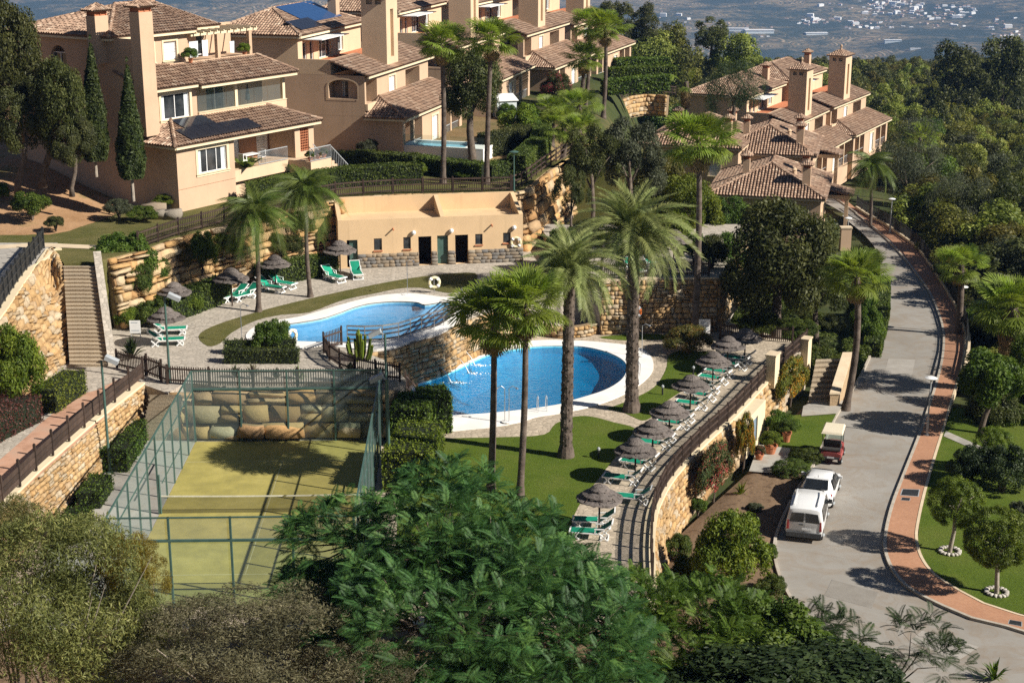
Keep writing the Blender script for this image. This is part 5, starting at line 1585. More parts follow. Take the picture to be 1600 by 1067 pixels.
tree_px('garden_tree', 'sparse dark tree above the pool house corner', 'tree', Vector((at_depth(890, 330, 110).x, 110, 3.0)), None, (893, 300), (26, 44), 'open_a', 'leaf_oak', trunk_r=0.1)
tree_px('garden_tree', 'thin dark tree over the back terrace umbrellas', 'tree', Vector((at_depth(1150, 440, 106).x, 106, 0.5)), None, (1135, 398), (40, 40), 'open_a', 'leaf_green', trunk_r=0.12)
tree_px('holm_oak', 'great dark round oak between the tall palm and the road', 'tree', (1212, 545), -0.8, (1218, 408), (88, 96), 'broad_c', 'leaf_oak', trunk_r=0.35, limbs=6)
tree_px('holm_oak', 'lower dark oak right of the great one beside the road', 'tree', (1275, 545), -2.0, (1275, 455), (48, 52), 'broad_a', 'leaf_oak', trunk_r=0.22)
for i, (px, r, h, mt, lb) in enumerate([((880, 405), 26, 46, 'leaf_green', 'green shrub on the back terrace behind the thick date palm, leftmost'), ((915, 398), 28, 52, 'leaf_oak', 'dark shrub on the back terrace behind the date palm crowns'), ((950, 400), 22, 38, 'leaf_bright', 'yellow green shrub on the back terrace between the date palms'), ((1020, 396), 30, 40, 'leaf_hedge', 'olive shrub on the back terrace left of the thatched parasol'), ((1085, 412), 26, 46, 'leaf_green', 'green shrub on the back terrace right of the thatched parasol'), ((1112, 420), 24, 50, 'leaf_oak', 'dark shrub at the right end of the back terrace'), ((1050, 385), 30, 50, 'leaf_bright', 'bright shrub at the rear of the back terrace'), ((985, 392), 24, 44, 'leaf_green', 'green shrub at the rear of the back terrace behind the right date palm'), ((862, 430), 20, 40, 'leaf_hedge', 'olive shrub above the low planter wall'), ((895, 440), 24, 44, 'leaf_green', 'leafy shrub behind the low planter wall')]):
    bush_px('shrub', lb, 'shrub', px, WALL_Z if px[1] < 428 else UP_Z, r, h, 'bush_a' if i % 2 else 'bush_b', mt)
for i, (px, r, h, mt, lb) in enumerate([((1090, 800), 16, 22, 'leaf_green', 'small weed clump at the foot of the long curved wall'), ((1180, 800), 13, 14, 'leaf_olive', 'small grey green weed on the soil bed'), ((1200, 870), 15, 20, 'leaf_green', 'low green plant on the soil bed beside the kerb'), ((1060, 870), 22, 34, 'leaf_hedge', 'shrub at the near foot of the long curved wall'), ((1075, 905), 26, 36, 'leaf_green', 'leafy shrub left of the big yellow green shrub'), ((1205, 930), 24, 30, 'leaf_hedge', 'shrub at the lower end of the soil bed')]):
    bush_px('shrub', lb, 'shrub', px, GZ, r, h, 'bush_b', mt)
tree_px('pine_tree', 'dark fine needled tree before the towered villas', 'tree', Vector((at_depth(1145, 200, 176).x, 176, 4.0)), None, (1147, 142), (44, 52), 'fine_a', 'leaf_dark', trunk_r=0.2)
tree_px('garden_tree', 'leafy tree with glossy crown right of the street lamp', 'tree', Vector((at_depth(1548, 690, 84).x, 86, -2.3)), None, (1552, 606), (56, 54), 'bush_b', 'leaf_green', trunk_r=0.16)
tree_px('garden_tree', 'dark bushy tree behind the leafy one at the right edge', 'tree', Vector((at_depth(1600, 650, 88).x, 90, -2.3)), None, (1606, 590), (40, 62), 'broad_a', 'leaf_green', trunk_r=0.16)
leafy('leaf_topiary', (0.035, 0.055, 0.008), (0.10, 0.14, 0.016), (0.20, 0.24, 0.032), objrand=0.2)
def topiary(label, base, cpx, r, ring=True, mat='leaf_topiary'):
    b = G(*base, GZ + .1); c = at_depth(*cpx, b.y); s = scale_at(c)
    root = tree('topiary_tree', label, 'topiary', b, c, (r[0] / s, r[0] / s, r[1] / s), 'ball', mat, trunk_r=0.10, limbs=5, bark='bark_pale')
    if ring:
        root2 = thing('stone_ring', 'ring of white pebbles round the ' + ('near' if base[1] > 900 else 'farther') + ' topiary trunk', 'stone ring', b)
        for k in range(16):
            a = 2 * PI * k / 16
            o = link(bpy.data.objects.new('stone', rock_data(k % 8, 'pebble')), root2); o.location = (.46 * math.cos(a), .46 * math.sin(a), .05); o.scale = (.2, .16, .14); o.rotation_euler = (0, 0, a)
stone_mat('pebble', [(0, (.5, .46, .4)), (.5, (.66, .62, .55)), (1, (.42, .38, .33))])
topiary('round clipped tree on white trunk, the brighter one on the lawn', (1484, 862), (1494, 784), (46, 42))
topiary('round clipped tree on white trunk, the nearest to the camera', (1557, 926), (1560, 840), (56, 52))
topiary('small round clipped tree standing behind the two lawn topiaries', (1553, 740), (1553, 694), (34, 30), ring=False)
for lb, bp, r, h in (('dome clipped green mound shrub behind the white hatchback, nearer one', (1238, 744), 35, 28), ('dome clipped green mound shrub left of the golf cart, farther one', (1260, 722), 30, 26)):
    bush_px('clipped_shrub', lb, 'shrub', bp, GZ, r, h, 'ball', 'leaf_hedge', depth=0.8)

# hedges
hz = 7.0
hedge('low hedge running from the villa along the hill fence', GP([(396, 318), (470, 302), (540, 292), (655, 284)], hz), 1.6, 1.5, seed=1)
hedge('dark hedge along the blank wall of the second villa', GP([(512, 268), (575, 268), (650, 272)], hz), 1.5, 1.6, seed=2)
hedge('tall hedge screening the small white pool', GP([(632, 266), (700, 275), (760, 283), (800, 276)], hz), 1.4, 1.35, seed=3)
hedge('sloping hedge bending round the small pool garden', GP([(808, 280), (842, 250), (848, 226), (828, 218)], hz), 1.5, 1.9, seed=4)
hedge('dark hedge behind the small white pool', GP([(755, 246), (800, 238), (826, 226)], hz), 1.5, 2.0, 'leaf_oak', seed=5)
hedge('clipped square hedge of the planter by the upper pool', GP([(352, 566), (466, 566)], UP_Z), 0.8, 0.85, 'leaf_hedge', leaf=.1, seed=6)
hedge('rear arm of the clipped planter hedge', GP([(352, 552), (462, 549)], UP_Z), 0.7, 0.8, 'leaf_hedge', leaf=.1, seed=7)
hedge('green box hedge beside the stair landing', GP([(70, 645), (118, 612)], UP_Z), 1.4, 1.3, 'leaf_bright', leaf=.11, seed=8)
hedge('wine red hedge along the walkway on the left', GP([(-60, 705), (42, 655)], UP_Z), 2.0, 1.4, 'leaf_red', leaf=.11, seed=9)
hedge('small green hedge at the foot of the left walkway wall, nearest the steps', GP([(180, 738), (212, 690)], 0), 1.4, 1.3, 'leaf_green', leaf=.11, seed=10)
hedge('small green hedge at the foot of the left walkway wall, in the middle', GP([(140, 795), (160, 765)], 0), 1.2, 0.9, 'leaf_green', leaf=.11, seed=11)
hedge('small green hedge at the foot of the left walkway wall, nearest the camera', GP([(100, 850), (128, 818)], 0), 1.3, 0.9, 'leaf_green', leaf=.11, seed=12)
hedge('hedge before the boulder wall behind the left sunbeds', GP([(258, 503), (305, 485), (350, 468)], UP_Z), 1.4, 1.6, 'leaf_hedge', seed=13)
hedge('hedge before the boulder wall beside the pool house', GP([(405, 447), (465, 436), (522, 427)], UP_Z), 1.3, 1.5, 'leaf_hedge', seed=14)
hedge('tall shrub hedge right of the padel court, back part', GP([(640, 700), (655, 672), (700, 668)], 0), 2.0, 2.3, 'leaf_green', leaf=.14, seed=15)
hedge('yellowish shrub hedge right of the padel court, front part', GP([(636, 770), (660, 720)], 0), 2.4, 2.2, 'leaf_bright', leaf=.13, seed=16)
for i, (a, b) in enumerate([((945, 148), (1040, 140)), ((950, 128), (1050, 124)), ((960, 112), (1040, 110))]):
    hedge(['lowest', 'middle', 'uppermost'][i] + ' of the three terraced hedges in the hill garden', [at_depth(*a, 170 + i * 12), at_depth(*b, 172 + i * 12)], 2.2, 1.6, 'leaf_green', leaf=.3, dens=50, seed=17 + i)
hedge('clipped hedge running beside the road above the leaning palm', [G(1362, 560, -2.9), G(1376, 500, -3.3), G(1378, 455, -3.9)], 1.2, 1.3, 'leaf_hedge', seed=21)

# creepers hanging on the walls
def creeper(label, center, rx, rz, mat, tm, depth=0.5, cat='creeper', rot=0.0):
    root = thing('creeper', label, cat, center)
    o = link(bpy.data.objects.new('foliage', crown_data(tm, mat)), root); o.scale = (rx, depth, rz); o.rotation_euler = (0, 0, rot)
    MB().tube([(0, 0.2, -rz), (0.1, .1, 0), (0, 0, rz * .6)], [.05, .04, .01], 6).build('stems', M['bark'], root)
creeper('dense green creeper over the boulder wall top right of the long stairs', G(195, 400, 6.4) + Vector((0, -.7, -.2)), 2.0, 1.7, 'leaf_green', 'bush_b', 1.0)
creeper('green creeper hanging down the boulder wall beside the stair parapet', G(215, 440, 5.0) + Vector((0, -.9, 0)), 1.3, 1.4, 'leaf_hedge', 'bush_a', .8)
creeper('leafy creeper on the boulder wall right of the lamp head', G(318, 395, 5.6) + Vector((0, -.9, 0)), 1.0, 1.5, 'leaf_green', 'bush_b', .6)
creeper('broad creeper on the boulder wall between the queen palms', G(440, 385, 4.6) + Vector((0, -.8, 0)), 2.0, 1.0, 'leaf_oak', 'bush_a', .6)
creeper('green creeper on the boulder wall behind the gate sunbeds', G(245, 425, 5.0) + Vector((0, -.9, 0)), 1.2, 1.2, 'leaf_green', 'bush_a', .7)
creeper('mixed creeper on the boulder wall left of the pool house', G(455, 350, 5.8) + Vector((0, -.9, 0)), 1.6, 1.0, 'leaf_hedge', 'bush_b', .7)
creeper('yellow green creeper on the boulder wall behind the dark parasol', G(350, 385, 5.6) + Vector((0, -.9, 0)), 1.3, 1.0, 'leaf_bright', 'bush_a', .6)
creeper('rust coloured creeper hanging on the middle of the boulder wall', G(282, 405, 5.5) + Vector((0, -.6, 0)), 1.0, 1.3, 'leaf_rust', 'bush_a', .6)
wdir = math.atan2(fence_r[7].y - fence_r[6].y, fence_r[7].x - fence_r[6].x)
creeper('orange flowering creeper on the far end of the long curved wall', G(1226, 596, -0.6) + Vector((.4, -.4, 0)), 2.1, 1.6, 'leaf_flower_orange', 'bush_a', .8, rot=wdir)
creeper('narrow orange flowering creeper left of the cream shed', G(1148, 692, -0.9) + Vector((.5, -.4, 0)), 0.8, 1.7, 'leaf_flower_orange', 'bush_b', .5, rot=wdir)
creeper('red flowering bougainvillea spilling over the middle of the curved wall', G(1098, 738, -0.8) + Vector((.6, -.4, 0)), 1.9, 1.7, 'leaf_flower_red', 'bush_a', .7, rot=wdir)

# spiky rosettes
def spiky(label, base, zb, r, h, mat='leaf_green', n=34, wid=.07, name='spiky_plant', seed=1):
    b = G(*base, zb) if not isinstance(base, Vector) else base
    rs = random.Random(seed); root = thing(name, label, 'plant', b); mb = MB()
    for i in range(n):
        az = i * 2.4; el = R(rs.uniform(15, 88)); l = rs.uniform(.7, 1.1)
        d = Vector((math.cos(az) * math.cos(el) * r, math.sin(az) * math.cos(el) * r, math.sin(el) * h)) * l; s = Vector((-math.sin(az), math.cos(az), 0)) * wid
        m = d * .6 + Vector((0, 0, .05)); t = d * 1.0 - Vector((0, 0, .12 * l))
        mb.add([s * -.5, s * .5, m + s * .8, m - s * .8], [(0, 1, 2, 3)]); mb.add([m - s * .8, m + s * .8, t], [(0, 1, 2)])
    mb.build('leaves', M[mat], root, tint=True)
    return root
spiky('dark bird of paradise clump left of the wooden gate', (206, 560), UP_Z, 0.95, 1.5, 'leaf_dark', 60, .1, seed=1)
spiky('grassy plant on the paving edge behind the court, leftmost', (368, 590), UP_Z, 0.7, .9, 'leaf_olive', 40, .04, seed=2)
spiky('pale yucca on the paving edge behind the court', (395, 592), UP_Z, 0.7, 1.1, 'leaf_grey', 40, .05, seed=3)
spiky('grassy plant on the paving edge behind the court, third from the left', (432, 592), UP_Z, 0.6, .8, 'leaf_olive', 40, .04, seed=4)
spiky('grassy plant on the paving edge behind the court, rightmost', (466, 592), UP_Z, 0.75, .9, 'leaf_green', 40, .04, seed=5)
spiky('agave below the cactus clump', (548, 584), UP_Z, 0.9, .9, 'leaf_olive', 30, .09, seed=6)
spiky('small palm like sapling on the soil bed', (1158, 775), GZ, 0.6, 1.1, 'leaf_bright', 24, .06, seed=7)
spiky('small yucca at the bottom right by the road', (1553, 1062), GZ, 0.75, 1.1, 'leaf_green', 44, .05, seed=8)
def cactus():
    b = G(562, 570, UP_Z - .3); root = thing('cactus', 'tall yellow green candelabra cactus before the pool ledge', 'cactus', b)
    rs = random.Random(3)
    for i in range(20):
        a = rs.uniform(0, 6.28); r = rs.uniform(.05, .75); h = rs.uniform(.8, 2.1) * (1.15 - r * .5)
        p = Vector((r * math.cos(a), r * .6 * math.sin(a), 0)); mb = MB()
        mb.tube([p * .4, p * .9 + Vector((0, 0, h * .4)), p * 1.15 + Vector((0, 0, h * .95)), p * 1.16 + Vector((0, 0, h))], [.08, .10, .09, .03], 5).build('cactus_arm', M['leaf_bright'], root, tint=True)
cactus()
def banana():
    b = G(388, 305, 7.0); root = thing('banana_plant', 'broad leaved banana plant before the villa porch', 'plant', b)
    for i in range(12):
        mb = MB(); az = i * 2.4; el = R(85 - 6 * i); l = 2.0
        st = Vector((0, 0, 1.2 + .1 * i)); d = Vector((math.cos(az) * math.cos(el), math.sin(az) * math.cos(el), math.sin(el))); s = Vector((-math.sin(az), math.cos(az), 0)) * .3
        p0 = st; p1 = st + d * .6; p2 = st + d * 1.3 - Vector((0, 0, .12)); p3 = st + d * 1.8 - Vector((0, 0, .5))
        mb.add([p0, p1 - s, p1 + s], [(0, 1, 2)]).add([p1 - s, p2 - s, p2 + s, p1 + s], [(0, 1, 2, 3)]).add([p2 - s, p3, p2 + s], [(0, 1, 2)])
        mb.build('leaf', M['frond_queen'], root, tint=True)
    MB().tube([(0, 0, -.2), (.05, 0, 1.3), (0, 0, 2.4)], [.14, .11, .05], 8).build('stem', M['leaf_bright'], root, tint=True)
banana()
# corner boulders at the villa
for i, (x, y, s) in enumerate([(243, 334, 1.2), (268, 328, 1.0), (272, 342, .9), (256, 342, .8)]):
    o = link(bpy.data.objects.new('boulder', rock_data(i, 'grey_stone'))); p = G(x, y, 7.0); o.location = p + Vector((0, 0, .3)); o.scale = (s * 1.3, s, s * .8)
    tag(o, ['large grey boulder at the villa corner, leftmost', 'grey boulder touching the villa corner', 'flat boulder below the villa corner, rightmost', 'small boulder in the middle of the corner group'][i], 'boulder', 'boulders at the villa corner')

# ---------------------------------------------------------------- woodland
FOREST_BAN = [(15, 138), (33, 138), (47, 185), (53, 250), (22, 262), (12, 175)]
def forest():
    rs = random.Random(5); cand = []
    ys = np.array([p.y for p in pave_line]); xs = np.array([p.x for p in pave_line]); o_ = np.argsort(ys)
    y = 92.0
    while y < 900:
        half = 0.36 * y + 12
        step = 3.4 + y * 0.0085
        x = -half * 0.3
        while x < half:
            xx, yy = x + rs.uniform(-.9, .9) * step, y + rs.uniform(-1.1, 1.1) * step
            x += step
            pxp = float(np.interp(yy, ys[o_], xs[o_]))
            if yy < 160 and xx < pxp + 2.6: continue
            if yy < 112 and xx < pxp + 3.0: continue
            if 86 < yy < 100 and xx > 28: continue
            sd = float(poly_sd(FOREST_BAN, np.array([xx]), np.array([yy]))[0])
            if sd > -3.0: continue
            if yy < 262 and xx < 13 + (yy - 160) * 0.08: continue
            if 160 <= yy < 235 and xx < pxp + 3 and xx > 10: continue
            if yy >= 240 and xx < -10: continue
            cand.append((xx, yy))
        y += step * 0.8
    cand.sort(key=lambda c: c[1])
    near, rest = cand[:296], cand[296:]
    tm = ['wood_a', 'wood_b', 'wood_c', 'wood_d']
    for i, (x, y) in enumerate(near):
        z = gh(x, y); h = rs.uniform(4.0, 7.0) * (0.85 if y < 150 else 1.0); r = rs.uniform(2.6, 4.4)
        kind = rs.random()
        mat = 'leaf_wood' if kind < .62 else ('leaf_oak' if kind < .82 else ('leaf_olive' if kind < .92 else 'leaf_green'))
        t = tree('woodland_tree', {'leaf_wood': 'bushy green woodland tree on the slope beyond the road', 'leaf_oak': 'dark oak in the woodland beyond the road', 'leaf_olive': 'grey green olive toned tree in the woodland beyond the road', 'leaf_green': 'fresh green tree in the woodland beyond the road'}[mat], 'tree', (x, y, z), (x, y, z + h * .48), (r, r * rs.uniform(.85, 1.1), h * .58), rs.choice(tm), mat, trunk_r=0.14, limbs=3, group='woodland trees beyond the road')
    # the wood beyond: one object that sets crowns out with geometry nodes
    n = len(rest); P = np.zeros((n, 3), np.float32); S = np.zeros((n, 3), np.float32); A = np.zeros(n, np.float32); K = np.zeros(n, np.int32)
    for i, (x, y) in enumerate(rest):
        h = rs.uniform(3.5, 8.0); r = rs.uniform(2.4, 4.6)
        P[i] = (x, y, gh(x, y) + h * .42); S[i] = (r, r, h * .58); A[i] = rs.uniform(0, 6.28); K[i] = rs.randint(0, 2)
    me = bpy.data.meshes.new('woodland'); me.vertices.add(n); me.vertices.foreach_set('co', P.ravel())
    me.attributes.new('scl', 'FLOAT_VECTOR', 'POINT').data.foreach_set('vector', S.ravel())
    me.attributes.new('ang', 'FLOAT', 'POINT').data.foreach_set('value', A)
    me.attributes.new('kind', 'INT', 'POINT').data.foreach_set('value', K)
    me.update()
    ob = link(bpy.data.objects.new('woodland', me)); ob['kind'] = 'stuff'
    ng = bpy.data.node_groups.new('woodland', 'GeometryNodeTree')
    ng.interface.new_socket('Geometry', in_out='INPUT', socket_type='NodeSocketGeometry'); ng.interface.new_socket('Geometry', in_out='OUTPUT', socket_type='NodeSocketGeometry')
    N = ng.nodes.new; L = ng.links.new
    gi, go, jn = N('NodeGroupInput'), N('NodeGroupOutput'), N('GeometryNodeJoinGeometry')
    def attr(nm, ty):
        q = N('GeometryNodeInputNamedAttribute'); q.data_type = ty; q.inputs['Name'].default_value = nm; return q.outputs['Attribute']
    cx = N('ShaderNodeCombineXYZ'); L(attr('ang', 'FLOAT'), cx.inputs['Z'])
    for k, (tm, mt) in enumerate((('far_a', 'leaf_wood'), ('far_b', 'leaf_oak'), ('far_b', 'leaf_wood'))):
        pr = bpy.data.objects.new('woodland_crown', crown_data(tm, mt))
        oi = N('GeometryNodeObjectInfo'); oi.inputs['Object'].default_value = pr
        cmp_ = N('FunctionNodeCompare'); cmp_.data_type = 'INT'; cmp_.operation = 'EQUAL'; L(attr('kind', 'INT'), cmp_.inputs[2]); cmp_.inputs[3].default_value = k
        ip = N('GeometryNodeInstanceOnPoints'); L(gi.outputs[0], ip.inputs['Points']); L(cmp_.outputs[0], ip.inputs['Selection']); L(oi.outputs['Geometry'], ip.inputs['Instance']); L(attr('scl', 'FLOAT_VECTOR'), ip.inputs['Scale']); L(cx.outputs[0], ip.inputs['Rotation'])
        L(ip.outputs[0], jn.inputs[0])
    L(jn.outputs[0], go.inputs[0])
    ob.modifiers.new('trees', 'NODES').node_group = ng
    print('forest', len(near), len(rest), near[-1][1])
forest()
def march(px, py, y0=300.0, y1=13000.0):
    d = ray(px, py); ys = np.geomspace(y0, y1, 700); zs = CAM_H + d.z * ys / d.y; xs = d.x * ys / d.y
    hit = np.where(zs <= ground_h(xs, ys))[0]
    return Vector((xs[hit[0]], ys[hit[0]], zs[hit[0]])) if len(hit) else None
# larger trees on the skyline of the hill
for i, (x, y, d, rx, ry, tm, mt, lb) in enumerate([
    (1015, 95, 205, 58, 44, 'broad_c', 'leaf_wood', 'great domed green tree above the terraced hedges'),
    (1012, 38, 230, 26, 24, 'wood_b', 'leaf_oak', 'dark tree on the skyline left of the flat roofed sheds'),
    (960, 40, 235, 34, 30, 'wood_a', 'leaf_oak', 'dark tree on the skyline behind the tall thin palms'),
    (1112, 52, 260, 30, 22, 'wood_c', 'leaf_oak', 'dark tree on the skyline above the conifer'),
    (1060, 92, 215, 44, 40, 'wood_b', 'leaf_wood', 'mid green tree right of the great domed one'),
    (1150, 86, 265, 40, 26, 'wood_a', 'leaf_wood', 'broad tree on the skyline left of the towers'),
    (1500, 120, 240, 50, 40, 'wood_b', 'leaf_oak', 'large dark oak on the right skyline'),
    (1570, 118, 215, 46, 48, 'wood_a', 'leaf_oak', 'large dark oak at the right picture edge'),
    (1375, 165, 205, 34, 30, 'wood_c', 'leaf_wood', 'round tree right of the rear tower'),
    (1340, 205, 185, 32, 36, 'fine_a', 'leaf_bright', 'feathery light green tree beside the lower villa'),
    (1420, 270, 150, 60, 70, 'fine_b', 'leaf_olive', 'soft olive green tree beyond the road bend'),
    (1500, 330, 128, 50, 60, 'fine_a', 'leaf_olive', 'soft feathery tree behind the small fan palm'),
]):
    q = march(x, y + ry * .95, 120.0); p = at_depth(x, y, min(q.y, 300.0)); s = scale_at(p); zb = q.z if q.y < 300 else p.z - 1.6 * ry / s
    top = p.z + ry / s; zb = min(zb, p.z - ry / s); hh = top - zb
    tree('skyline_tree', lb, 'tree', (p.x, p.y, zb), (p.x, p.y, zb + hh * .54), (rx / s, rx / s, hh * .5), tm, mt, trunk_r=0.25, limbs=4)
# undergrowth that one can count: garden shrubs on the hill slope and dark shrubs round the oaks
def scatter_shrubs(n, box, ok, zf, hr, mats, label, group, seed):
    rs = random.Random(seed); k = 0; tries = 0
    while k < n and tries < n * 40:
        tries += 1
        px, py = rs.uniform(box[0], box[2]), rs.uniform(box[1], box[3])
        p = ok(px, py)
        if p is None: continue
        h = rs.uniform(*hr); mt = rs.choice(mats)
        root = thing('shrub', label[mt], 'shrub', p, 0, group)
        o = link(bpy.data.objects.new('foliage', crown_data(rs.choice(['bush_a', 'bush_b', 'wood_c']), mt)), root)
        r = h * rs.uniform(.6, 1.0); o.location = (0, 0, h * .36); o.scale = (r, r, h * .62); o.rotation_euler = (0, 0, rs.uniform(0, 6.28)); k += 1
def on_hill(px, py):
    p = march(px, py, 100, 400)
    if p is None or p.z < 4.3 and p.y < 110: return None
    if p.y > 215 or p.x < 2 + (p.y - 120) * .28 + 2.5: return None
    return p
def by_oaks(px, py):
    p = march(px, py, 90, 200)
    if p is None or p.x < 12 or p.z > 3: return None
    ln = [(q.y, q.x) for q in road_l]
    xl = np.interp(p.y, [a for a, b in sorted(ln)], [b for a, b in sorted(ln)])
    return None if p.x > xl - 1.2 else p
def right_edge(px, py):
    p = march(px, py, 70, 200)
    if p is None: return None
    ln = sorted((q.y, q.x) for q in pave_line); xl = np.interp(p.y, [a for a, b in ln], [b for a, b in ln])
    return p if p.x > xl + 2.2 and (p.y > 88 or p.x > 27) else None
scatter_shrubs(90, (880, 100, 1150, 300), on_hill, None, (1.0, 2.6), ['leaf_green', 'leaf_wood', 'leaf_bright', 'leaf_olive'], {'leaf_green': 'green garden shrub on the hill slope above the tiled roofs', 'leaf_wood': 'dark garden shrub on the hill slope above the tiled roofs', 'leaf_bright': 'yellow green garden shrub on the hill slope above the tiled roofs', 'leaf_olive': 'grey green garden shrub on the hill slope above the tiled roofs'}, 'garden shrubs on the hill slope', 3)
scatter_shrubs(46, (1120, 400, 1380, 590), by_oaks, None, (1.0, 2.4), ['leaf_green', 'leaf_oak', 'leaf_hedge'], {'leaf_green': 'green shrub in the undergrowth round the great oak', 'leaf_oak': 'dark shrub in the undergrowth round the great oak', 'leaf_hedge': 'olive shrub in the undergrowth round the great oak'}, 'shrubs round the great oak', 4)
scatter_shrubs(54, (1440, 400, 1640, 680), right_edge, None, (1.3, 3.2), ['leaf_green', 'leaf_oak', 'leaf_wood'], {'leaf_green': 'green shrub on the slope just right of the pavement', 'leaf_oak': 'dark shrub on the slope just right of the pavement', 'leaf_wood': 'woody green shrub on the slope just right of the pavement'}, 'shrubs right of the pavement', 5)
# ================================================================ houses
def tile_mat():
    g = NG('roof_tile')
    col = g.ramp(g.attr(), [(0.0, (0.16, 0.098, 0.066)), (0.3, (0.29, 0.187, 0.13)), (0.6, (0.38, 0.252, 0.175)), (0.85, (0.46, 0.325, 0.23)), (1.0, (0.52, 0.41, 0.31))])
    col = g.mix(g.math('MULTIPLY', g.ramp(g.noise(0.9, 7, 0.75), [(0.47, (0, 0, 0)), (0.72, (1, 1, 1))]), 0.5), col, (0.16, 0.125, 0.10))
    g.color(col); g.p.inputs['Roughness'].default_value = 0.92; g.p.inputs['Specular IOR Level'].default_value = 0.2
    g.bump(g.noise(25, 4), 0.4, 0.01); M['roof_tile'] = g.m
tile_mat()
def wglass():
    g = NG('window_glass')
    col = g.ramp(g.noise(0.8, 3), [(0.4, (0.018, 0.022, 0.026)), (0.65, (0.06, 0.065, 0.07))])
    g.color(col); g.p.inputs['Roughness'].default_value = 0.06; g.p.inputs['Specular IOR Level'].default_value = 0.6; M['window_glass'] = g.m
wglass()
mottled('shutter_white', (0.68, 0.68, 0.67), (0.78, 0.78, 0.77), 3, rough=0.6)
mottled('curtain', (0.5, 0.55, 0.56), (0.66, 0.70, 0.70), 8, rough=0.9)
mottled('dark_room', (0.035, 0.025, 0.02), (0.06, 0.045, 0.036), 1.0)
mottled('terracotta', (0.38, 0.13, 0.06), (0.50, 0.20, 0.10), 4, objrand=0.1)
def solar_mat():
    g = NG('solar_cell')
    b = g.n('ShaderNodeTexBrick'); b.offset = 0; b.inputs['Scale'].default_value = 1.0; b.inputs['Brick Width'].default_value = .16; b.inputs['Row Height'].default_value = .16; b.inputs['Mortar Size'].default_value = .006
    b.inputs['Color1'].default_value = (.012, .014, .022, 1); b.inputs['Color2'].default_value = (.016, .018, .028, 1); b.inputs['Mortar'].default_value = (.05, .055, .065, 1)
    g.l(g.co(), b.inputs['Vector']); g.color(b.outputs['Color']); g.p.inputs['Roughness'].default_value = 0.12; M['solar_cell'] = g.m
solar_mat()
mottled('solar_blue', (0.02, 0.06, 0.16), (0.03, 0.08, 0.20), 2, rough=0.15, bump=0)

def tile_plane(poly, pitch=0.27, course=0.42, rad=0.105):
    """rows of half round tiles on a flat convex roof polygon whose first edge is the eave; returns V, F, tint"""
    P = [np.array(p, float) for p in poly]
    X = P[1] - P[0]; L = np.linalg.norm(X); X = X / L
    N = np.cross(X, P[-1] - P[0]); N /= np.linalg.norm(N)
    if N[2] < 0: N = -N
    Y = np.cross(N, X)
    if (P[-1] - P[0]) @ Y < 0: Y = -Y
    p2 = [((p - P[0]) @ X, (p - P[0]) @ Y) for p in P]
    xs = [q[0] for q in p2]
    x = min(xs) + pitch / 2
    prof = [(math.cos(a), math.sin(a)) for a in np.linspace(PI, 0, 5)]
    V, F, T = [], [], []
    rs = np.random.RandomState(int(abs(P[0].sum()) * 100) % 9999)
    while x < max(xs):
        ys = []
        for (ax, ay), (bx, by) in zip(p2, p2[1:] + p2[:1]):
            if (ax <= x < bx) or (bx <= x < ax): ys.append(ay + (by - ay) * (x - ax) / (bx - ax))
        if len(ys) >= 2 and max(ys) - min(ys) > 0.1:
            y0, y1 = min(ys), max(ys)
            n = max(1, int(round((y1 - y0) / course)))
            jx = rs.uniform(-.012, .012)
            for k in range(n):
                a, b = y0 + (y1 - y0) * k / n - (0.05 if k == 0 else 0.03), y0 + (y1 - y0) * (k + 1) / n
                i = len(V); t = np.clip(0.5 + rs.normal() * 0.23, 0, 1)
                for yy, lift, rr in ((a, .035, rad * 1.12), (b, 0.005, rad * .95)):
                    for cx, sx in prof: V.append(P[0] + X * (x + jx + cx * rr) + Y * yy + N * (sx * rr + lift - .02))
                for q in range(4): F.append([i + q, i + q + 1, i + 6 + q, i + 5 + q]); T.append(t)
                F.append([i, i + 1, i + 3, i + 4]); T.append(t * .5)
        x += pitch
    # bed under the barrels (the channels)
    return V, F, T, P, N

def roof(parent, planes, ridges=(), origin=None, pitch=0.27, name='roof_tiles', thick=0.10):
    Vs, Fs, Ts, b = [], [], [], 0
    bed = MB()
    for poly in planes:
        V, F, T, P, N = tile_plane(poly, pitch)
        Vs += V; Fs += [[q + b for q in f] for f in F]; Ts += T; b += len(V)
        bed.add([p - N * .01 for p in P] + [p - N * thick for p in P], [tuple(range(len(P))), tuple(range(2 * len(P) - 1, len(P) - 1, -1))] + [(i, (i + 1) % len(P), len(P) + (i + 1) % len(P), len(P) + i) for i in range(len(P))], .1)
    o = link(bpy.data.objects.new(name, mesh_np(name, np.array(Vs), np.array(Fs), M['roof_tile'], attr=Ts)), parent); o['kind'] = 'stuff'
    bed.build('roof', M['roof_tile'], parent, tint=True)
    if ridges:
        mb = MB()
        for a, c in ridges:
            a, c = Vector(a), Vector(c); n = max(1, int((c - a).length / .42))
            for k in range(n):
                p, q = a.lerp(c, k / n), a.lerp(c, (k + 1) / n)
                mb.tube([p + Vector((0, 0, .05)), q + Vector((0, 0, .03))], [.15, .125], 7)
        r = mb.build('ridge_tiles', M['roof_tile'], parent, tint=True); r['kind'] = 'stuff'

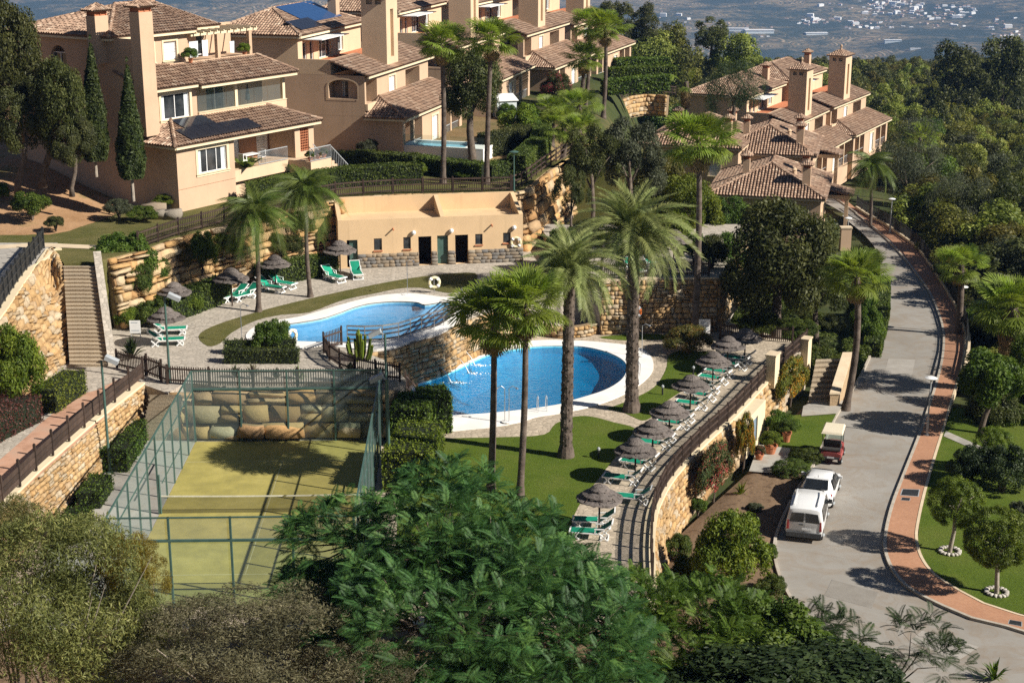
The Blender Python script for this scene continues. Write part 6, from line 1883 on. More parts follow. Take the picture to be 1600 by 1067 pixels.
def window(parent, P, U, N, u0, u1, z0, z1, kind='glass', depth=0.16, split=2, trim='cream', trim_w=0.16):
    """frame (part) with its pane; P(u,z) on the outer wall face, N outward"""
    w = Vector((0, 0, 1)); U = Vector(U); N = Vector(N)
    def pt(u, z, d=0): return P(u, z) + N * d
    if trim:
        mb = MB(); t = trim_w
        for a, b, c, d in ((u0 - t, u1 + t, z1, z1 + t), (u0 - t, u1 + t, z0 - t, z0), (u0 - t, u0, z0, z1), (u1, u1 + t, z0, z1)):
            mb.obox(pt(a, c, 0.003), U * (b - a), N * 0.045, w * (d - c))
        mb.obox(pt(u0 - t - .04, z0 - .07, 0.003), U * (u1 - u0 + 2 * t + .08), N * .12, w * .06)
        mb.build('window_trim', M[trim], parent)
    mb = MB(); f = .06
    for a, b, c, d in [(u0, u1, z1 - f, z1), (u0, u1, z0, z0 + f), (u0, u0 + f, z0 + f, z1 - f), (u1 - f, u1, z0 + f, z1 - f)] + [(u0 + (u1 - u0) * k / split - f / 2, u0 + (u1 - u0) * k / split + f / 2, z0 + f, z1 - f) for k in range(1, split)]:
        mb.obox(pt(a, c, -depth + .012), U * (b - a), N * .05, w * (d - c))
    fr = mb.build('window', M['shutter_white'], parent)
    mb = MB(); mb.add([pt(u0, z0, -depth), pt(u1, z0, -depth), pt(u1, z1, -depth), pt(u0, z1, -depth)], [(0, 1, 2, 3)])
    if kind == 'shutter':
        mb = MB(); n = max(3, int((z1 - z0) / .18))
        for k in range(n): mb.obox(pt(u0 + f, z0 + (z1 - z0) * k / n, -depth - .01), U * (u1 - u0 - 2 * f), N * .03, w * ((z1 - z0) / n - .025))
        mb.build('shutter', M['shutter_white'], fr)
    else:
        mb.build('pane', M['window_glass'], fr)
        if kind == 'curtain':
            mb = MB()
            for a in (u0 + f, u1 - f - (u1 - u0) * .13): mb.obox(pt(a, z0 + f, -depth + .002), U * ((u1 - u0) * .13), N * .006, w * (z1 - z0 - 2 * f))
            mb.build('curtain', M['curtain'], fr)

def chimney(parent, x, y, z0, z1, w=0.9, d=0.8, mat='stucco', cap=True):
    mb = MB(); mb.obox((x, y, z0), (w, 0, 0), (0, d, 0), (0, 0, z1 - z0)); mb.build('chimney', M[mat], parent)
    if not cap: return
    mb = MB()
    for i in range(3):
        for sx in (0, 1):
            mb.obox((x + .06 + (w - .18) * i / 2, y + .05 + (d - .16) * sx, z1), (.08, 0, 0), (0, .08, 0), (0, 0, .38))
    mb.obox((x + .12, y + .12, z1), (w - .24, 0, 0), (0, d - .24, 0), (0, 0, .36)); mb.build('chimney_vent', M['terracotta'], parent)
    cx, cy, e = x + w / 2, y + d / 2, .22
    zc = z1 + .38; top = (cx, cy, zc + .48)
    a, b, c, dd = (x - e, y - e, zc), (x + w + e, y - e, zc), (x + w + e, y + d + e, zc), (x - e, y + d + e, zc)
    roof(parent, [[a, b, top], [b, c, top], [c, dd, top], [dd, a, top]], pitch=.2, name='chimney_tiles')

def tower(parent, x, y, w, d, z0, z1, mat='stucco_pale'):
    mb = MB(); N0 = (0, -1, 0)
    mb.panel((x, y, 0), (1, 0, 0), (0, 0, 1), (0, -1, 0), 0, w, z0, z1, [(w * .36, w * .64, z0 + .8, z1 - 1.2)], .35)
    mb.panel((x, y, 0), (0, 1, 0), (0, 0, 1), (-1, 0, 0), 0, d, z0, z1, [(d * .2, d * .44, z1 - .75, z1 - .3), (d * .56, d * .8, z1 - .75, z1 - .3)], .3)
    mb.obox((x + .36, y + .36, z0), (w - .37, 0, 0), (0, d - .37, 0), (0, 0, z1 - z0 - .01))
    mb.add([(x + w, y, z0), (x + w, y + d, z0), (x + w, y + d, z1), (x + w, y, z1)], [(0, 1, 2, 3)]); mb.add([(x, y + d, z0), (x + w, y + d, z0), (x + w, y + d, z1), (x, y + d, z1)], [(3, 2, 1, 0)])
    mb.build('tower', M[mat], parent)
    e = .3; cx, cy = x + w / 2, y + d / 2; top = (cx, cy, z1 + .75)
    a, b, c, dd = (x - e, y - e, z1), (x + w + e, y - e, z1), (x + w + e, y + d + e, z1), (x - e, y + d + e, z1)
    roof(parent, [[a, b, top], [b, c, top], [c, dd, top], [dd, a, top]], name='tower_tiles')
    MB().lathe([(.1, 0), (.16, .08), (.1, .16), (.18, .5), (.02, .72)], (cx, cy, z1 + .7), 8).build('finial', M['stucco'], parent)

def eave(parent, pts, mat='cream', h=.16, w=.14):
    mb = MB()
    for a, b in zip(pts, pts[1:]): mb.bar(Vector(a) + Vector((0, 0, -h / 2 - .06)), Vector(b) + Vector((0, 0, -h / 2 - .06)), w, h)
    mb.build('eave', M[mat], parent)

# ---------------------------------------------------------------- the stepped villa (local x along the facade, y backwards)
def stepped_villa(name, label, loc, rot, wallm='stucco'):
    t = thing(name, label, 'house', loc, rot, 'villas in stepped rows')
    X, Y, Z = Vector((1, 0, 0)), Vector((0, 1, 0)), Vector((0, 0, 1))
    L = 17.0
    fm, sm = M[wallm], M[wallm]
    mb = MB()
    mb.panel((0, 0, 0), X, Z, -Y, 0, L, -2.5, 3.4, [(0.7, 5.2, 0.0, 2.9), (7.9, 9.7, 0.0, 2.5), (11, 16.2, .0, 2.9)], 2.2)
    mb.add([(0, 0, -2.5), (0, 13.5, -2.5), (0, 13.5, 3.4), (0, 0, 3.4)], [(3, 2, 1, 0)])
    mb.add([(L, 0, -2.5), (L, 13.5, -2.5), (L, 13.5, 3.4), (L, 0, 3.4)], [(0, 1, 2, 3)])
    mb.add([(0, 13.5, -2.5), (L, 13.5, -2.5), (L, 13.5, 10), (0, 13.5, 10)], [(3, 2, 1, 0)])
    mb.add([(0.3, 2.2, -.1), (L - .3, 2.2, -.1), (L - .3, 2.2, 3.2), (.3, 2.2, 3.2)], [(0, 1, 2, 3)])
    mb.build('wall', fm, t)
    # second storey, set back
    y1 = 3.3
    mb = MB()
    mb.panel((0, y1, 0), X, Z, -Y, 0, L, 3.41, 6.8, [(0.0 + .35, 3.0, 4.3, 6.3), (6.0, 7.7, 4.75, 6.1), (10.5, 14.5, 4.2, 6.2)], 1.6)
    mb.panel((0, 0, 0), Y, Z, -X, y1, 13.5, 3.41, 6.8, [(3.95, 6.55, 4.85, 6.45, .55)], 1.4)
    mb.add([(L, y1, 3.41), (L, 13.5, 3.41), (L, 13.5, 6.8), (L, y1, 6.8)], [(0, 1, 2, 3)])
    mb.add([(1.45, y1 + 1.62, 3.5), (L - .3, y1 + 1.62, 3.5), (L - .3, y1 + 1.62, 6.7), (1.45, y1 + 1.62, 6.7)], [(0, 1, 2, 3)])
    mb.add([(1.42, y1 + 1.62, 3.5), (1.42, 13, 3.5), (1.42, 13, 6.7), (1.42, y1 + 1.62, 6.7)], [(3, 2, 1, 0)])
    mb.build('wall', sm, t)
    y2 = 9.2
    mb = MB()
    mb.panel((0, y2, 0), X, Z, -Y, 0, L - 2, 6.81, 10.0, [(1.0, 1.9, 7.65, 9.3), (2.6, 3.4, 7.65, 9.3), (4.6, 7.4, 7.65, 9.3), (9.0, 10.4, 7.9, 9.3)], .2)
    mb.add([(0, y2, 6.81), (0, 17, 6.81), (0, 17, 10), (0, y2, 10)], [(3, 2, 1, 0)]); mb.add([(L - 2, y2, 6.81), (L - 2, 17, 6.81), (L - 2, 17, 10), (L - 2, y2, 10)], [(0, 1, 2, 3)])
    mb.add([(0, 13.5, -2.5), (0, 17, -2.5), (0, 17, 6.8), (0, 13.5, 6.8)], [(3, 2, 1, 0)])
    mb.build('wall', M['stucco_pale'] if wallm == 'stucco' else fm, t)
    # terrace deck and parapets
    mb = MB(); mb.obox((0.02, 6.4, 6.83), (L - .04, 0, 0), (0, y2 - 6.42, 0), (0, 0, .75)); mb.build('terrace', M['terracotta'], t)
    mb = MB(); mb.obox((0.01, 6.3, 6.81), (5.9, 0, 0), (0, .22, 0), (0, 0, 1.25)); mb.obox((9.1, 6.3, 6.81), (L - 9.12, 0, 0), (0, .22, 0), (0, 0, 1.25)); mb.obox((0.01, 6.53, 6.81), (.22, 0, 0), (0, y2 - 6.55, 0), (0, 0, 1.25))
    mb.obox((-.005, 3.05, 3.9), (3.1, 0, 0), (0, .23, 0), (0, 0, .55)); mb.build('parapet', M['stucco_pale'], t)
    # windows and doors
    fp = lambda y: (lambda u, z: Vector((u, y, z)))
    window(t, fp(y1), X, -Y, 6.0, 7.7, 4.75, 6.1, 'shutter'); window(t, fp(y2), X, -Y, 4.6, 7.4, 7.65, 9.3, 'glass', split=3); window(t, fp(y2), X, -Y, 9.0, 10.4, 7.9, 9.3, 'curtain')
    window(t, fp(y2), X, -Y, 1.0, 1.9, 7.65, 9.3, 'glass', split=1, trim=None); window(t, fp(y2), X, -Y, 2.6, 3.4, 7.65, 9.3, 'glass', split=1, trim=None)
    window(t, fp(y1 + 1.62), X, -Y, 1.6, 3.0, 4.3, 6.3, 'glass', depth=-.03, trim=None); window(t, fp(y1 + 1.62), X, -Y, 10.7, 14.3, 4.2, 6.2, 'curtain', depth=-.03, trim=None, split=4)
    window(t, fp(0), X, -Y, 7.9, 9.7, 0.0, 2.5, 'shutter'); window(t, fp(2.2), X, -Y, 1.2, 4.2, .05, 2.4, 'glass', depth=-.03, trim=None, split=3); window(t, fp(2.2), X, -Y, 11.6, 14.8, .05, 2.4, 'glass', depth=-.03, trim=None, split=3)
    sp = lambda u, z: Vector((1.42, u, z))
    window(t, sp, Y, -X, 4.6, 5.8, 4.0, 6.2, 'curtain', depth=-.03, trim=None)
    # arch trim, columns, railings
    mb = MB(); ring = hole_ring((3.95, 6.55, 4.85, 6.45, .55)); n = len(ring)
    cu, cz = 5.25, 5.65
    for i in range(n):
        (a, b), (c, d) = ring[i], ring[(i + 1) % n]
        def out(u, z): q = Vector((u - cu, z - cz, 0)); q = q * (1 + .16 / q.length); return cu + q.x, cz + q.y
        (a2, b2), (c2, d2) = out(a, b), out(c, d)
        mb.add([(-.03, a, b), (-.03, c, d), (-.03, c2, d2), (-.03, a2, b2)], [(0, 1, 2, 3)])
    mb.build('arch_trim', M['stucco_pale'], t)
    for x in (2.95, 13.6): MB().obox((x, .05, 0), (.3, 0, 0), (0, .3, 0), (0, 0, 2.9)).build('column', M['stucco_pale'], t)
    mb = MB(); mb.bar((.7, .15, 1.0), (5.2, .15, 1.0), .05, .06)
    for k in range(30): mb.bar((11 + 5.2 * k / 30, .15, 0), (11 + 5.2 * k / 30, .15, .95), .02, .02, (0, 1, 0))
    mb.bar((11, .15, 1.0), (16.2, .15, 1.0), .05, .06); mb.build('railing', M['metal_grey'], t)
    MB().obox((1.0, 7.4, 9.55), (6.4, 0, 0), (0, 1.78, 0), (0, 0, .06)).build('awning', M['shutter_white'], t)
    # roofs
    e = .5
    roof(t, [[(-e, -e, 3.42), (L + e, -e, 3.42), (L + e, y1 - .02, 4.75), (y1 - .02, y1 - .02, 4.75)], [(-e, y1 - .02, 3.42), (-e, -e, 3.42), (y1 - .02, y1 - .02, 4.75)]], [((-e, -e, 3.45), (y1 - .05, y1 - .05, 4.75))])
    eave(t, [(-e + .1, y1, 3.38), (-e + .1, -e + .1, 3.38), (L + e, -e + .1, 3.38)])
    roof(t, [[(-.12, y1 - e, 6.85), (5.98, y1 - e, 6.85), (5.98, 6.28, 8.02), (-.12, 6.28, 8.02)], [(5.98, y1 - e, 6.85), (9.02, y1 - e, 6.85), (9.02, 3.38, 7.05), (5.98, 3.38, 7.05)], [(9.02, y1 - e, 6.85), (L + e, y1 - e, 6.85), (L + e, 6.28, 8.02), (9.02, 6.28, 8.02)]])
    eave(t, [(-.1, y1 - e + .1, 6.8), (L + e, y1 - e + .1, 6.8)])
    a, b, c, d = (-e, y2 - e, 10.05), (L - 2 + e, y2 - e, 10.05), (L - 2 + e, 17.5, 10.05), (-e, 17.5, 10.05)
    r0, r1 = (4.0, 13.1, 11.9), (L - 6.5, 13.1, 11.9)
    roof(t, [[a, b, r1, r0], [d, a, r0], [b, c, r1], [c, d, r0, r1]], [(r0, r1), (a, r0), (b, r1), (d, r0)])
    eave(t, [(-e + .1, 17.4, 10), (-e + .1, y2 - e + .1, 10), (L - 2 + e - .1, y2 - e + .1, 10), (L - 2.1 + e, 17.4, 10)])
    tower(t, 6.0, 3.4, 2.9, 2.3, 6.9, 13.0)
    chimney(t, 11.5, 10.2, 10.2, 12.3, mat='stucco')
    return t
v2 = stepped_villa('stepped_villa', 'stepped villa with blank side wall and arched opening, left of the slim palms', (-9.19, 128.85, 7.0), math.atan2(.965, .262))
def solar(parent, o, ux, vy, n, m, mat='solar_cell', pw=1.0, ph=1.65, lift=.12):
    """n x m panels on a slope; o corner, ux along, vy up the slope (unit vectors)"""
    ux, vy = Vector(ux).normalized(), Vector(vy).normalized(); nn = ux.cross(vy)
    if nn.z < 0: nn = -nn
    me = None
    for i in range(n):
        for j in range(m):
            p = Vector(o) + ux * pw * i + vy * ph * j + nn * lift
            if me is None:
                ob = MB().obox((0.01, .01, 0), (pw - .02, 0, 0), (0, ph - .02, 0), (0, 0, .04)).build('solar_panel', M[mat], parent); me = ob.data
            else: ob = link(bpy.data.objects.new('solar_panel', me), parent)
            ob.matrix_local = Matrix(np_mat(p, ux, vy, nn).tolist())
CX = Vector((1, 0, 0))
for lb, x, y, z, an in (('stepped villa half hidden by the evergreen tree between the slim palms', -2.3, 149.5, 7.4, .25), ('stepped villa behind the crimson bougainvillea', 4.4, 168.5, 6.9, .30), ('farthest stepped villa of the hill row, behind the tall thin palms', 10.2, 187, 6.4, .32)):
    dup(v2, (x, y, z), math.atan2(math.cos(an), math.sin(an)), lb)
for lb, x, y, z, an in (('stepped villa with the nearer of the two tiled towers beyond the hipped roofs', 37.6, 188.5, -5.9, .46), ('stepped villa with the farther tiled tower, half behind its twin', 45.2, 202.5, -5.6, .49)):
    dup(v2, (x, y, z), math.atan2(math.cos(an), math.sin(an)), lb)
sl = Vector((0, 4.4, 1.85)).normalized()
solar(v2, (4.3, 10.0, 10.6), CX, sl, 8, 2, 'solar_blue')
solar(v2, (.9, 9.2, 10.27), CX, sl, 5, 1)

# ---------------------------------------------------------------- hipped roof houses (right)
def hip_house(label, loc, rot):
    t = thing('hipped_house', label, 'house', loc, rot, 'hipped houses by the road')
    X, Y, Z = Vector((1, 0, 0)), Vector((0, 1, 0)), Vector((0, 0, 1)); Lx, W = 13.0, 10.8
    mb = MB()
    mb.panel((0, 0, 0), X, Z, -Y, 0, Lx, -4, 4.3, [(2, 3.4, .9, 2.4), (6, 9.4, 0, 2.5)], .2)
    mb.panel((0, 0, 0), Y, Z, -X, 0, W, -4, 4.3, [(2, 3.2, 1.0, 2.4), (6.5, 7.7, 1.0, 2.4)], .2)
    mb.add([(Lx, 0, -4), (Lx, W, -4), (Lx, W, 4.3), (Lx, 0, 4.3)], [(0, 1, 2, 3)]); mb.add([(0, W, -4), (Lx, W, -4), (Lx, W, 4.3), (0, W, 4.3)], [(3, 2, 1, 0)])
    mb.build('wall', M['stucco'], t)
    window(t, lambda u, z: Vector((u, 0, z)), X, -Y, 2, 3.4, .9, 2.4, 'shutter'); window(t, lambda u, z: Vector((u, 0, z)), X, -Y, 6, 9.4, 0, 2.5, 'glass', split=3)
    window(t, lambda u, z: Vector((0, u, z)), Y, -X, 2, 3.2, 1.0, 2.4, 'shutter'); window(t, lambda u, z: Vector((0, u, z)), Y, -X, 6.5, 7.7, 1.0, 2.4, 'shutter')
    e = .55; a, b, c, d = (-e, -e, 4.3), (Lx + e, -e, 4.3), (Lx + e, W + e, 4.3), (-e, W + e, 4.3); r0, r1 = (5.2, W / 2, 6.75), (Lx - 3.5, W / 2, 6.75)
    roof(t, [[d, a, r0], [a, b, r1, r0], [b, c, r1], [c, d, r0, r1]], [(a, r0), (d, r0), (r0, r1), (b, r1), (c, r1)], pitch=.32)
    eave(t, [(Lx + e - .1, -e + .1, 4.25), (-e + .1, -e + .1, 4.25), (-e + .1, W + e - .1, 4.25)], 'stucco_pale')
    chimney(t, 1.6, 1.2, 4.6, 6.9); chimney(t, 6.5, 1.6, 4.9, 7.1); chimney(t, 4.0, 7.5, 5.0, 7.2, w=.7, d=.7)
    MB().lathe([(.22, 0), (.22, .5), (.3, .55), (.1, .75)], (4.6, 3.0, 5.7), 8).build('roof_vent', M['stucco_pale'], t)
    # side porch towards the road
    mb = MB()
    for x in (10.2, 12.7): mb.obox((x, -2.4, -4), (.35, 0, 0), (0, .35, 0), (0, 0, 6.4))
    mb.obox((9.9, -2.6, 2.41), (3.3, 0, 0), (0, 2.58, 0), (0, 0, .4)); mb.build('porch', M['stucco_pale'], t)
    roof(t, [[(9.6, -2.9, 2.85), (13.5, -2.9, 2.85), (13.5, -.02, 3.5), (9.6, -.02, 3.5)]])
    return t
hr = math.atan2(.97, .24)
h1 = hip_house('hipped roof house nearest the road bend, behind the great oak', (30.6, 150.0, -4.8), hr)
dup(h1, (33.6, 170.5, -3.9), hr, 'hipped roof house directly behind the one at the road bend')
dup(h1, (25.2, 170.0, -3.0), math.atan2(.95, .31), 'hipped roof house on the left, partly covered by the tall palm crown')

# curved pit wall by the upper garden path
arc = [Vector((15.2 + 3.2 * (1 - math.cos(a)), 192 + 3.4 * math.sin(a) - 2, 4.4)) for a in np.linspace(-.6, 1.7, 8)]
arc = [at_depth(*q) for q in ((972, 186, 190), (985, 176, 193), (1005, 168, 195), (1025, 164, 195), (1042, 162, 194))]
arc = [Vector((p.x, p.y, 4.1)) for p in arc]
stone_wall('retaining_wall', 'small curved stone wall by the hill garden path', arc, foot_under(arc, 1.6, .2, -1), .8, .5, 'rubble', parts=60, seed=31)
fence('hill_fence', 'dark fence along the curved hill garden path', [p + Vector((0, .3, .05)) for p in [at_depth(962, 190, 186)] + arc + [at_depth(1056, 150, 200)]], 1.1, 2.2, (.3, .7, 1.05), None)

# ---------------------------------------------------------------- first villa
def first_villa():
    O = G(281, 332, 7.0); U = Vector((.55, .835, 0)).normalized(); rot = math.atan2(U.y, U.x)
    t = thing('terraced_villa', 'large three storey villa with solar panels and tall chimney at the left', 'house', (O.x, O.y, 0), rot)
    X, Y, Z = Vector((1, 0, 0)), Vector((0, 1, 0)), Vector((0, 0, 1))
    L = 14.6
    # ground storey
    mb = MB()
    mb.panel((0, 0, 0), X, Z, -Y, 0, 5.75, 5.0, 11.7, [(2.05, 4.95, 9.4, 11.1)], .22)
    mb.panel((0, 0, 0), Y, Z, -X, 0, 3.3, 5.0, 11.7)
    mb.add([(5.75, 0, 5), (5.75, 3.2, 5), (5.75, 3.2, 11.7), (5.75, 0, 11.7)], [(0, 1, 2, 3)])
    mb.build('wall', M['stucco'], t)
    mb = MB(); mb.obox((-.003, -.012, 8.55), (5.76, 0, 0), (0, .01, 0), (0, 0, .035)); mb.build('render_joint', M['stucco_shade_tone'], t)
    window(t, lambda u, z: Vector((u, 0, z)), X, -Y, 2.05, 4.95, 9.4, 11.1, 'curtain', split=3, trim_w=.22)
    # porch
    mb = MB()
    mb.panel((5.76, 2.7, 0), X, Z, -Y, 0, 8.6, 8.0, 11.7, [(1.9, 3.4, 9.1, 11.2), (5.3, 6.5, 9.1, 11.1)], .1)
    mb.build('porch_wall', M['stucco_shade_tone'], t)
    window(t, lambda u, z: Vector((5.76 + u, 2.7, z)), X, -Y, 5.3, 6.5, 9.1, 11.1, 'shutter', trim=None, depth=.05)
    MB().obox((7.66, 2.78, 9.1), (1.5, 0, 0), (0, .05, 0), (0, 0, 2.1)).build('door', M['shutter_white'], t)
    mb = MB(); mb.obox((5.76, .02, 8.25), (8.8, 0, 0), (0, 2.67, 0), (0, 0, .85)); mb.obox((5.76, .5, 5.0), (8.8, 0, 0), (0, 2.2, 0), (0, 0, 3.24)); mb.build('porch_floor', M['stucco_pale'], t)
    mb = MB()
    mb.panel((12.4, 0, 0), X, Z, -Y, 0, 2.2, 9.1, 11.7, [(.6, 1.6, 9.5, 11.3)], .2); mb.obox((12.4, .21, 9.1), (.25, 0, 0), (0, 2.4, 0), (0, 0, 2.6)); mb.obox((14.35, .21, 9.1), (.25, 0, 0), (0, 2.4, 0), (0, 0, 2.6))
    mb.add([(14.6, 0, 9.1), (14.6, .2, 9.1), (14.6, .2, 11.7), (14.6, 0, 11.7)], [(0, 1, 2, 3)]); mb.add([(12.4, 0, 9.1), (12.4, .2, 9.1), (12.4, .2, 11.7), (12.4, 0, 11.7)], [(3, 2, 1, 0)])
    mb.build('pillar', M['stucco'], t)
    mb = MB()
    for i in range(5):
        for j in range(9):
            u, z = 13.0 + .2 * i + .1, 9.5 + .2 * j + .1
            for k in range(4):
                a = PI / 4 + k * PI / 2 + (j % 2) * .4
                mb.box((u + .05 * math.cos(a), .1, z + .05 * math.sin(a)), (.045, .1, .045))
            mb.box((u, .1, z), (.2, .09, .03)).box((u, .1, z), (.03, .09, .2))
    mb.build('lattice', M['terracotta'], t)
    # porch stairs and plinth
    mb = MB()
    mb.obox((11.6, -2.2, 5.5), (2.4, 0, 0), (0, 2.18, 0), (0, 0, 3.6))
    for k in range(7): mb.obox((14.02 + .33 * k, -2.2, 5.5), (.33, 0, 0), (0, 1.9, 0), (0, 0, 3.35 - .3 * k))
    mb.build('porch_stairs', M['stucco_pale'], t)
    for a, b, z in (((8.4, .1), (11.6, .1), 9.1), ((11.6, -2.15), (14.0, -2.15), 9.1)):
        mb = MB()
        a, b = Vector((*a, z)), Vector((*b, z)); n = int((b - a).length / .12)
        mb.bar(a + Z, b + Z, .05, .05); mb.bar(a + Z * .08, b + Z * .08, .04, .04)
        for k in range(n + 1): mb.bar(a.lerp(b, k / n), a.lerp(b, k / n) + Z, .02, .02, (0, 1, 0))
        mb.build('railing', M['metal_grey'], t)
    for y in (-2.15, -.35):
        mb = MB(); a, b = Vector((14.05, y, 9.05)), Vector((16.3, y, 7.1)); mb.bar(a + Z * .95, b + Z * .95, .05, .05)
        for k in range(12): p = a.lerp(b, k / 11); mb.bar(p, p + Z * .93, .02, .02, (0, 1, 0))
        mb.build('stair_railing', M['metal_grey'], t)
    # roof over the ground storey
    e = .5
    roof(t, [[(-e, -e, 11.72), (15.1, -e, 11.72), (12.6, 2.98, 12.92), (2.6, 2.98, 12.92)], [(-e, 3.4, 11.72), (-e, -e, 11.72), (2.6, 2.98, 12.92)], [(15.1, -e, 11.72), (15.1, 5.0, 11.72), (12.6, 2.98, 12.92)]], [((-e, -e, 11.75), (2.6, 3, 12.95)), ((15.1, -e, 11.75), (12.6, 3, 12.95))])
    eave(t, [(-e + .1, 3.3, 11.68), (-e + .1, -e + .1, 11.68), (15.0, -e + .1, 11.68), (15.0, 4.5, 11.68)])
    sl = Vector((0, 3.48, 1.2)).normalized()
    solar(t, (1.3, -.15, 11.86), X, sl, 7, 1, pw=1.05, ph=1.6); solar(t, (2.3, 1.36, 12.38), X, sl, 3, 1, pw=1.05, ph=1.5)
    # second storey
    mb = MB()
    mb.panel((.3, 3.0, 0), X, Z, -Y, 0, 5.0, 11.7, 15.3, [(1.45, 4.25, 13.0, 14.75)], .22)
    mb.add([(0.3, 3.0, 11.7), (.3, 6, 11.7), (.3, 6, 15.3), (.3, 3, 15.3)], [(3, 2, 1, 0)])
    mb.add([(5.3, 3.0, 11.7), (5.3, 5.4, 11.7), (5.3, 5.4, 15.3), (5.3, 3, 15.3)], [(0, 1, 2, 3)])
    mb.panel((5.3, 5.4, 0), X, Z, -Y, 0, 9.6, 11.7, 15.3, [(3.4, 5.4, 12.6, 14.8)], .15)
    mb.add([(14.9, 5.4, 5), (14.9, 12, 5), (14.9, 12, 15.3), (14.9, 5.4, 15.3)], [(0, 1, 2, 3)])
    mb.build('wall', M['stucco'], t)
    window(t, lambda u, z: Vector((.3 + u, 3.0, z)), X, -Y, 1.45, 4.25, 13.0, 14.75, 'curtain', trim_w=.2)
    window(t, lambda u, z: Vector((5.3 + u, 5.4, z)), X, -Y, 3.4, 5.4, 12.6, 14.8, 'glass', trim=None)
    mb = MB(); mb.obox((5.32, 2.9, 12.5), (9.58, 0, 0), (0, .2, 0), (0, 0, .62)); mb.obox((5.32, 3.1, 12.4), (9.5, 0, 0), (0, 2.28, 0), (0, 0, .2)); mb.build('parapet', M['stucco_pale'], t)
    mb = MB(); mb.obox((5.32, 2.85, 13.125), (9.6, 0, 0), (0, .3, 0), (0, 0, .05)); mb.build('parapet_cap', M['cream'], t)
    for u in (9.25, 14.55): MB().obox((u, 2.95, 13.18), (.28, 0, 0), (0, .22, 0), (0, 0, 2.1)).build('column', M['cream'], t)
    for k in range(6):
        a, b = (5.4 + 1.5 * k), (5.4 + 1.5 * (k + 1) - .03)
        mb = MB(); mb.add([(a, 3.04, 13.2), (b, 3.04, 13.2), (b, 3.04, 15.2), (a, 3.04, 15.2)], [(0, 1, 2, 3)]); mb.build('glass_panel', M['glass'], t)
    roof(t, [[(-.1, 2.4, 15.35), (5.0, 2.4, 15.35), (5.0, 5.7, 16.55), (-.1, 5.7, 16.55)], [(5.0, 2.1, 15.25), (15.5, 2.1, 15.25), (14.2, 5.2, 16.45), (5.0, 5.2, 16.45)], [(15.5, 2.1, 15.25), (15.5, 6.5, 15.25), (14.2, 5.2, 16.45)]], [((15.5, 2.1, 15.28), (14.2, 5.2, 16.48))])
    eave(t, [(-.1, 2.5, 15.3), (5.0, 2.5, 15.3)]); eave(t, [(5.0, 2.2, 15.2), (15.4, 2.2, 15.2), (15.4, 6.4, 15.2)])
    # third storey and terrace
    mb = MB()
    mb.panel((.3, 6.0, 0), X, Z, -Y, 0, 7.4, 15.31, 18.8, [(1.0, 2.1, 16.7, 18.1), (2.8, 3.9, 16.7, 18.1), (4.9, 6.2, 16.75, 18.05)], .2)
    mb.add([(7.7, 6, 15.3), (7.7, 8.5, 15.3), (7.7, 8.5, 18.8), (7.7, 6, 18.8)], [(0, 1, 2, 3)])
    mb.panel((7.7, 8.5, 0), X, Z, -Y, 0, 7.2, 15.3, 18.8, [(.6, 2.0, 16.5, 18.3), (3.4, 4.2, 16.5, 18.3)], .15)
    mb.build('wall', M['stucco'], t)
    for a, b in ((1.0, 2.1), (2.8, 3.9), (4.9, 6.2)): window(t, lambda u, z: Vector((.3 + u, 6.0, z)), X, -Y, a, b, 16.7, 18.1, 'shutter', split=1)
    window(t, lambda u, z: Vector((7.7 + u, 8.5, z)), X, -Y, .6, 2.0, 16.5, 18.3, 'curtain', trim=None); window(t, lambda u, z: Vector((7.7 + u, 8.5, z)), X, -Y, 3.4, 4.2, 16.5, 18.3, 'glass', trim=None, split=1)
    mb = MB(); mb.obox((5.0, 5.22, 15.5), (9.4, 0, 0), (0, .2, 0), (0, 0, 1.05)); mb.obox((7.72, 5.43, 15.6), (7.1, 0, 0), (0, 3.0, 0), (0, 0, .8)); mb.build('terrace', M['stucco'], t)
    for u in (10.4, 13.9): MB().obox((u, 5.6, 16.4), (.3, 0, 0), (0, .3, 0), (0, 0, 1.95)).build('column', M['stucco'], t)
    mb = MB(); mb.bar((7.7, 5.7, 18.4), (14.9, 5.7, 18.4), .14, .2)
    for k in range(10): mb.bar((8 + .72 * k, 5.3, 18.56), (8 + .72 * k, 8.5, 18.56), .09, .14)
    mb.build('pergola', M['cream'], t)
    a, b, c, d = (-.5, 5.4, 18.85), (8.2, 5.4, 18.85), (11.9, 8.0, 18.85), (11.9, 16.5, 18.85)
    roof(t, [[(-.5, 5.4, 18.85), (8.2, 5.4, 18.85), (9.0, 10.6, 20.6), (5.0, 10.6, 20.6)], [(8.2, 6.9, 18.85), (12.2, 6.9, 18.85), (9.0, 10.6, 20.6), (8.25, 10.6, 20.6)], [(-.5, 17, 18.85), (-.5, 5.4, 18.85), (5.0, 10.6, 20.6)], [(12.2, 6.9, 18.85), (12.2, 17, 18.85), (9, 10.6, 20.6)], [(12.2, 17, 18.85), (-.5, 17, 18.85), (5.0, 10.6, 20.6), (9, 10.6, 20.6)]], [((-.5, 5.4, 18.9), (5, 10.6, 20.6)), ((5, 10.6, 20.6), (9, 10.6, 20.6))])
    eave(t, [(-.4, 16.9, 18.8), (-.4, 5.5, 18.8), (8.1, 5.5, 18.8)]); eave(t, [(8.2, 7.0, 18.8), (12.1, 7.0, 18.8)])
    # long shaded side
    mb = MB(); mb.panel((0, 0, 0), Y, Z, -X, 3.31, 16.5, 5.0, 18.8, [(10.5, 12.1, 16.2, 18.0, .8)], .3); mb.add([(0, 16.5, 5), (15, 16.5, 5), (15, 16.5, 18.8), (0, 16.5, 18.8)], [(3, 2, 1, 0)])
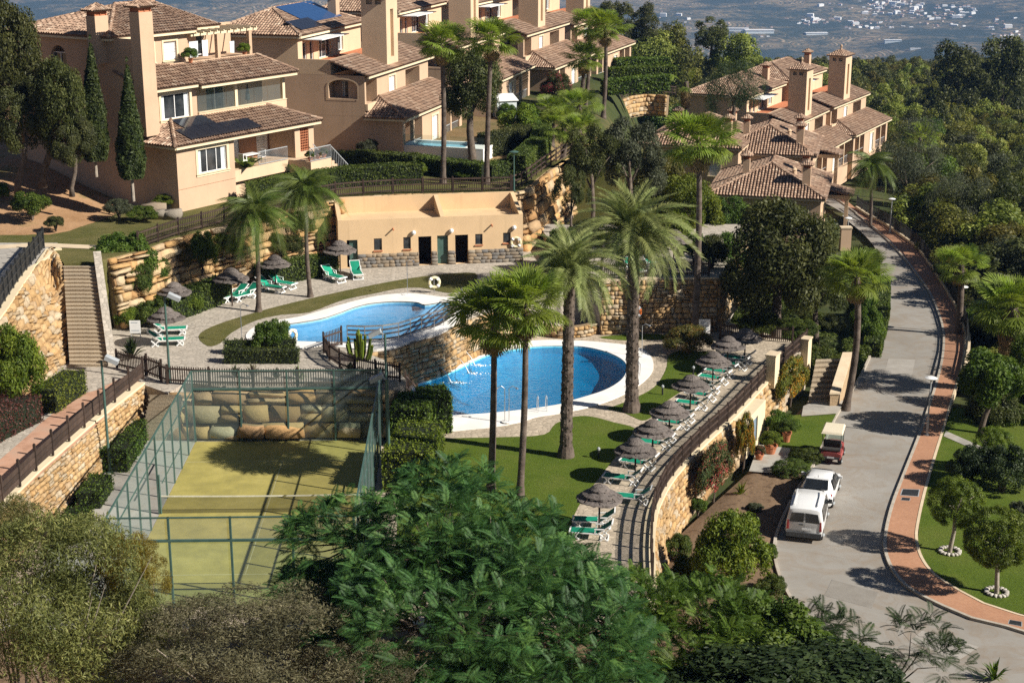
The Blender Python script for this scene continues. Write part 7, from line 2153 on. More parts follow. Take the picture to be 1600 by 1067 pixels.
    mb.add([(0, 3.31, 5), (.3, 3.31, 5), (.3, 3.31, 18.8), (0, 3.31, 18.8)], [(0, 1, 2, 3)]); mb.build('side_wall', M['stucco'], t)
    window(t, lambda u, z: Vector((0.12, u, z)), Y, -X, 10.5, 12.1, 16.2, 17.5, 'glass', trim=None)
    mb = MB(); c0 = (-.55, 2.3); mb.obox((-.55, 2.2, 12.2), (1.25, 0, 0), (0, .95, 0), (0, 0, 8.4)); mb.build('chimney_shaft', M['stucco'], t)
    chimney(t, -.55, 2.2, 20.6, 20.7, w=1.25, d=.95); chimney(t, -.9, 6.2, 17.0, 20.3, w=1.2, d=.9)
    return t
FV = first_villa()
def villa_bits():
    W = FV.matrix_world if False else Matrix.Translation(FV.location) @ Matrix.Rotation(FV.rotation_euler.z, 4, 'Z')
    P = lambda u, v, z: W @ Vector((u, v, z)); rz = FV.rotation_euler.z
    t = thing('garden_table', 'white table on the ground floor porch of the first villa', 'table', P(8.6, 1.2, 9.1), rz)
    MB().box((0, 0, .72), (1.5, .8, .05)).build('table_top', M['white'], t)
    for x in (-.65, .65):
        for y in (-.3, .3): MB().box((x, y, .35), (.06, .06, .7)).build('leg', M['white'], t)
    for i, (u, v) in enumerate(((7.6, .9), (9.7, 1.0))):
        t = thing('garden_chair', 'white chair %s of the porch table at the first villa' % ('left', 'right')[i], 'chair', P(u, v, 9.1), rz + (0, PI)[i])
        MB().box((0, 0, .42), (.45, .45, .05)).build('seat', M['white'], t); MB().box((-.2, 0, .7), (.05, .45, .5)).build('backrest', M['white'], t)
        for x in (-.19, .19):
            for y in (-.19, .19): MB().box((x, y, .2), (.04, .04, .4)).build('leg', M['white'], t)
    t = thing('folded_parasol', 'dark folded parasol behind the glass of the middle balcony', 'parasol', P(11.6, 3.9, 12.61), rz)
    MB().tube([(0, 0, 0), (0, 0, 1.9)], .025, 6).build('pole', M['wood_dark'], t); MB().lathe([(.05, .7), (.2, .75), (.14, 1.3), (.03, 1.95)], (0, 0, 0), 10).build('canopy', M['metal_dark'], t)
    for i, (u, z, w, c) in enumerate(((8.2, 17.9, .9, 'curtain'), (9.4, 17.9, .6, 'white'), (12.3, 17.6, .5, 'curtain'))):
        t = thing('laundry', ('pale towel on the left of the top terrace washing line', 'white sheet in the middle of the top terrace washing line', 'pale shirt on the right of the top terrace washing line')[i], 'laundry', P(u, 5.9, 16.4), rz)
        mb = MB(); mb.add([(-w / 2, 0, .35), (w / 2, .05, .3), (w / 2, 0, z - 16.4), (-w / 2, .02, z - 16.4), (-w / 2, .03, .35), (w / 2, .08, .3), (w / 2, .03, z - 16.4), (-w / 2, .05, z - 16.4)], [(0, 1, 2, 3), (7, 6, 5, 4), (0, 4, 5, 1), (1, 5, 6, 2), (2, 6, 7, 3), (3, 7, 4, 0)]); mb.build('cloth', M[c], t)
    for i, (u, v, z, s, m) in enumerate(((6.9, 5.0, 16.5, .8, 'leaf_green'), (13.3, 5.6, 16.4, .7, 'leaf_bright'), (11.9, -1.9, 9.1, .5, 'leaf_green'), (12.8, -1.9, 9.1, .45, 'leaf_flower_red'), (13.6, -1.8, 9.1, .5, 'leaf_hedge'))):
        pot(('potted succulent on the parapet of the top terrace', 'yellow green potted plant at the top terrace corner', 'potted plant on the porch steps, leftmost', 'potted red flowering plant on the porch steps', 'potted plant on the porch steps, rightmost')[i], P(u, v, z), .18, .3, s, m)
def pot(label, p, r, h, plant, mat):
    t = thing('flower_pot', label, 'plant pot', p)
    MB().lathe([(r * .65, 0), (r, h * .85), (r * 1.12, h * .85), (r * 1.12, h), (r * .9, h), (r * .85, h * .8), (0, h * .78)], (0, 0, 0), 14).build('pot', M['terracotta'], t)
    o = link(bpy.data.objects.new('foliage', crown_data('bush_a', mat)), t); o.location = (0, 0, h + plant * .3); o.scale = (plant * .75, plant * .75, plant * .65)
villa_bits()

# ---------------------------------------------------------------- pool house
def pool_house():
    a, b = G(530, 420, UP_Z), G(817, 408, UP_Z)
    U = (b - a); L = U.length; rot = math.atan2(U.y, U.x); U.normalize(); V = Vector((-U.y, U.x, 0))
    t = thing('pool_house', 'long flat ochre pool house with stone plinth and three open doorways', 'pool house', a, rot)
    def fp(px, py):
        p = on_plane(px, py, a, V) - a; return p.dot(U), p.z
    X, Y, Z = Vector((1, 0, 0)), Vector((0, 1, 0)), Vector((0, 0, 1))
    H = fp(531, 345)[1]
    doors, wins = [], []
    for x0, x1, y0, y1 in ((541.6, 558.5, 375.6, 417), (653.5, 674, 370, 413.5), (683, 700, 368.5, 412.5), (711, 731.5, 367.5, 411.5)):
        u0, z1 = fp(x0, y0); u1, _ = fp(x1, y0); doors.append((u0, u1, 0.02, z1))
    for x0, x1, y0, y1 in ((584, 597, 373, 391), (630, 642, 371, 389), (742.5, 754, 366, 382), (786, 798, 364, 379)):
        u0, z1 = fp(x0, y0); u1, z0 = fp(x1, y1); wins.append((u0, u1, z0, z1))
    mb = MB(); mb.panel((0, 0, 0), X, Z, -Y, 0, L, 0, H, doors + wins, .3)
    mb.add([(0, 0, 0), (0, 4.2, 0), (0, 4.2, H), (0, 0, H)], [(3, 2, 1, 0)]); mb.add([(L, 0, 0), (L, 4.2, 0), (L, 4.2, H), (L, 0, H)], [(0, 1, 2, 3)])
    mb.build('wall', M['stucco_yellow'], t)
    H2 = H + .95
    mb = MB()
    mb.obox((0, .01, H - .5), (L, 0, 0), (0, 4.1, 0), (0, 0, .3)); mb.build('roof', M['stucco_yellow'], t)
    mb = MB(); mb.obox((0, 3.6, H - .2), (L, 0, 0), (0, .3, 0), (0, 0, H2 - H + .2))
    ud = fp(688, 330)[0]
    for u in (0.0, ud, L - .3):
        V8 = [(u, .02, H - .19), (u + .3, .02, H - .19), (u + .3, 3.6, H - .19), (u, 3.6, H - .19), (u, .02, H + .02), (u + .3, .02, H + .02), (u + .3, 3.59, H2 - .01), (u, 3.59, H2 - .01)]
        mb.add(V8, [(0, 1, 5, 4), (1, 2, 6, 5), (2, 3, 7, 6), (3, 0, 4, 7), (4, 5, 6, 7)])
    mb.build('parapet', M['stucco_yellow'], t)
    # stone plinth: separate stones between the doorways
    segs = []; u = doors[0][1]
    for d in doors[1:]: segs.append((u, d[0])); u = d[1]
    segs.append((u, L))
    rs = np.random.RandomState(8)
    for s0, s1 in segs:
        z = 0.0
        for rrow in range(4):
            hh = .25; x = s0
            while x < s1 - .05:
                w = min(rs.uniform(.28, .62), s1 - x)
                o = link(bpy.data.objects.new('stone', rock_data(rs.randint(8), 'grey_stone')), t)
                o.location = (x + w / 2, -.03, z + hh / 2); o.scale = (w * 1.06, .22, hh * 1.06); x += w
            z += hh
    for (u0, u1, z0, z1) in wins:
        fr = MB().obox((u0, .1, z0), (u1 - u0, 0, 0), (0, .03, 0), (0, 0, z1 - z0)).build('window', M['window_glass'], t)
        mb = MB(); mb.obox((u0 - .04, -.08, z0 - .09), (u1 - u0 + .08, 0, 0), (0, .12, 0), (0, 0, .08)); mb.build('sill', M['terracotta'], fr)
        mb = MB()
        for q in (u0, u1 - .05): mb.obox((q, .06, z0), (.05, 0, 0), (0, .03, 0), (0, 0, z1 - z0))
        mb.obox((u0, .06, z1 - .05), (u1 - u0, 0, 0), (0, .03, 0), (0, 0, .05)); mb.build('frame', M['wood_dark'], fr)
    for i, (u0, u1, z0, z1) in enumerate(doors):
        if i in (0, 2):
            MB().obox((u0 + (.0 if i == 2 else .2), .2, z0), (u1 - u0 - (.0 if i == 2 else .2), 0, 0), (0, .05, 0), (0, 0, z1 - z0)).build('door', M['metal_green'], t)
        else:
            MB().obox((u0, .28, z0), (.08, 0, 0), (0, .9, 0), (0, 0, z1 - z0)).build('door', M['wood_dark'], t)
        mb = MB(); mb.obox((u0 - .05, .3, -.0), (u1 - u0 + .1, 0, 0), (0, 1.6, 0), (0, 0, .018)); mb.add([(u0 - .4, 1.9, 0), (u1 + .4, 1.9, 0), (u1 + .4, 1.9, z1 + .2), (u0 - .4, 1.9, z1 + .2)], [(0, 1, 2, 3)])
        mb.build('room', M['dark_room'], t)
    for px, py in ((646, 363), (705, 360), (803, 355)):
        u, z = fp(px, py); MB().lathe([(.0, .16), (.13, .1), (.17, -.02), (.12, -.14), (.0, -.16)], (u, -.12, z), 10).build('wall_lamp', M['white'], t)
    for px, py in ((614, 357), (768, 351)):
        u, z = fp(px, py); MB().tube([(u, .05, z), (u, -.35, z - .06)], .055, 7).build('spout', M['terracotta'], t)
    return t, fp, a, U, V
PH = pool_house()
# cream shed front set in the terrace wall
def shed():
    a, b = G(1180, 672, GZ), G(1213, 640, GZ)
    a = Vector((fence_r[7].x * .55 + fence_r[6].x * .45, fence_r[7].y * .55 + fence_r[6].y * .45, GZ)); U = (fence_r[8] - fence_r[7]); U.z = 0; U.normalize()
    a = fence_r[7] + (fence_r[6] - fence_r[7]).normalized() * .6 + Vector((.75, -.35, 0)); a.z = GZ
    N = Vector((U.y, -U.x, 0)); rot = math.atan2(U.y, U.x)
    t = thing('shed_front', 'cream plastered shed front with blue door set in the long wall', 'shed', a, rot)
    X, Y, Z = Vector((1, 0, 0)), Vector((0, 1, 0)), Vector((0, 0, 1))
    mb = MB(); mb.panel((0, 0, 0), X, Z, -Y, 0, 4.4, 0, 2.35, [(1.7, 2.75, .35, 1.9)], .15)
    mb.add([(0, 0, 0), (0, 1.2, 0), (0, 1.2, 2.35), (0, 0, 2.35)], [(3, 2, 1, 0)]); mb.add([(4.4, 0, 0), (4.4, 1.2, 0), (4.4, 1.2, 2.35), (4.4, 0, 2.35)], [(0, 1, 2, 3)]); mb.add([(0, 0, 2.35), (4.4, 0, 2.35), (4.4, 1.2, 2.35), (0, 1.2, 2.35)], [(0, 1, 2, 3)])
    mb.build('wall', M['cream'], t)
    MB().obox((1.7, .1, .35), (1.05, 0, 0), (0, .04, 0), (0, 0, 1.55)).build('door', M['steel_blue'], t)
    mb = MB()
    for k in range(14): mb.obox((1.74, .08, .42 + .105 * k), (.97, 0, 0), (0, .03, 0), (0, 0, .06))
    mb.build('louvre', M['steel_blue'], t)
mottled('steel_blue', (.16, .22, .28), (.22, .29, .36), 2, rough=.5)
shed()
def terrace_pillar():
    p = G(1206, 596, 0); t = thing('wall_pillar', 'cream square pillar standing in the terrace fence', 'pillar', p, wdir)
    MB().obox((-.45, -.3, -.3), (.9, 0, 0), (0, .6, 0), (0, 0, 2.0)).build('shaft', M['cream'], t); MB().obox((-.5, -.35, 1.7), (1.0, 0, 0), (0, .7, 0), (0, 0, .1)).build('cap', M['coping'], t)
    p = G(1258, 548, 0); t = thing('wall_pillar', 'low cream pillar at the far end of the terrace wall', 'pillar', p, wdir)
    MB().obox((-.4, -.3, -1.5), (.8, 0, 0), (0, .6, 0), (0, 0, 2.3)).build('shaft', M['cream'], t); MB().obox((-.45, -.35, .8), (.9, 0, 0), (0, .7, 0), (0, 0, .1)).build('cap', M['coping'], t)
terrace_pillar()
# small white pool in the second villa's garden and its garden shed
def plunge_pool():
    c = G(705, 246, 7.0) + Vector((0, 0, .55)); t = thing('plunge_pool', 'small raised white pool with blue tiles in the second villa garden', 'pool', c, math.atan2(.95, .3) - PI / 2)
    mb = MB(); mb.prism([(-4.2, -1.6, 0), (3.4, -1.6, 0), (3.4, 1.8, 0), (-4.2, 1.8, 0)], -.8, .55, [[(-3.8, -1.2, 0), (1.6, -1.2, 0), (1.6, 1.4, 0), (-3.8, 1.4, 0)]]); mb.build('surround', M['coping_white'], t)
    mb = MB(); mb.sheet([(-3.8, -1.2, .3), (1.6, -1.2, .3), (1.6, 1.4, .3), (-3.8, 1.4, .3)]); mb.build('water', M['pool_tiles_pale'], t)
    mb = MB(); mb.obox((-3.6, -1.215, .18), (3.8, 0, 0), (0, .01, 0), (0, 0, .25)); mb.build('tile_band', M['pool_tiles'], t)
    mb = MB()
    for k in range(5): mb.add([(-4.2 + 1.55 * k, -1.62, .56), (-4.2 + 1.55 * (k + 1) - .05, -1.62, .56), (-4.2 + 1.55 * (k + 1) - .05, -1.62, 1.5), (-4.2 + 1.55 * k, -1.62, 1.5)], [(0, 1, 2, 3)])
    mb.build('glass_panel', M['glass'], t)
plunge_pool()
p = G(792, 192, 7.0); t = thing('garden_shed', 'pale grey garden shed behind the hedges', 'shed', p, .3)
mb = MB(); mb.add([(-1, 0, 0), (1, 0, 0), (1, 1.6, 0), (-1, 1.6, 0), (-1, 0, 2.1), (1, 0, 2.1), (1, 1.6, 2.5), (-1, 1.6, 2.5)], [(0, 1, 5, 4), (1, 2, 6, 5), (2, 3, 7, 6), (3, 0, 4, 7)]); mb.build('wall', M['steel'] if 0 else M['curtain'], t)
MB().obox((-1.15, -.15, 2.1), (2.3, 0, 0), (0, 1.9, .45), (0, 0, .07)).build('roof', M['white'], t)
# ================================================================ furniture and small things
def make_parasol(label, loc, group):
    t = thing('parasol', label, 'parasol', loc, 0, group)
    MB().tube([(0, 0, 0), (0, 0, 2.25)], .045, 8).build('pole', M['wood_dark'], t)
    rs = random.Random(2)
    prof = [(1.08, 1.66, 1.80), (.80, 1.86, 2.06), (.46, 2.10, 2.30)]
    for k, (r, z0, z1) in enumerate(prof):
        mb = MB(); n = 40; V = []
        for (rr, zz, jit) in ((r, z0 - .07, .06), (r * .985, z0 + .01, .012), (r * .62, z0 + (z1 - z0) * .62 + .02, .012), (r * .22 if k < 2 else .03, z1 + .06 if k < 2 else z1 + .05, .01)):
            for i in range(n):
                a = 2 * PI * i / n; q = rr * (1 + rs.uniform(-.035, .035)); V.append((q * math.cos(a), q * math.sin(a), zz + rs.uniform(-jit, jit)))
        F = [(s * n + i, s * n + (i + 1) % n, (s + 1) * n + (i + 1) % n, (s + 1) * n + i) for s in range(3) for i in range(n)]
        mb.add(V, F); mb.build('thatch', M['thatch'], t)
    mb = MB()
    for i in range(8):
        a = 2 * PI * i / 8; mb.bar((0, 0, 2.2), (1.0 * math.cos(a), 1.0 * math.sin(a), 1.72), .02, .02)
    mb.build('ribs', M['wood_dark'], t)['kind'] = 'stuff'
    return t
PARA_R = [((936, 829), 'nearest thatched parasol on the sunbed terrace, over two half hidden sunbeds'), ((992, 752), 'thatched parasol second from the camera on the sunbed terrace'), ((1019, 721), 'thatched parasol third from the camera on the sunbed terrace'), ((1045, 690), 'thatched parasol fourth from the camera on the sunbed terrace'), ((1078, 646), 'thatched parasol fifth from the camera on the sunbed terrace'), ((1113, 607), 'thatched parasol sixth from the camera, beyond the small path'), ((1136, 581), 'thatched parasol next to the last at the far end of the terrace'), ((1163, 568), 'last thatched parasol, at the dark picket fence')]
par = None
for (px, lb) in PARA_R:
    p = G(*px, 0.0)
    par = make_parasol(lb, p, 'thatched parasols') if par is None else dup(par, p, rsP.uniform(0, 6), lb) or par
PROTO_P = [o for o in bpy.data.objects if o.name == 'parasol'][0]
for px, z, lb, s in (((262, 541), UP_Z, 'thatched parasol over the two sunbeds by the wooden gate', 1.05), ((275, 496), UP_Z, 'thatched parasol standing alone before the yellowish shrubs', 1.0), ((363, 478), UP_Z, 'dark shaggy parasol beside the two sunbeds left of the queen palm', 1.1), ((431, 450), UP_Z, 'thatched parasol in the hedge shade between the queen palms', 1.0), ((532, 431), UP_Z, 'thatched parasol beside the first door of the pool house', 1.1), ((1052, 418), WALL_Z, 'thatched parasol on the back terrace above the stone wall', 1.15), ((966, 424), WALL_Z, 'parasol on the back terrace behind the date palm', 1.1)):
    dup(PROTO_P, G(*px, z), rsP.uniform(0, 6), lb, scale=s)

def make_lounger(label, loc, rot, group):
    t = thing('sun_lounger', label, 'sun lounger', loc, rot, group)
    W, H = .68, .36
    mb = MB()
    mb.obox((-1.0, -W / 2 + .05, H - .015), (1.28, 0, 0), (0, W - .1, 0), (0, 0, .03)); mb.build('seat', M['green_fabric'], t)
    a = R(38); d = Vector((math.cos(a), 0, math.sin(a))); n = Vector((-math.sin(a), 0, math.cos(a)))
    MB().obox(Vector((.29, -W / 2 + .05, H)), d * .76, Vector((0, W - .1, 0)), n * .03).build('backrest', M['green_fabric'], t)
    mb = MB()
    for s in (-1, 1):
        y = s * (W / 2 - .02)
        mb.bar((-1.05, y, H - .02), (.32, y, H - .02), .035, .05); mb.bar(Vector((.28, y, H)), Vector((.28, y, H)) + d * .8, .035, .045)
        mb.bar((.1, y, H + .2), (.55, y, H + .22), .06, .04); mb.bar((.12, y, H), (.16, y, H + .2), .04, .05)
    mb.bar((-1.05, -W / 2, H), (-1.05, W / 2, H), .06, .07); mb.bar(Vector((.28, -W / 2, H)) + d * .8, Vector((.28, W / 2, H)) + d * .8, .06, .07)
    mb.build('frame', M['white'], t)
    for x0, x1 in ((-.95, -.62), (-.62, -.95), (.75, .38), (.30, .72)):
        mb = MB()
        for s in (-1, 1): mb.bar((x0 + .0, s * (W / 2 - .03), H), (x1, s * (W / 2 - .03), .0), .05, .06)
        mb.bar((x1, -W / 2, .03), (x1, W / 2, .03), .05, .05)
        mb.build('leg', M['white'], t)
    return t
def fence_dir(p):
    best = min(range(len(fence_r) - 1), key=lambda i: ((fence_r[i] + fence_r[i + 1]) / 2 - p).length)
    d = fence_r[best + 1] - fence_r[best]; return math.atan2(-d.x, d.y)
LOUNGE_R = [((930, 822), 'under the nearest parasol, the farther of its two'), ((926, 840), 'under the nearest parasol, the nearer of its two'), ((988, 785), 'between the first and second parasol'), ((975, 755), 'just before the pole of the second parasol'), ((1000, 731), 'just behind the pole of the second parasol'), ((1026, 700), 'under the third parasol'), ((1034, 688), 'between the third and fourth parasol'), ((1056, 668), 'before the pole of the fourth parasol'), ((1064, 657), 'behind the pole of the fourth parasol'), ((1084, 638), 'before the pole of the fifth parasol'), ((1098, 624), 'behind the pole of the fifth parasol'), ((1104, 612), 'before the pole of the sixth parasol'), ((1118, 598), 'behind the pole of the sixth parasol'), ((1128, 588), 'between the sixth and seventh parasol'), ((1148, 576), 'in front of the last parasol'), ((1156, 567), 'beside the last parasol, nearest the dark picket fence')]
lng = None
for px, lb in LOUNGE_R:
    p = G(*px, .0); r = fence_dir(p) + rsP.uniform(-.06, .06)
    lb = 'green and white sunbed ' + lb
    lng = make_lounger(lb, p, r, 'green sunbeds') if lng is None else (dup(lng, p, r, lb) and lng)
for px, z, r, lb in (((263, 522), UP_Z, 3.3, 'green and white sunbed by the wooden gate, farther of the two'), ((259, 539), UP_Z, 3.3, 'green and white sunbed by the wooden gate, nearer of the two'), ((366, 468), UP_Z, .85, 'green sunbed left of the queen palm trunk, left one of two'), ((384, 467), UP_Z, .85, 'green sunbed left of the queen palm trunk, right one of two'), ((422, 455), UP_Z, 2.6, 'green sunbed right of the first queen palm, left one of two'), ((440, 449), UP_Z, 2.6, 'green sunbed right of the first queen palm, right one of two'), ((521, 438), UP_Z, 2.3, 'green sunbed left of the pool house parasol'), ((557, 432), UP_Z, 1.8, 'green sunbed right of the pool house parasol'), ((1022, 424), WALL_Z, 2.0, 'sunbed on the back terrace, partly behind the date palm fronds'), ((990, 427), WALL_Z, 2.0, 'sunbed on the back terrace next to the date palm crown')):
    dup(lng, G(*px, z), r, lb, scale=1.08)

# ---------------------------------------------------------------- vehicles
mottled('car_white', (.70, .70, .69), (.77, .77, .76), .6, rough=.22, bump=0, spec=.6)
mottled('car_glass', (.010, .012, .014), (.02, .023, .026), 1, rough=.05, bump=0, spec=.7)
mottled('rubber', (.015, .015, .016), (.028, .028, .028), 6, rough=.85)
mottled('tail_red', (.30, .012, .012), (.40, .02, .018), 8, rough=.2, bump=0, spec=.6)
mottled('trim_grey', (.05, .052, .055), (.075, .077, .08), 5, rough=.6)
mottled('cart_red', (.26, .055, .05), (.34, .085, .075), 1.2, rough=.35, bump=0)
mottled('cart_cream', (.66, .58, .43), (.74, .66, .5), 1.0, rough=.5)
mottled('seat_dark', (.03, .028, .028), (.06, .055, .05), 4, rough=.7)

def loft(mb, stations):
    """stations: (x, [ring of (y, z)]) joined in order, closed at both ends"""
    n = len(stations[0][1]); V = [(x, y, z) for x, r in stations for y, z in r]; F = []
    for i in range(len(stations) - 1):
        for k in range(n): F.append((i * n + k, i * n + (k + 1) % n, (i + 1) * n + (k + 1) % n, (i + 1) * n + k))
    F.append(tuple(reversed(range(n)))); F.append(tuple(range((len(stations) - 1) * n, len(stations) * n)))
    mb.add(V, F)
def ring(zb, zm, zr, wb, wm, wr):
    c = min(.14, wr * .2)
    h = [(wb - .06, zb), (wb, zb + .08), (wm, zm * .55 + zb * .45), (wm, zm), (wr + (wm - wr) * .45, zm + (zr - zm) * .55), (wr, zr - .07), (wr - c, zr - .015), (wr * .4, zr + .01)]
    return h + [(-y, z) for y, z in reversed(h)]
def wheel(parent, x, y, r=.32, w=.2):
    s = 1 if y > 0 else -1
    mb = MB(); prof = [(r * .62, -w / 2), (r * .95, -w / 2), (r, -w / 3), (r, w / 3), (r * .95, w / 2), (r * .62, w / 2)]
    def put(pr, nm, mat, par, n=18):
        m = MB(); m.lathe([(a, b) for a, b in pr], (0, 0, 0), n); o = m.build(nm, mat, par); o.rotation_euler = (PI / 2, 0, 0); return o
    o = put(prof, 'wheel', M['rubber'], parent); o.location = (x, y, r)
    put([(.03, w * .42), (r * .6, w * .5), (r * .62, w * .2), (.0, -w * .2)] if s < 0 else [(0, w * .2), (r * .62, -w * .2), (r * .6, -w * .5), (.03, -w * .42)], 'rim', M['metal_grey'], o)
def quadpart(name, mat, parent, pts, off=(0, 0, 0), thick=.012):
    pts = [Vector(p) + Vector(off) for p in pts]; n = (pts[1] - pts[0]).cross(pts[-1] - pts[0]).normalized()
    mb = MB(); k = len(pts); mb.add(pts + [p - n * thick for p in pts], [tuple(range(k)), tuple(range(2 * k - 1, k - 1, -1))] + [(i, k + i, k + (i + 1) % k, (i + 1) % k) for i in range(k)])
    return mb.build(name, mat, parent)

def van(loc, rot):
    t = thing('van', 'white boxy van with red upright tail lamps parked at the left kerb', 'van', loc, rot)
    mb = MB()
    loft(mb, [(0.0, ring(.42, .98, 1.62, .80, .84, .66)), (.06, ring(.30, .98, 1.74, .87, .90, .72)), (.25, ring(.26, .98, 1.80, .88, .905, .76)), (1.6, ring(.24, .98, 1.84, .89, .905, .78)), (2.6, ring(.24, .98, 1.80, .89, .905, .74)), (3.15, ring(.24, 1.0, 1.40, .88, .90, .70)), (3.45, ring(.24, .95, 1.12, .88, .90, .78)), (4.1, ring(.26, .80, .95, .86, .88, .70)), (4.36, ring(.34, .62, .75, .74, .76, .60))])
    b = mb.build('body', M['car_white'], t, smooth=True)
    e = b.modifiers.new('edge', 'EDGE_SPLIT'); e.split_angle = R(38)
    for s in (-1, 1):
        quadpart('rear_window', M['car_glass'], t, [(-.015, s * .04, 1.06), (-.015, s * .74, 1.06), (-.015, s * .64, 1.54), (-.015, s * .04, 1.56)][::(1 if s < 0 else -1)])
        quadpart('tail_lamp', M['tail_red'], t, [(-.02, s * .74, .66), (-.02, s * .87, .66), (-.02, s * .83, 1.14), (-.02, s * .76, 1.14)][::(1 if s < 0 else -1)], thick=.05)
        for x0, x1 in ((.35, 1.35), (1.45, 2.2), (2.28, 2.75)):
            quadpart('side_window', M['car_glass'], t, [(x0, s * .912, 1.04), (x1 + (.25 if x1 > 2.5 else 0), s * .912, 1.04), (x1, s * .80, 1.62), (x0 + .05, s * .80, 1.64)][::(-1 if s < 0 else 1)], off=(0, s * .014, 0))
        MB().obox((2.85, s * .92, 1.05), (.12, 0, 0), (0, s * .2, 0), (0, 0, .2)).build('mirror', M['trim_grey'], t)
        MB().bar((.3, s * .58, 1.86), (2.3, s * .58, 1.89), .04, .05).build('roof_rail', M['car_white'], t)
        wheel(t, .62, s * .80); wheel(t, 3.4, s * .80)
    quadpart('windscreen', M['car_glass'], t, [(3.2, .74, 1.16), (3.2, -.74, 1.16), (2.62, -.68, 1.78), (2.62, .68, 1.78)], off=(.07, 0, .05))
    MB().obox((-.10, -.86, .30), (.22, 0, 0), (0, 1.72, 0), (0, 0, .24)).build('bumper', M['trim_grey'], t)
    quadpart('number_plate', M['shutter_white'], t, [(-.035, -.36, .66), (-.035, .10, .66), (-.03, .10, .78), (-.03, -.36, .78)][::-1])
    MB().obox((-.02, -.004, .55), (.01, 0, 0), (0, .008, 0), (0, 0, 1.02)).build('door_gap', M['trim_grey'], t)
    MB().obox((-.05, .05, .92), (.05, 0, 0), (0, .22, 0), (0, 0, .05)).build('door_handle', M['trim_grey'], t)
    MB().bar((-.03, .3, 1.12), (-.03, .02, 1.2), .02, .02).build('wiper', M['rubber'], t)
def hatchback(loc, rot):
    t = thing('hatchback', 'white hatchback car parked between the van and the golf cart', 'car', loc, rot)
    mb = MB()
    loft(mb, [(0.0, ring(.34, .72, .86, .74, .80, .66)), (.10, ring(.26, .78, 1.00, .84, .87, .70)), (.35, ring(.22, .82, 1.16, .86, .88, .64)), (.85, ring(.20, .86, 1.44, .87, .885, .60)), (1.5, ring(.20, .88, 1.48, .87, .885, .60)), (2.3, ring(.20, .88, 1.42, .87, .885, .58)), (2.9, ring(.20, .88, 1.08, .87, .885, .64)), (3.2, ring(.20, .84, .98, .87, .88, .74)), (3.8, ring(.24, .70, .82, .84, .86, .66)), (4.05, ring(.32, .56, .66, .66, .70, .54))])
    b = mb.build('body', M['car_white'], t, smooth=True); e = b.modifiers.new('edge', 'EDGE_SPLIT'); e.split_angle = R(38)
    quadpart('rear_window', M['car_glass'], t, [(.25, -.62, 1.07), (.25, .62, 1.07), (.78, .56, 1.41), (.78, -.56, 1.41)][::-1], off=(-.03, 0, .045))
    MB().obox((.72, -.58, 1.45), (.22, 0, .0), (0, 1.16, 0), (0, 0, .03)).build('spoiler', M['car_white'], t)
    quadpart('windscreen', M['car_glass'], t, [(2.95, .62, 1.08), (2.95, -.62, 1.08), (2.3, -.54, 1.42), (2.3, .54, 1.42)], off=(.04, 0, .04))
    for s in (-1, 1):
        quadpart('tail_lamp', M['tail_red'], t, [(.05, s * .50, .80), (.12, s * .865, .80), (.20, s * .84, .95), (.10, s * .52, .93)][::(1 if s < 0 else -1)], off=(-.03, s * .012, .0), thick=.05)
        for x0, x1, x2, x3 in ((.75, 1.5, 1.45, 1.0), (1.58, 2.75, 2.28, 1.54)):
            quadpart('side_window', M['car_glass'], t, [(x0, s * .885, .93), (x1, s * .885, .93), (x2, s * .675, 1.36), (x3, s * .675, 1.36)][::(-1 if s < 0 else 1)], off=(0, s * .03, 0))
        MB().obox((2.45, s * .88, .95), (.14, 0, 0), (0, s * .2, 0), (0, 0, .14)).build('mirror', M['car_white'], t)
        wheel(t, .72, s * .79, .31); wheel(t, 3.25, s * .79, .31)
    quadpart('number_plate', M['shutter_white'], t, [(-.012, -.26, .55), (-.012, .26, .55), (-.006, .26, .66), (-.006, -.26, .66)][::-1])
    MB().obox((-.03, -.7, .26), (.1, 0, 0), (0, 1.4, 0), (0, 0, .14)).build('bumper', M['trim_grey'], t)
    MB().tube([(1.0, 0, 1.47), (.9, 0, 1.62)], .012, 5).build('aerial', M['rubber'], t)
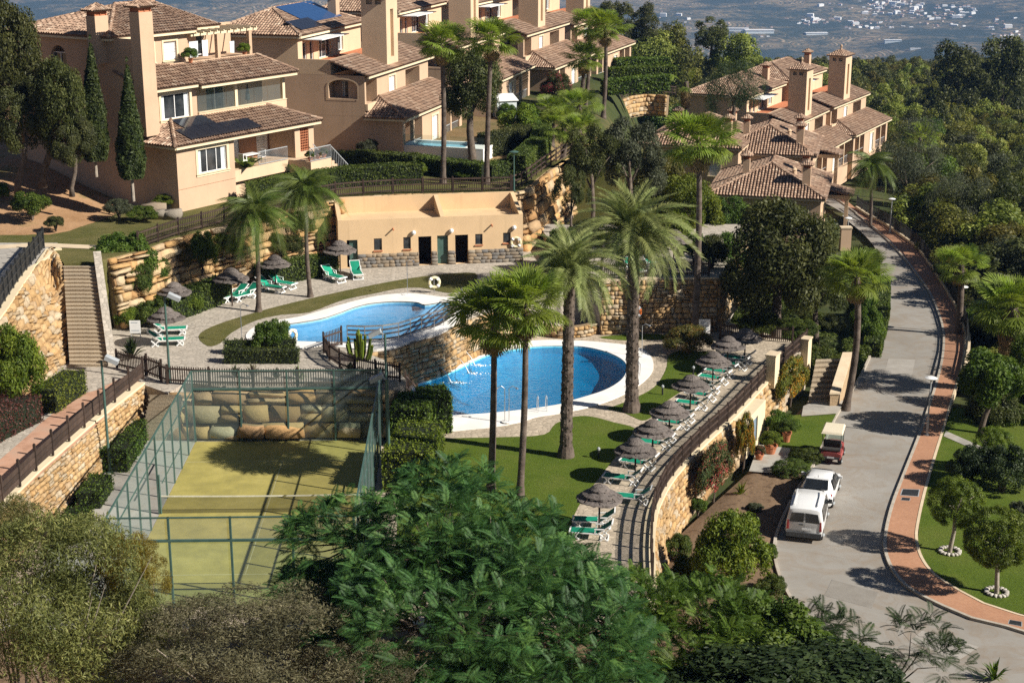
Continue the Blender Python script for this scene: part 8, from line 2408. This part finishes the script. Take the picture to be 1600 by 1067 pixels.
def golf_cart(loc, rot):
    t = thing('golf_cart', 'golf cart with cream roof and faded red body by the lawn', 'golf cart', loc, rot)
    mb = MB(); loft(mb, [(0, ring(.34, .62, .72, .52, .56, .50)), (.08, ring(.30, .66, .80, .56, .60, .54)), (.75, ring(.30, .66, .82, .56, .60, .54)), (.80, ring(.28, .34, .40, .56, .58, .54)), (1.5, ring(.28, .34, .40, .56, .58, .54)), (1.55, ring(.28, .6, .72, .55, .58, .50)), (1.95, ring(.30, .70, .84, .50, .54, .44)), (2.2, ring(.34, .52, .62, .40, .44, .36))])
    b = mb.build('body', M['cart_red'], t, smooth=True); e = b.modifiers.new('edge', 'EDGE_SPLIT'); e.split_angle = R(40)
    MB().obox((.55, -.5, .83), (.48, 0, 0), (0, 1.0, 0), (0, 0, .12)).build('seat', M['seat_dark'], t); MB().obox((.50, -.5, .96), (.1, 0, .0), (0, 1.0, 0), (-.06, 0, .36)).build('backrest', M['seat_dark'], t)
    MB().obox((-.0, -.48, .83), (.42, 0, 0), (0, .96, 0), (0, 0, .08)).build('rear_basket', M['seat_dark'], t)
    mb = MB(); mb.add([(-.05, -.6, 1.82), (1.75, -.58, 1.82), (1.75, .58, 1.82), (-.05, .6, 1.82), (.02, -.54, 1.92), (1.68, -.5, 1.92), (1.68, .5, 1.92), (.02, .54, 1.92)], [(3, 2, 1, 0), (4, 5, 6, 7), (0, 1, 5, 4), (1, 2, 6, 5), (2, 3, 7, 6), (3, 0, 4, 7)]); mb.build('roof', M['cart_cream'], t)
    for x0, x1 in ((.05, .08), (1.9, 1.6)):
        for s in (-1, 1): MB().tube([(x0, s * .5, .75), (x1, s * .52, 1.83)], .02, 6).build('roof_post', M['trim_grey'], t)
    quadpart('windscreen', M['glass'], t, [(1.9, -.5, .85), (1.9, .5, .85), (1.65, .5, 1.8), (1.65, -.5, 1.8)])
    MB().tube([(1.65, .22, .7), (1.35, .22, 1.02)], .02, 6).build('steering_column', M['rubber'], t)
    for x in (.32, 1.85):
        for s in (-1, 1): wheel(t, x, s * .5, .23, .2)
    MB().obox((-.06, -.5, .36), (.06, 0, 0), (0, 1.0, 0), (0, 0, .12)).build('bumper', M['trim_grey'], t)
    quadpart('number_plate', M['shutter_white'], t, [(-.065, -.2, .40), (-.065, .2, .40), (-.065, .2, .5), (-.065, -.2, .5)][::-1])
d = G(1281, 742, -2.3) - G(1255, 846, -2.3); rv = math.atan2(d.y, d.x)
van(G(1255, 847, -2.296) , rv)
d2 = Vector((math.cos(rv - .02), math.sin(rv - .02), 0))
hatchback(G(1272, 797, -2.296), rv - .05)
golf_cart(G(1297, 726, -2.296), rv - .03)

# ---------------------------------------------------------------- lamps, signs, rings, pots
def street_lamp(label, p, h=3.5, col='metal_grey', head=True):
    t = thing('street_lamp', label, 'street lamp', p)
    MB().tube([(0, 0, 0), (0, 0, .9), (0, 0, .92), (0, 0, h)], [.075, .075, .05, .04], 10).build('pole', M[col], t)
    MB().lathe([(.02, h - .12), (.10, h - .1), (.34, h + .02), (.36, h + .06), (.2, h + .12), (.02, h + .14)], (0, 0, 0), 16).build('lamp_head', M['white'] if col == 'metal_grey' else M[col], t)
    MB().tube([(0, 0, 0), (0, 0, .05)], .14, 10).build('base', M[col], t)
street_lamp('grey street lamp with flat round head at the pavement edge beside the lawn', G(1448, 680, -2.2))
street_lamp('slender street lamp at the far bend of the pavement', G(1384, 366, zroad) + Vector((.4, 0, .1)))
street_lamp('street lamp halfway along the curved pavement fence', G(1491, 520, zroad) + Vector((.4, 0, 0)))
street_lamp('short lamp by the gate post at the road end', G(1328, 384, zroad) + Vector((-.3, 0, .1)), 2.6)
street_lamp('green lamp post at the corner of the hill fence', G(803, 300, 7.0) + Vector((0, .4, 0)), 2.9, 'metal_green')
t = thing('gate_pillar', 'small rendered gate pillar at the road end', 'pillar', G(1320, 386, zroad)); MB().obox((-.5, -.4, -.3), (1.0, 0, 0), (0, .8, 0), (0, 0, 2.2)).build('shaft', M['stucco'], t); MB().obox((-.56, -.46, 1.9), (1.12, 0, 0), (0, .92, 0), (0, 0, .12)).build('cap', M['coping'], t)
def board(label, p, w, h, z0, rot=0.0, n=4):
    t = thing('notice_board', label, 'sign', p, rot)
    MB().obox((-w / 2, 0, z0), (w, 0, 0), (0, .04, 0), (0, 0, h)).build('panel', M['white'], t)
    mb = MB()
    for x in (-w / 2 + .05, w / 2 - .05): mb.tube([(x, .06, 0), (x, .06, z0 + h)], .025, 6)
    mb.build('posts', M['metal_grey'], t)['kind'] = 'stuff'
    mb = MB()
    for k in range(n):
        zz = z0 + h * (.82 - .62 * k / max(1, n - 1)); mb.obox((-w * .36, -.004, zz), (w * (.72 if k % 2 else .6), 0, 0), (0, .003, 0), (0, 0, h * .045))
    mb.build('print', M['steel_blue'], t)['kind'] = 'stuff'
board('white notice board with lines of print beside the orange shrub', G(1100, 533, 0), .75, .95, .55, n=7)
board('white board leaning by the shrubs next to the gate sunbeds', G(212, 527, UP_Z), .65, .8, .25, n=2)
mottled('ring_yellow', (.72, .62, .36), (.80, .72, .5), 3, rough=.5); mottled('ring_orange', (.75, .16, .03), (.82, .22, .05), 3, rough=.5)
def life_ring(label, p, rot=0.0, mat='ring_yellow', pole=0.0, r=.34):
    t = thing('life_ring', label, 'life ring', p, rot)
    mb = MB(); V = []; n, m = 20, 8
    for i in range(n):
        a = 2 * PI * i / n
        for k in range(m):
            b = 2 * PI * k / m; q = r + .10 * math.cos(b); V.append((q * math.cos(a), .08 * math.sin(b), q * math.sin(a) + pole))
    mb.add(V, [(i * m + k, ((i + 1) % n) * m + k, ((i + 1) % n) * m + (k + 1) % m, i * m + (k + 1) % m) for i in range(n) for k in range(m)]); mb.build('ring', M[mat], t, smooth=True)
    for q in range(4):
        a = PI / 4 + q * PI / 2; MB().tube([((r - .1) * math.cos(a), 0, (r - .1) * math.sin(a) + pole), ((r + .1) * math.cos(a), 0, (r + .1) * math.sin(a) + pole)], .115, 8).build('band', M['white'], t)
    if pole: MB().tube([(0, .14, 0), (0, .14, pole + .3)], .035, 6).build('pole', M['steel'], t)
p = on_plane(806, 378, PH[2], PH[4]); life_ring('yellow life ring on the right end of the pool house front', p + Vector((0, -.14, 0)), .1)
life_ring('pale life ring on a post on the far lawn of the upper pool', G(679, 458, UP_Z), .2, pole=.75)
life_ring('life ring on a short post next to the clipped planter', G(457, 545, UP_Z), .9, pole=.8)
life_ring('orange life ring on the tall stone wall by the date palm trunk', at_depth(993, 487, G(993, 524, 0).y - .35), 0, 'ring_orange')
def shower(label, p, h=2.3, twin=False):
    t = thing('pool_shower', label, 'shower', p)
    for s in ((-1, 1) if twin else (1,)):
        MB().tube([(s * .12, 0, 0), (s * .12, 0, h), (s * .3, 0, h + .15), (s * .55, -.05, h + .05)], .022, 6).build('pipe', M['steel'], t)
        MB().lathe([(.02, .06), (.09, 0), (.09, -.02), (.0, -.02)], (s * .56, -.05, h + .02), 8).build('shower_head', M['steel'], t)
    MB().lathe([(.3, 0), (.3, .03), (.0, .04)], (0, 0, .05), 12).build('tray', M['coping_white'], t)
shower('twin headed steel shower at the near rim of the big pool', G(792, 660, .05), 2.0, True)
shower('thin steel shower on the far white coping of the upper pool', G(634, 461, UP_Z))
shower('thin steel shower between the planter and the dry lawn', G(375, 536, UP_Z))
shower('thin steel shower by the far right coping of the big pool', G(1000, 556, .05), 2.0)
def ladder(label, p, rot):
    t = thing('pool_ladder', label, 'pool ladder', p, rot)
    for s in (-.25, .25):
        MB().tube([(.35, s, 0), (.35, s, .75), (.2, s, .9), (0, s, .8), (-.1, s, .2), (-.12, s, -.9)], .022, 7).build('handrail', M['steel'], t)
    for k in range(3): MB().obox((-.16, -.25, -.25 - .25 * k), (.1, 0, 0), (0, .5, 0), (0, 0, .03)).build('tread', M['steel'], t)
ladder('steel ladder at the near rim of the big pool', G(846, 640, .05), -1.4)
ladder('steel ladder at the right rim of the big pool', G(990, 585, .05), .1)
def water_jet(label, px, py, ox, oy):
    a = on_px = G(px, py, -.09); s = Vector((ox, oy, 0))
    t = thing('water_jet', label, 'fountain', a)
    mb = MB(); mb.tube([s + Vector((0, 0, .75)), s * .6 + Vector((0, 0, .78)), s * .25 + Vector((0, 0, .45)), Vector((0, 0, 0))], [.02, .022, .03, .05], 6); mb.build('stream', M['foam'], t, smooth=True)
    rs = random.Random(px); mb = MB()
    for k in range(40):
        r = abs(rs.gauss(0, .45)); an = rs.uniform(0, 6.28); q = rs.uniform(.02, .07) * (1.4 - min(r, 1.2)); c = Vector((r * 1.5 * math.cos(an) + .3, r * .55 * math.sin(an), .0))
        mb.add([c + Vector((q, 0, .005)), c + Vector((0, q, .005)), c + Vector((-q, 0, .005)), c + Vector((0, -q, .005)), c + Vector((0, 0, q * .9))], [(0, 1, 4), (1, 2, 4), (2, 3, 4), (3, 0, 4)])
    mb.build('foam', M['foam'], t)['kind'] = 'stuff'
mottled('foam', (.68, .76, .80), (.8, .85, .88), 4, rough=.4)
water_jet('water jet falling into the big pool, farthest of the three', 742, 571, -1.0, 1.0)
water_jet('water jet falling into the big pool, middle of the three', 733, 584, -1.0, 1.0)
water_jet('water jet falling into the big pool, nearest of the three', 705, 598, -1.0, 1.0)
pot('terracotta pot with yellow green plant at the shed corner', G(1204, 708, GZ + .23), .36, .52, .8, 'leaf_bright')
pot('tall pale pot with leafy plant on the small lawn', G(1229, 690, GZ + .2), .26, .62, .75, 'leaf_green')
pot('small pot with pink flowers at the foot of the wall', G(1186, 718, GZ + .2), .25, .35, .5, 'leaf_flower_red')
for px, z, lb in (((1035, 617), 0, 'low lawn light between the path and the far parasols'), ((935, 716), 0, 'low dark lawn light beside the terrace edge'), ((1083, 587), 0, 'low lawn light near the sixth parasol shadow')):
    t = thing('garden_light', lb, 'garden light', G(*px, z)); MB().tube([(0, 0, 0), (0, 0, .45)], .05, 8).build('post', M['metal_dark'], t); MB().lathe([(.05, .45), (.09, .48), (.09, .58), (.02, .64)], (0, 0, 0), 10).build('lamp', M['metal_grey'], t)
for (pts, lb) in (([(1411, 764), (1436, 765), (1434, 775), (1408, 773)], 'large dark manhole cover in the red pavement'), ([(1410, 777), (1422, 778), (1421, 782), (1408, 781)], 'small dark manhole cover in the red pavement'), ([(1578, 968), (1596, 971), (1596, 978), (1576, 974)], 'dark manhole cover at the right picture edge')):
    q = GP(pts, -2.18); c = sum(q, Vector()) / 4
    t = thing('manhole_cover', lb, 'manhole cover', (c.x, c.y, -2.18)); mb = MB(); mb.sheet([Vector((p.x - c.x, p.y - c.y, .008)) for p in q]); mb.build('lid', M['metal_dark'], t)
    mb = MB(); mb.sheet([Vector(((p.x - c.x) * 1.12, (p.y - c.y) * 1.12, .004)) for p in q]); mb.build('rim', M['metal_grey'], t)
# laundry and pots on the villa terrace, table on its porch
# ================================================================ trees in front
def pinna_leaf(seed, length=.9, n=12, pin=.24, droop=.35):
    """twice feathered leaf: a stalk with pairs of soft narrow pinnae, along +X"""
    rs = np.random.RandomState(seed); V, F, T = [], [], []
    def quad(a, b, c, d, t): i = len(V); V.extend([a, b, c, d]); F.append([i, i + 1, i + 2, i + 3]); T.append(t)
    P = lambda s: np.array([length * s, 0, length * (.10 * s - droop * s * s)])
    for k in range(4):
        a, b = P(k / 4), P((k + 1) / 4); w = np.array([0, .008 * (1 - k / 5), 0]); quad(a - w, a + w, b + w, b - w, .8)
    for k in range(n):
        s = .10 + .90 * (k + .5) / n; p = P(s); l = pin * (.45 + .8 * math.sin(PI * (s * .86 + .10))) * rs.uniform(.88, 1.1); w = length / n * .31
        for sg in (-1, 1):
            d = np.array([.42 + .3 * s, sg, .10]); d /= np.linalg.norm(d); x = np.array([1, -sg * .42, 0]) * w
            m = p + d * l * .45 + np.array([0, 0, .02]); e = p + d * l + np.array([0, 0, -.22 * l]); t = .45 + rs.uniform(-.22, .22)
            quad(p, m - x * 1.15, e, m + x * 1.15, t)
    return np.array(V, np.float32), np.array(F, np.int32), np.clip(T, 0, 1)
PIN = [pinna_leaf(i, .92, 17, .23, [.15, .35, .55, .7][i]) for i in range(4)]
PIN_S = [pinna_leaf(10 + i, .62, 12, .14, [.15, .4, .6][i]) for i in range(3)]

def feathery_tree(name, label, base, lobes, templ, mat, n, size, parts, seed, trunk_r=.22, rosette=6, inner=.25, stiff=0.0, dark_core=True):
    """lobes: (centre, radii); leaves stand in rosettes at twig ends all over the lobes"""
    rs = np.random.RandomState(seed); root = thing(name, label, 'tree', base)
    vol = np.array([r[0] * r[1] + r[0] * r[2] for c, r in lobes]); vol = vol / vol.sum()
    items = []
    tips = []
    for q in range(n // rosette):
        k = rs.choice(len(lobes), p=vol); c, r = lobes[k]; c = np.array(c); r = np.array(r)
        u = unit(rs, 1)[0]
        if u[2] < -.35: u[2] *= -1
        if u[1] > .5 and rs.rand() < .5: u[1] *= -1
        f = (rs.uniform(.82, 1.06) if rs.rand() > inner else rs.uniform(.45, .8)) * (1 + .10 * math.sin(u[0] * 7 + k) + .08 * math.sin(u[2] * 9))
        tip = c + u * r * f
        if any(np.sum(((tip - np.array(c2)) / np.array(r2)) ** 2) < .45 for c2, r2 in lobes): continue
        tips.append((tip, c))
        out = u * np.array([1, 1, .8]); out /= np.linalg.norm(out); az0 = rs.uniform(0, 6.28); tt = rs.uniform(-.22, .22)
        for j in range(rosette):
            az = az0 + j * 2.4; a = math.atan2(out[1], out[0])
            d = out * rs.uniform(.5, 1.0) + np.array([math.cos(az), math.sin(az), rs.uniform(-.2, .5)]) * .8; d /= np.linalg.norm(d)
            up = np.array([0, 0, 1.0]) + out * .5 + rs.normal(size=3) * .22
            y = np.cross(up, d); y /= np.linalg.norm(y) + 1e-9; z = np.cross(d, y); s = size * rs.uniform(.65, 1.2)
            items.append((rs.randint(len(templ)), np_mat(tip + rs.normal(size=3) * .06, d * s, y * s, z * s), tt + rs.uniform(-.12, .12) + (.25 if rs.rand() < .05 else 0)))
    cp = np.array([0, 0, CAM_H]); items.sort(key=lambda it: np.sum((it[1][:3, 3] - cp) ** 2) - (it[1][2, 3] * 6))
    b = np.array(base)
    dat = [mesh_np('leaf', V, F, M[mat], attr=T) for V, F, T in templ]
    for ti, m, tt in items[:parts]:
        o = link(bpy.data.objects.new('leaf', dat[ti]), root); mm = m.copy(); mm[:3, 3] -= b; o.matrix_local = Matrix(mm.tolist())
    if items[parts:]: join_instances('foliage', templ, items[parts:], M[mat], root, base)
    mb = MB(); B = Vector(base)
    cen = sum((Vector(c) for c, r in lobes), Vector()) / len(lobes) - B
    mb.tube([(0, 0, -1), cen * .3, cen * .6], [trunk_r * 1.3, trunk_r, trunk_r * .7], 9)
    for c, r in lobes:
        e = Vector(c) - B; mb.tube([cen * .4, cen * .5 + e * .3, e * .98], [trunk_r * .6, trunk_r * .45, trunk_r * .15], 7)
    for tip, c in tips[::7]:
        e = Vector(tip) - B; s = Vector(c) - B; mb.tube([s.lerp(e, .15), s.lerp(e, .6) - Vector((0, 0, .1)), e], [trunk_r * .16, trunk_r * .1, .012], 4)
    mb.build('trunk', M['bark'], root, smooth=True)
    return root
def lobe(px, py, d, rx, ry, depth=.8):
    c = at_depth(px, py, d); s = scale_at(c); return (tuple(c), (rx / s, rx / s * depth, ry / s))
b0 = Vector((-1.0, 47, -1.0))
feathery_tree('feathery_tree', 'big dark green feathery leaved tree in the foreground before the court', (-.8, 47, -1.2), [lobe(770, 930, 48, 165, 112), lobe(680, 865, 49, 125, 100), lobe(560, 850, 50, 110, 60), lobe(800, 838, 50, 80, 50), lobe(660, 980, 46, 190, 95), lobe(900, 1000, 46, 130, 80), lobe(500, 935, 49, 75, 40), lobe(880, 910, 49, 85, 50), lobe(700, 765, 51, 75, 36), lobe(640, 1055, 45, 150, 60), lobe(860, 1060, 45, 170, 60)], PIN, 'leaf_fern', 13500, .64, 298, 1, .26, inner=.32)
feathery_tree('feathery_tree', 'lighter green feathery shrub tree at the bottom right of the big one', (6.3, 49, -2.0), [lobe(1100, 985, 50, 110, 66), lobe(1180, 1010, 50, 90, 62), lobe(1060, 1040, 49, 130, 60), lobe(1010, 940, 50, 60, 34), lobe(1230, 1050, 49, 90, 45)], PIN_S, 'leaf_green', 7500, .85, 250, 2, .15)
feathery_tree('feathery_tree', 'dark lacy sapling standing before the road at the bottom', (13.8, 53.5, -2.5), [lobe(1440, 1015, 54, 46, 44), lobe(1425, 985, 54, 26, 22), lobe(1470, 1040, 54, 40, 40)], PIN, 'leaf_dark', 210, .72, 120, 3, .06, rosette=5, inner=.1)
feathery_tree('feathery_tree', 'dark lacy sapling right of the light green shrub tree', (9.5, 52.0, -2.5), [lobe(1265, 990, 52.5, 50, 42), lobe(1320, 1010, 52.5, 44, 36), lobe(1290, 1050, 52, 70, 36)], PIN, 'leaf_dark', 420, .72, 160, 4, .07, rosette=5, inner=.2)
leafy('leaf_sage', (0.055, 0.066, 0.019), (0.145, 0.153, 0.045), (0.28, 0.262, 0.09))
CLOUDS['wispy'] = crown_cloud(40, n=42000, clumps=90, leaf=.05, spread=.84, cr=(.14, .26), low=-.2, width=.2, flat=.4, ragged=.18, hang=.3)
CLOUDS['wispy_b'] = crown_cloud(41, n=30000, clumps=70, leaf=.05, spread=.84, cr=(.14, .26), low=-.2, width=.22, flat=.35, ragged=.2, hang=-.5)
def fore_bush(label, px, py, d, rx, ry, tm, mat, n_st=9):
    c = at_depth(px, py, d); s = scale_at(c); zb = min(gh(c.x, d), c.z - ry / s * .6)
    root = thing('shrub', label, 'shrub', (c.x, d, zb)); o = link(bpy.data.objects.new('foliage', crown_data(tm, mat)), root); o.location = (0, 0, c.z - zb); o.scale = (rx / s, rx / s * .8, ry / s)
    mb = MB(); rs = random.Random(px)
    for k in range(n_st):
        a = rs.uniform(0, 6.28); q = rs.uniform(.3, .95); e = Vector((math.cos(a) * q * rx / s, math.sin(a) * q * rx / s * .8, c.z - zb + rs.uniform(.2, .75) * ry / s)); mb.tube([(0, 0, -.5), e * .5 + Vector((0, 0, .2)), e], [.06, .035, .01], 5)
    mb.build('stems', M['bark_pale'], root)
fore_bush('big grey green wispy shrub filling the lower left corner', 80, 985, 46, 185, 180, 'wispy', 'leaf_sage', 8)
fore_bush('olive toned wispy shrub at the left picture edge below the walkway', 10, 850, 48, 80, 75, 'wispy_b', 'leaf_sage', 4)
fore_bush('yellow brown wispy shrub before the court corner', 205, 905, 48, 62, 72, 'wispy_b', 'leaf_yellow', 4)
fore_bush('grey dry twiggy shrub at the bottom left of the court', 400, 1030, 44, 190, 92, 'wispy', 'leaf_grey', 10)
fore_bush('darker dry shrub between the grey one and the feathery tree', 560, 1075, 43, 120, 70, 'wispy_b', 'leaf_grey', 16)
fore_bush('dark filler shrub added to darken gaps in the left half of the feathery tree', 640, 935, 53, 140, 75, 'bush_a', 'leaf_dark', 4)  # this shrub and the next are added to darken gaps in the crown
fore_bush('dark filler shrub added to darken gaps in the right half of the feathery tree', 830, 960, 53, 140, 75, 'bush_b', 'leaf_dark', 4)
fore_bush('dark shrub at the bottom edge left of the lacy sapling', 1240, 1085, 46, 190, 62, 'bush_a', 'leaf_dark', 8)
fore_bush('mid green shrub at the bottom before the road bend', 1190, 1010, 49, 95, 66, 'bush_b', 'leaf_green', 6)
fore_bush('dark green shrub before the road bend at the bottom', 1300, 1058, 50, 85, 52, 'bush_a', 'leaf_green', 6)
fore_bush('dark shrub at the bottom edge under the road', 1350, 1100, 47, 80, 55, 'bush_b', 'leaf_dark', 6)
fore_bush('olive shrub at the foot of the walkway wall near the left corner', 165, 1020, 47, 130, 100, 'wispy_b', 'leaf_sage', 4)

# ================================================================ far valley: town, sheds, haze
mottled('town_white', (.70, .69, .66), (.80, .79, .77), .05, bump=0, objrand=.12); mottled('town_cream', (.62, .52, .42), (.72, .62, .52), .05, bump=0, objrand=.12)
mottled('town_roof', (.34, .20, .14), (.44, .28, .2), .05, bump=0)
def town():
    rs = random.Random(9); protos = []
    for k, (w, d, h, mt) in enumerate([(13, 10, 6.5, 'town_white'), (20, 11, 8, 'town_white'), (10, 9, 5.5, 'town_cream'), (26, 12, 13, 'town_white')]):
        mb = MB(); mb.obox((-w / 2, -d / 2, -6), (w, 0, 0), (0, d, 0), (0, 0, h + 6))
        for i in range(max(2, w // 5)): mb_w = (-w / 2 + w * (i + .3) / max(2, w // 5)); mb.obox((mb_w, -d / 2 - .12, h * .35), (1.6, 0, 0), (0, .1, 0), (0, 0, 2.0))
        body = mb; rf = MB(); rf.add([(-w / 2 - .5, -d / 2 - .5, h), (w / 2 + .5, -d / 2 - .5, h), (w / 2 + .5, d / 2 + .5, h), (-w / 2 - .5, d / 2 + .5, h), (-w / 2 + 2, 0, h + 2), (w / 2 - 2, 0, h + 2)], [(0, 1, 5, 4), (2, 3, 4, 5), (1, 2, 5), (3, 0, 4)])
        protos.append((body, rf, mt, [None, None]))
    areas = [((1338, 1455), (2, 26), 95), ((1455, 1535), (10, 30), 50), ((1240, 1300), (27, 42), 26), ((1300, 1400), (32, 46), 34), ((1400, 1520), (26, 46), 36), ((1535, 1600), (30, 60), 30), ((1100, 1240), (24, 60), 10), ((1010, 1120), (8, 45), 8), ((1270, 1345), (0, 20), 6)]
    for (x0, x1), (y0, y1), n in areas:
        for _ in range(n):
            px, py = rs.triangular(x0, x1, x0 + (x1 - x0) * rs.random()), rs.uniform(y0, y1)
            p = march(px, py)
            if p is None: continue
            k = rs.choices(range(4), [5, 3, 3, 1])[0]; body, rf, mt, cache = protos[k]
            t = thing('town_house', 'small white house of the hazy town across the valley', 'house', p, rs.uniform(-.6, .6), 'houses of the far town', rs.uniform(.4, .9))
            for q, (b, nm, m) in enumerate(((body, 'wall', M[mt]), (rf, 'roof', M['town_roof'] if k in (0, 2) else M['town_white']))):
                if cache[q] is None: cache[q] = b.build(nm, m, t).data
                else: link(bpy.data.objects.new(nm, cache[q]), t)
    for px, py, w, lb in ((1152, 49, 60, 'long white flat roofed shed in the valley, left one'), (1186, 53, 75, 'long white flat roofed shed in the valley, right one'), (1275, 56, 60, 'pale flat shed right of the white ones'), (1430, 78, 14, 'white farmhouse on the dry hill'), (1395, 66, 40, 'long low shed on the dry hill')):
        p = march(px, py)
        if p is None: continue
        s = scale_at(p) * 1.0; wm = {60: 34, 75: 44, 14: 16, 40: 26}[w] / s
        t = thing('farm_shed', lb, 'building', p, rs.uniform(-.2, .1)); MB().obox((-wm / 2, -wm * .15, -wm * .1), (wm, 0, 0), (0, wm * .3, 0), (0, 0, wm * .22)).build('wall', M['curtain'], t); MB().obox((-wm * .52, -wm * .17, wm * .12), (wm * 1.04, 0, 0), (0, wm * .34, 0), (0, 0, wm * .02)).build('roof', M['town_white'], t)
town()
def haze():
    mb = MB(); mb.obox((-9000, -150, -640), (18000, 0, 0), (0, 14200, 0), (0, 0, 640 + 36))
    g = bpy.data.materials.new('haze'); g.use_nodes = True; n = g.node_tree; n.nodes.remove(n.nodes['Principled BSDF'])
    v = n.nodes.new('ShaderNodeVolumePrincipled'); v.inputs['Color'].default_value = (.30, .53, 1.0, 1); v.inputs['Density'].default_value = 0.72e-4; v.inputs['Anisotropy'].default_value = 0.0
    n.links.new(v.outputs[0], n.nodes['Material Output'].inputs['Volume'])
    o = mb.build('haze', g); o['kind'] = 'stuff'
haze()
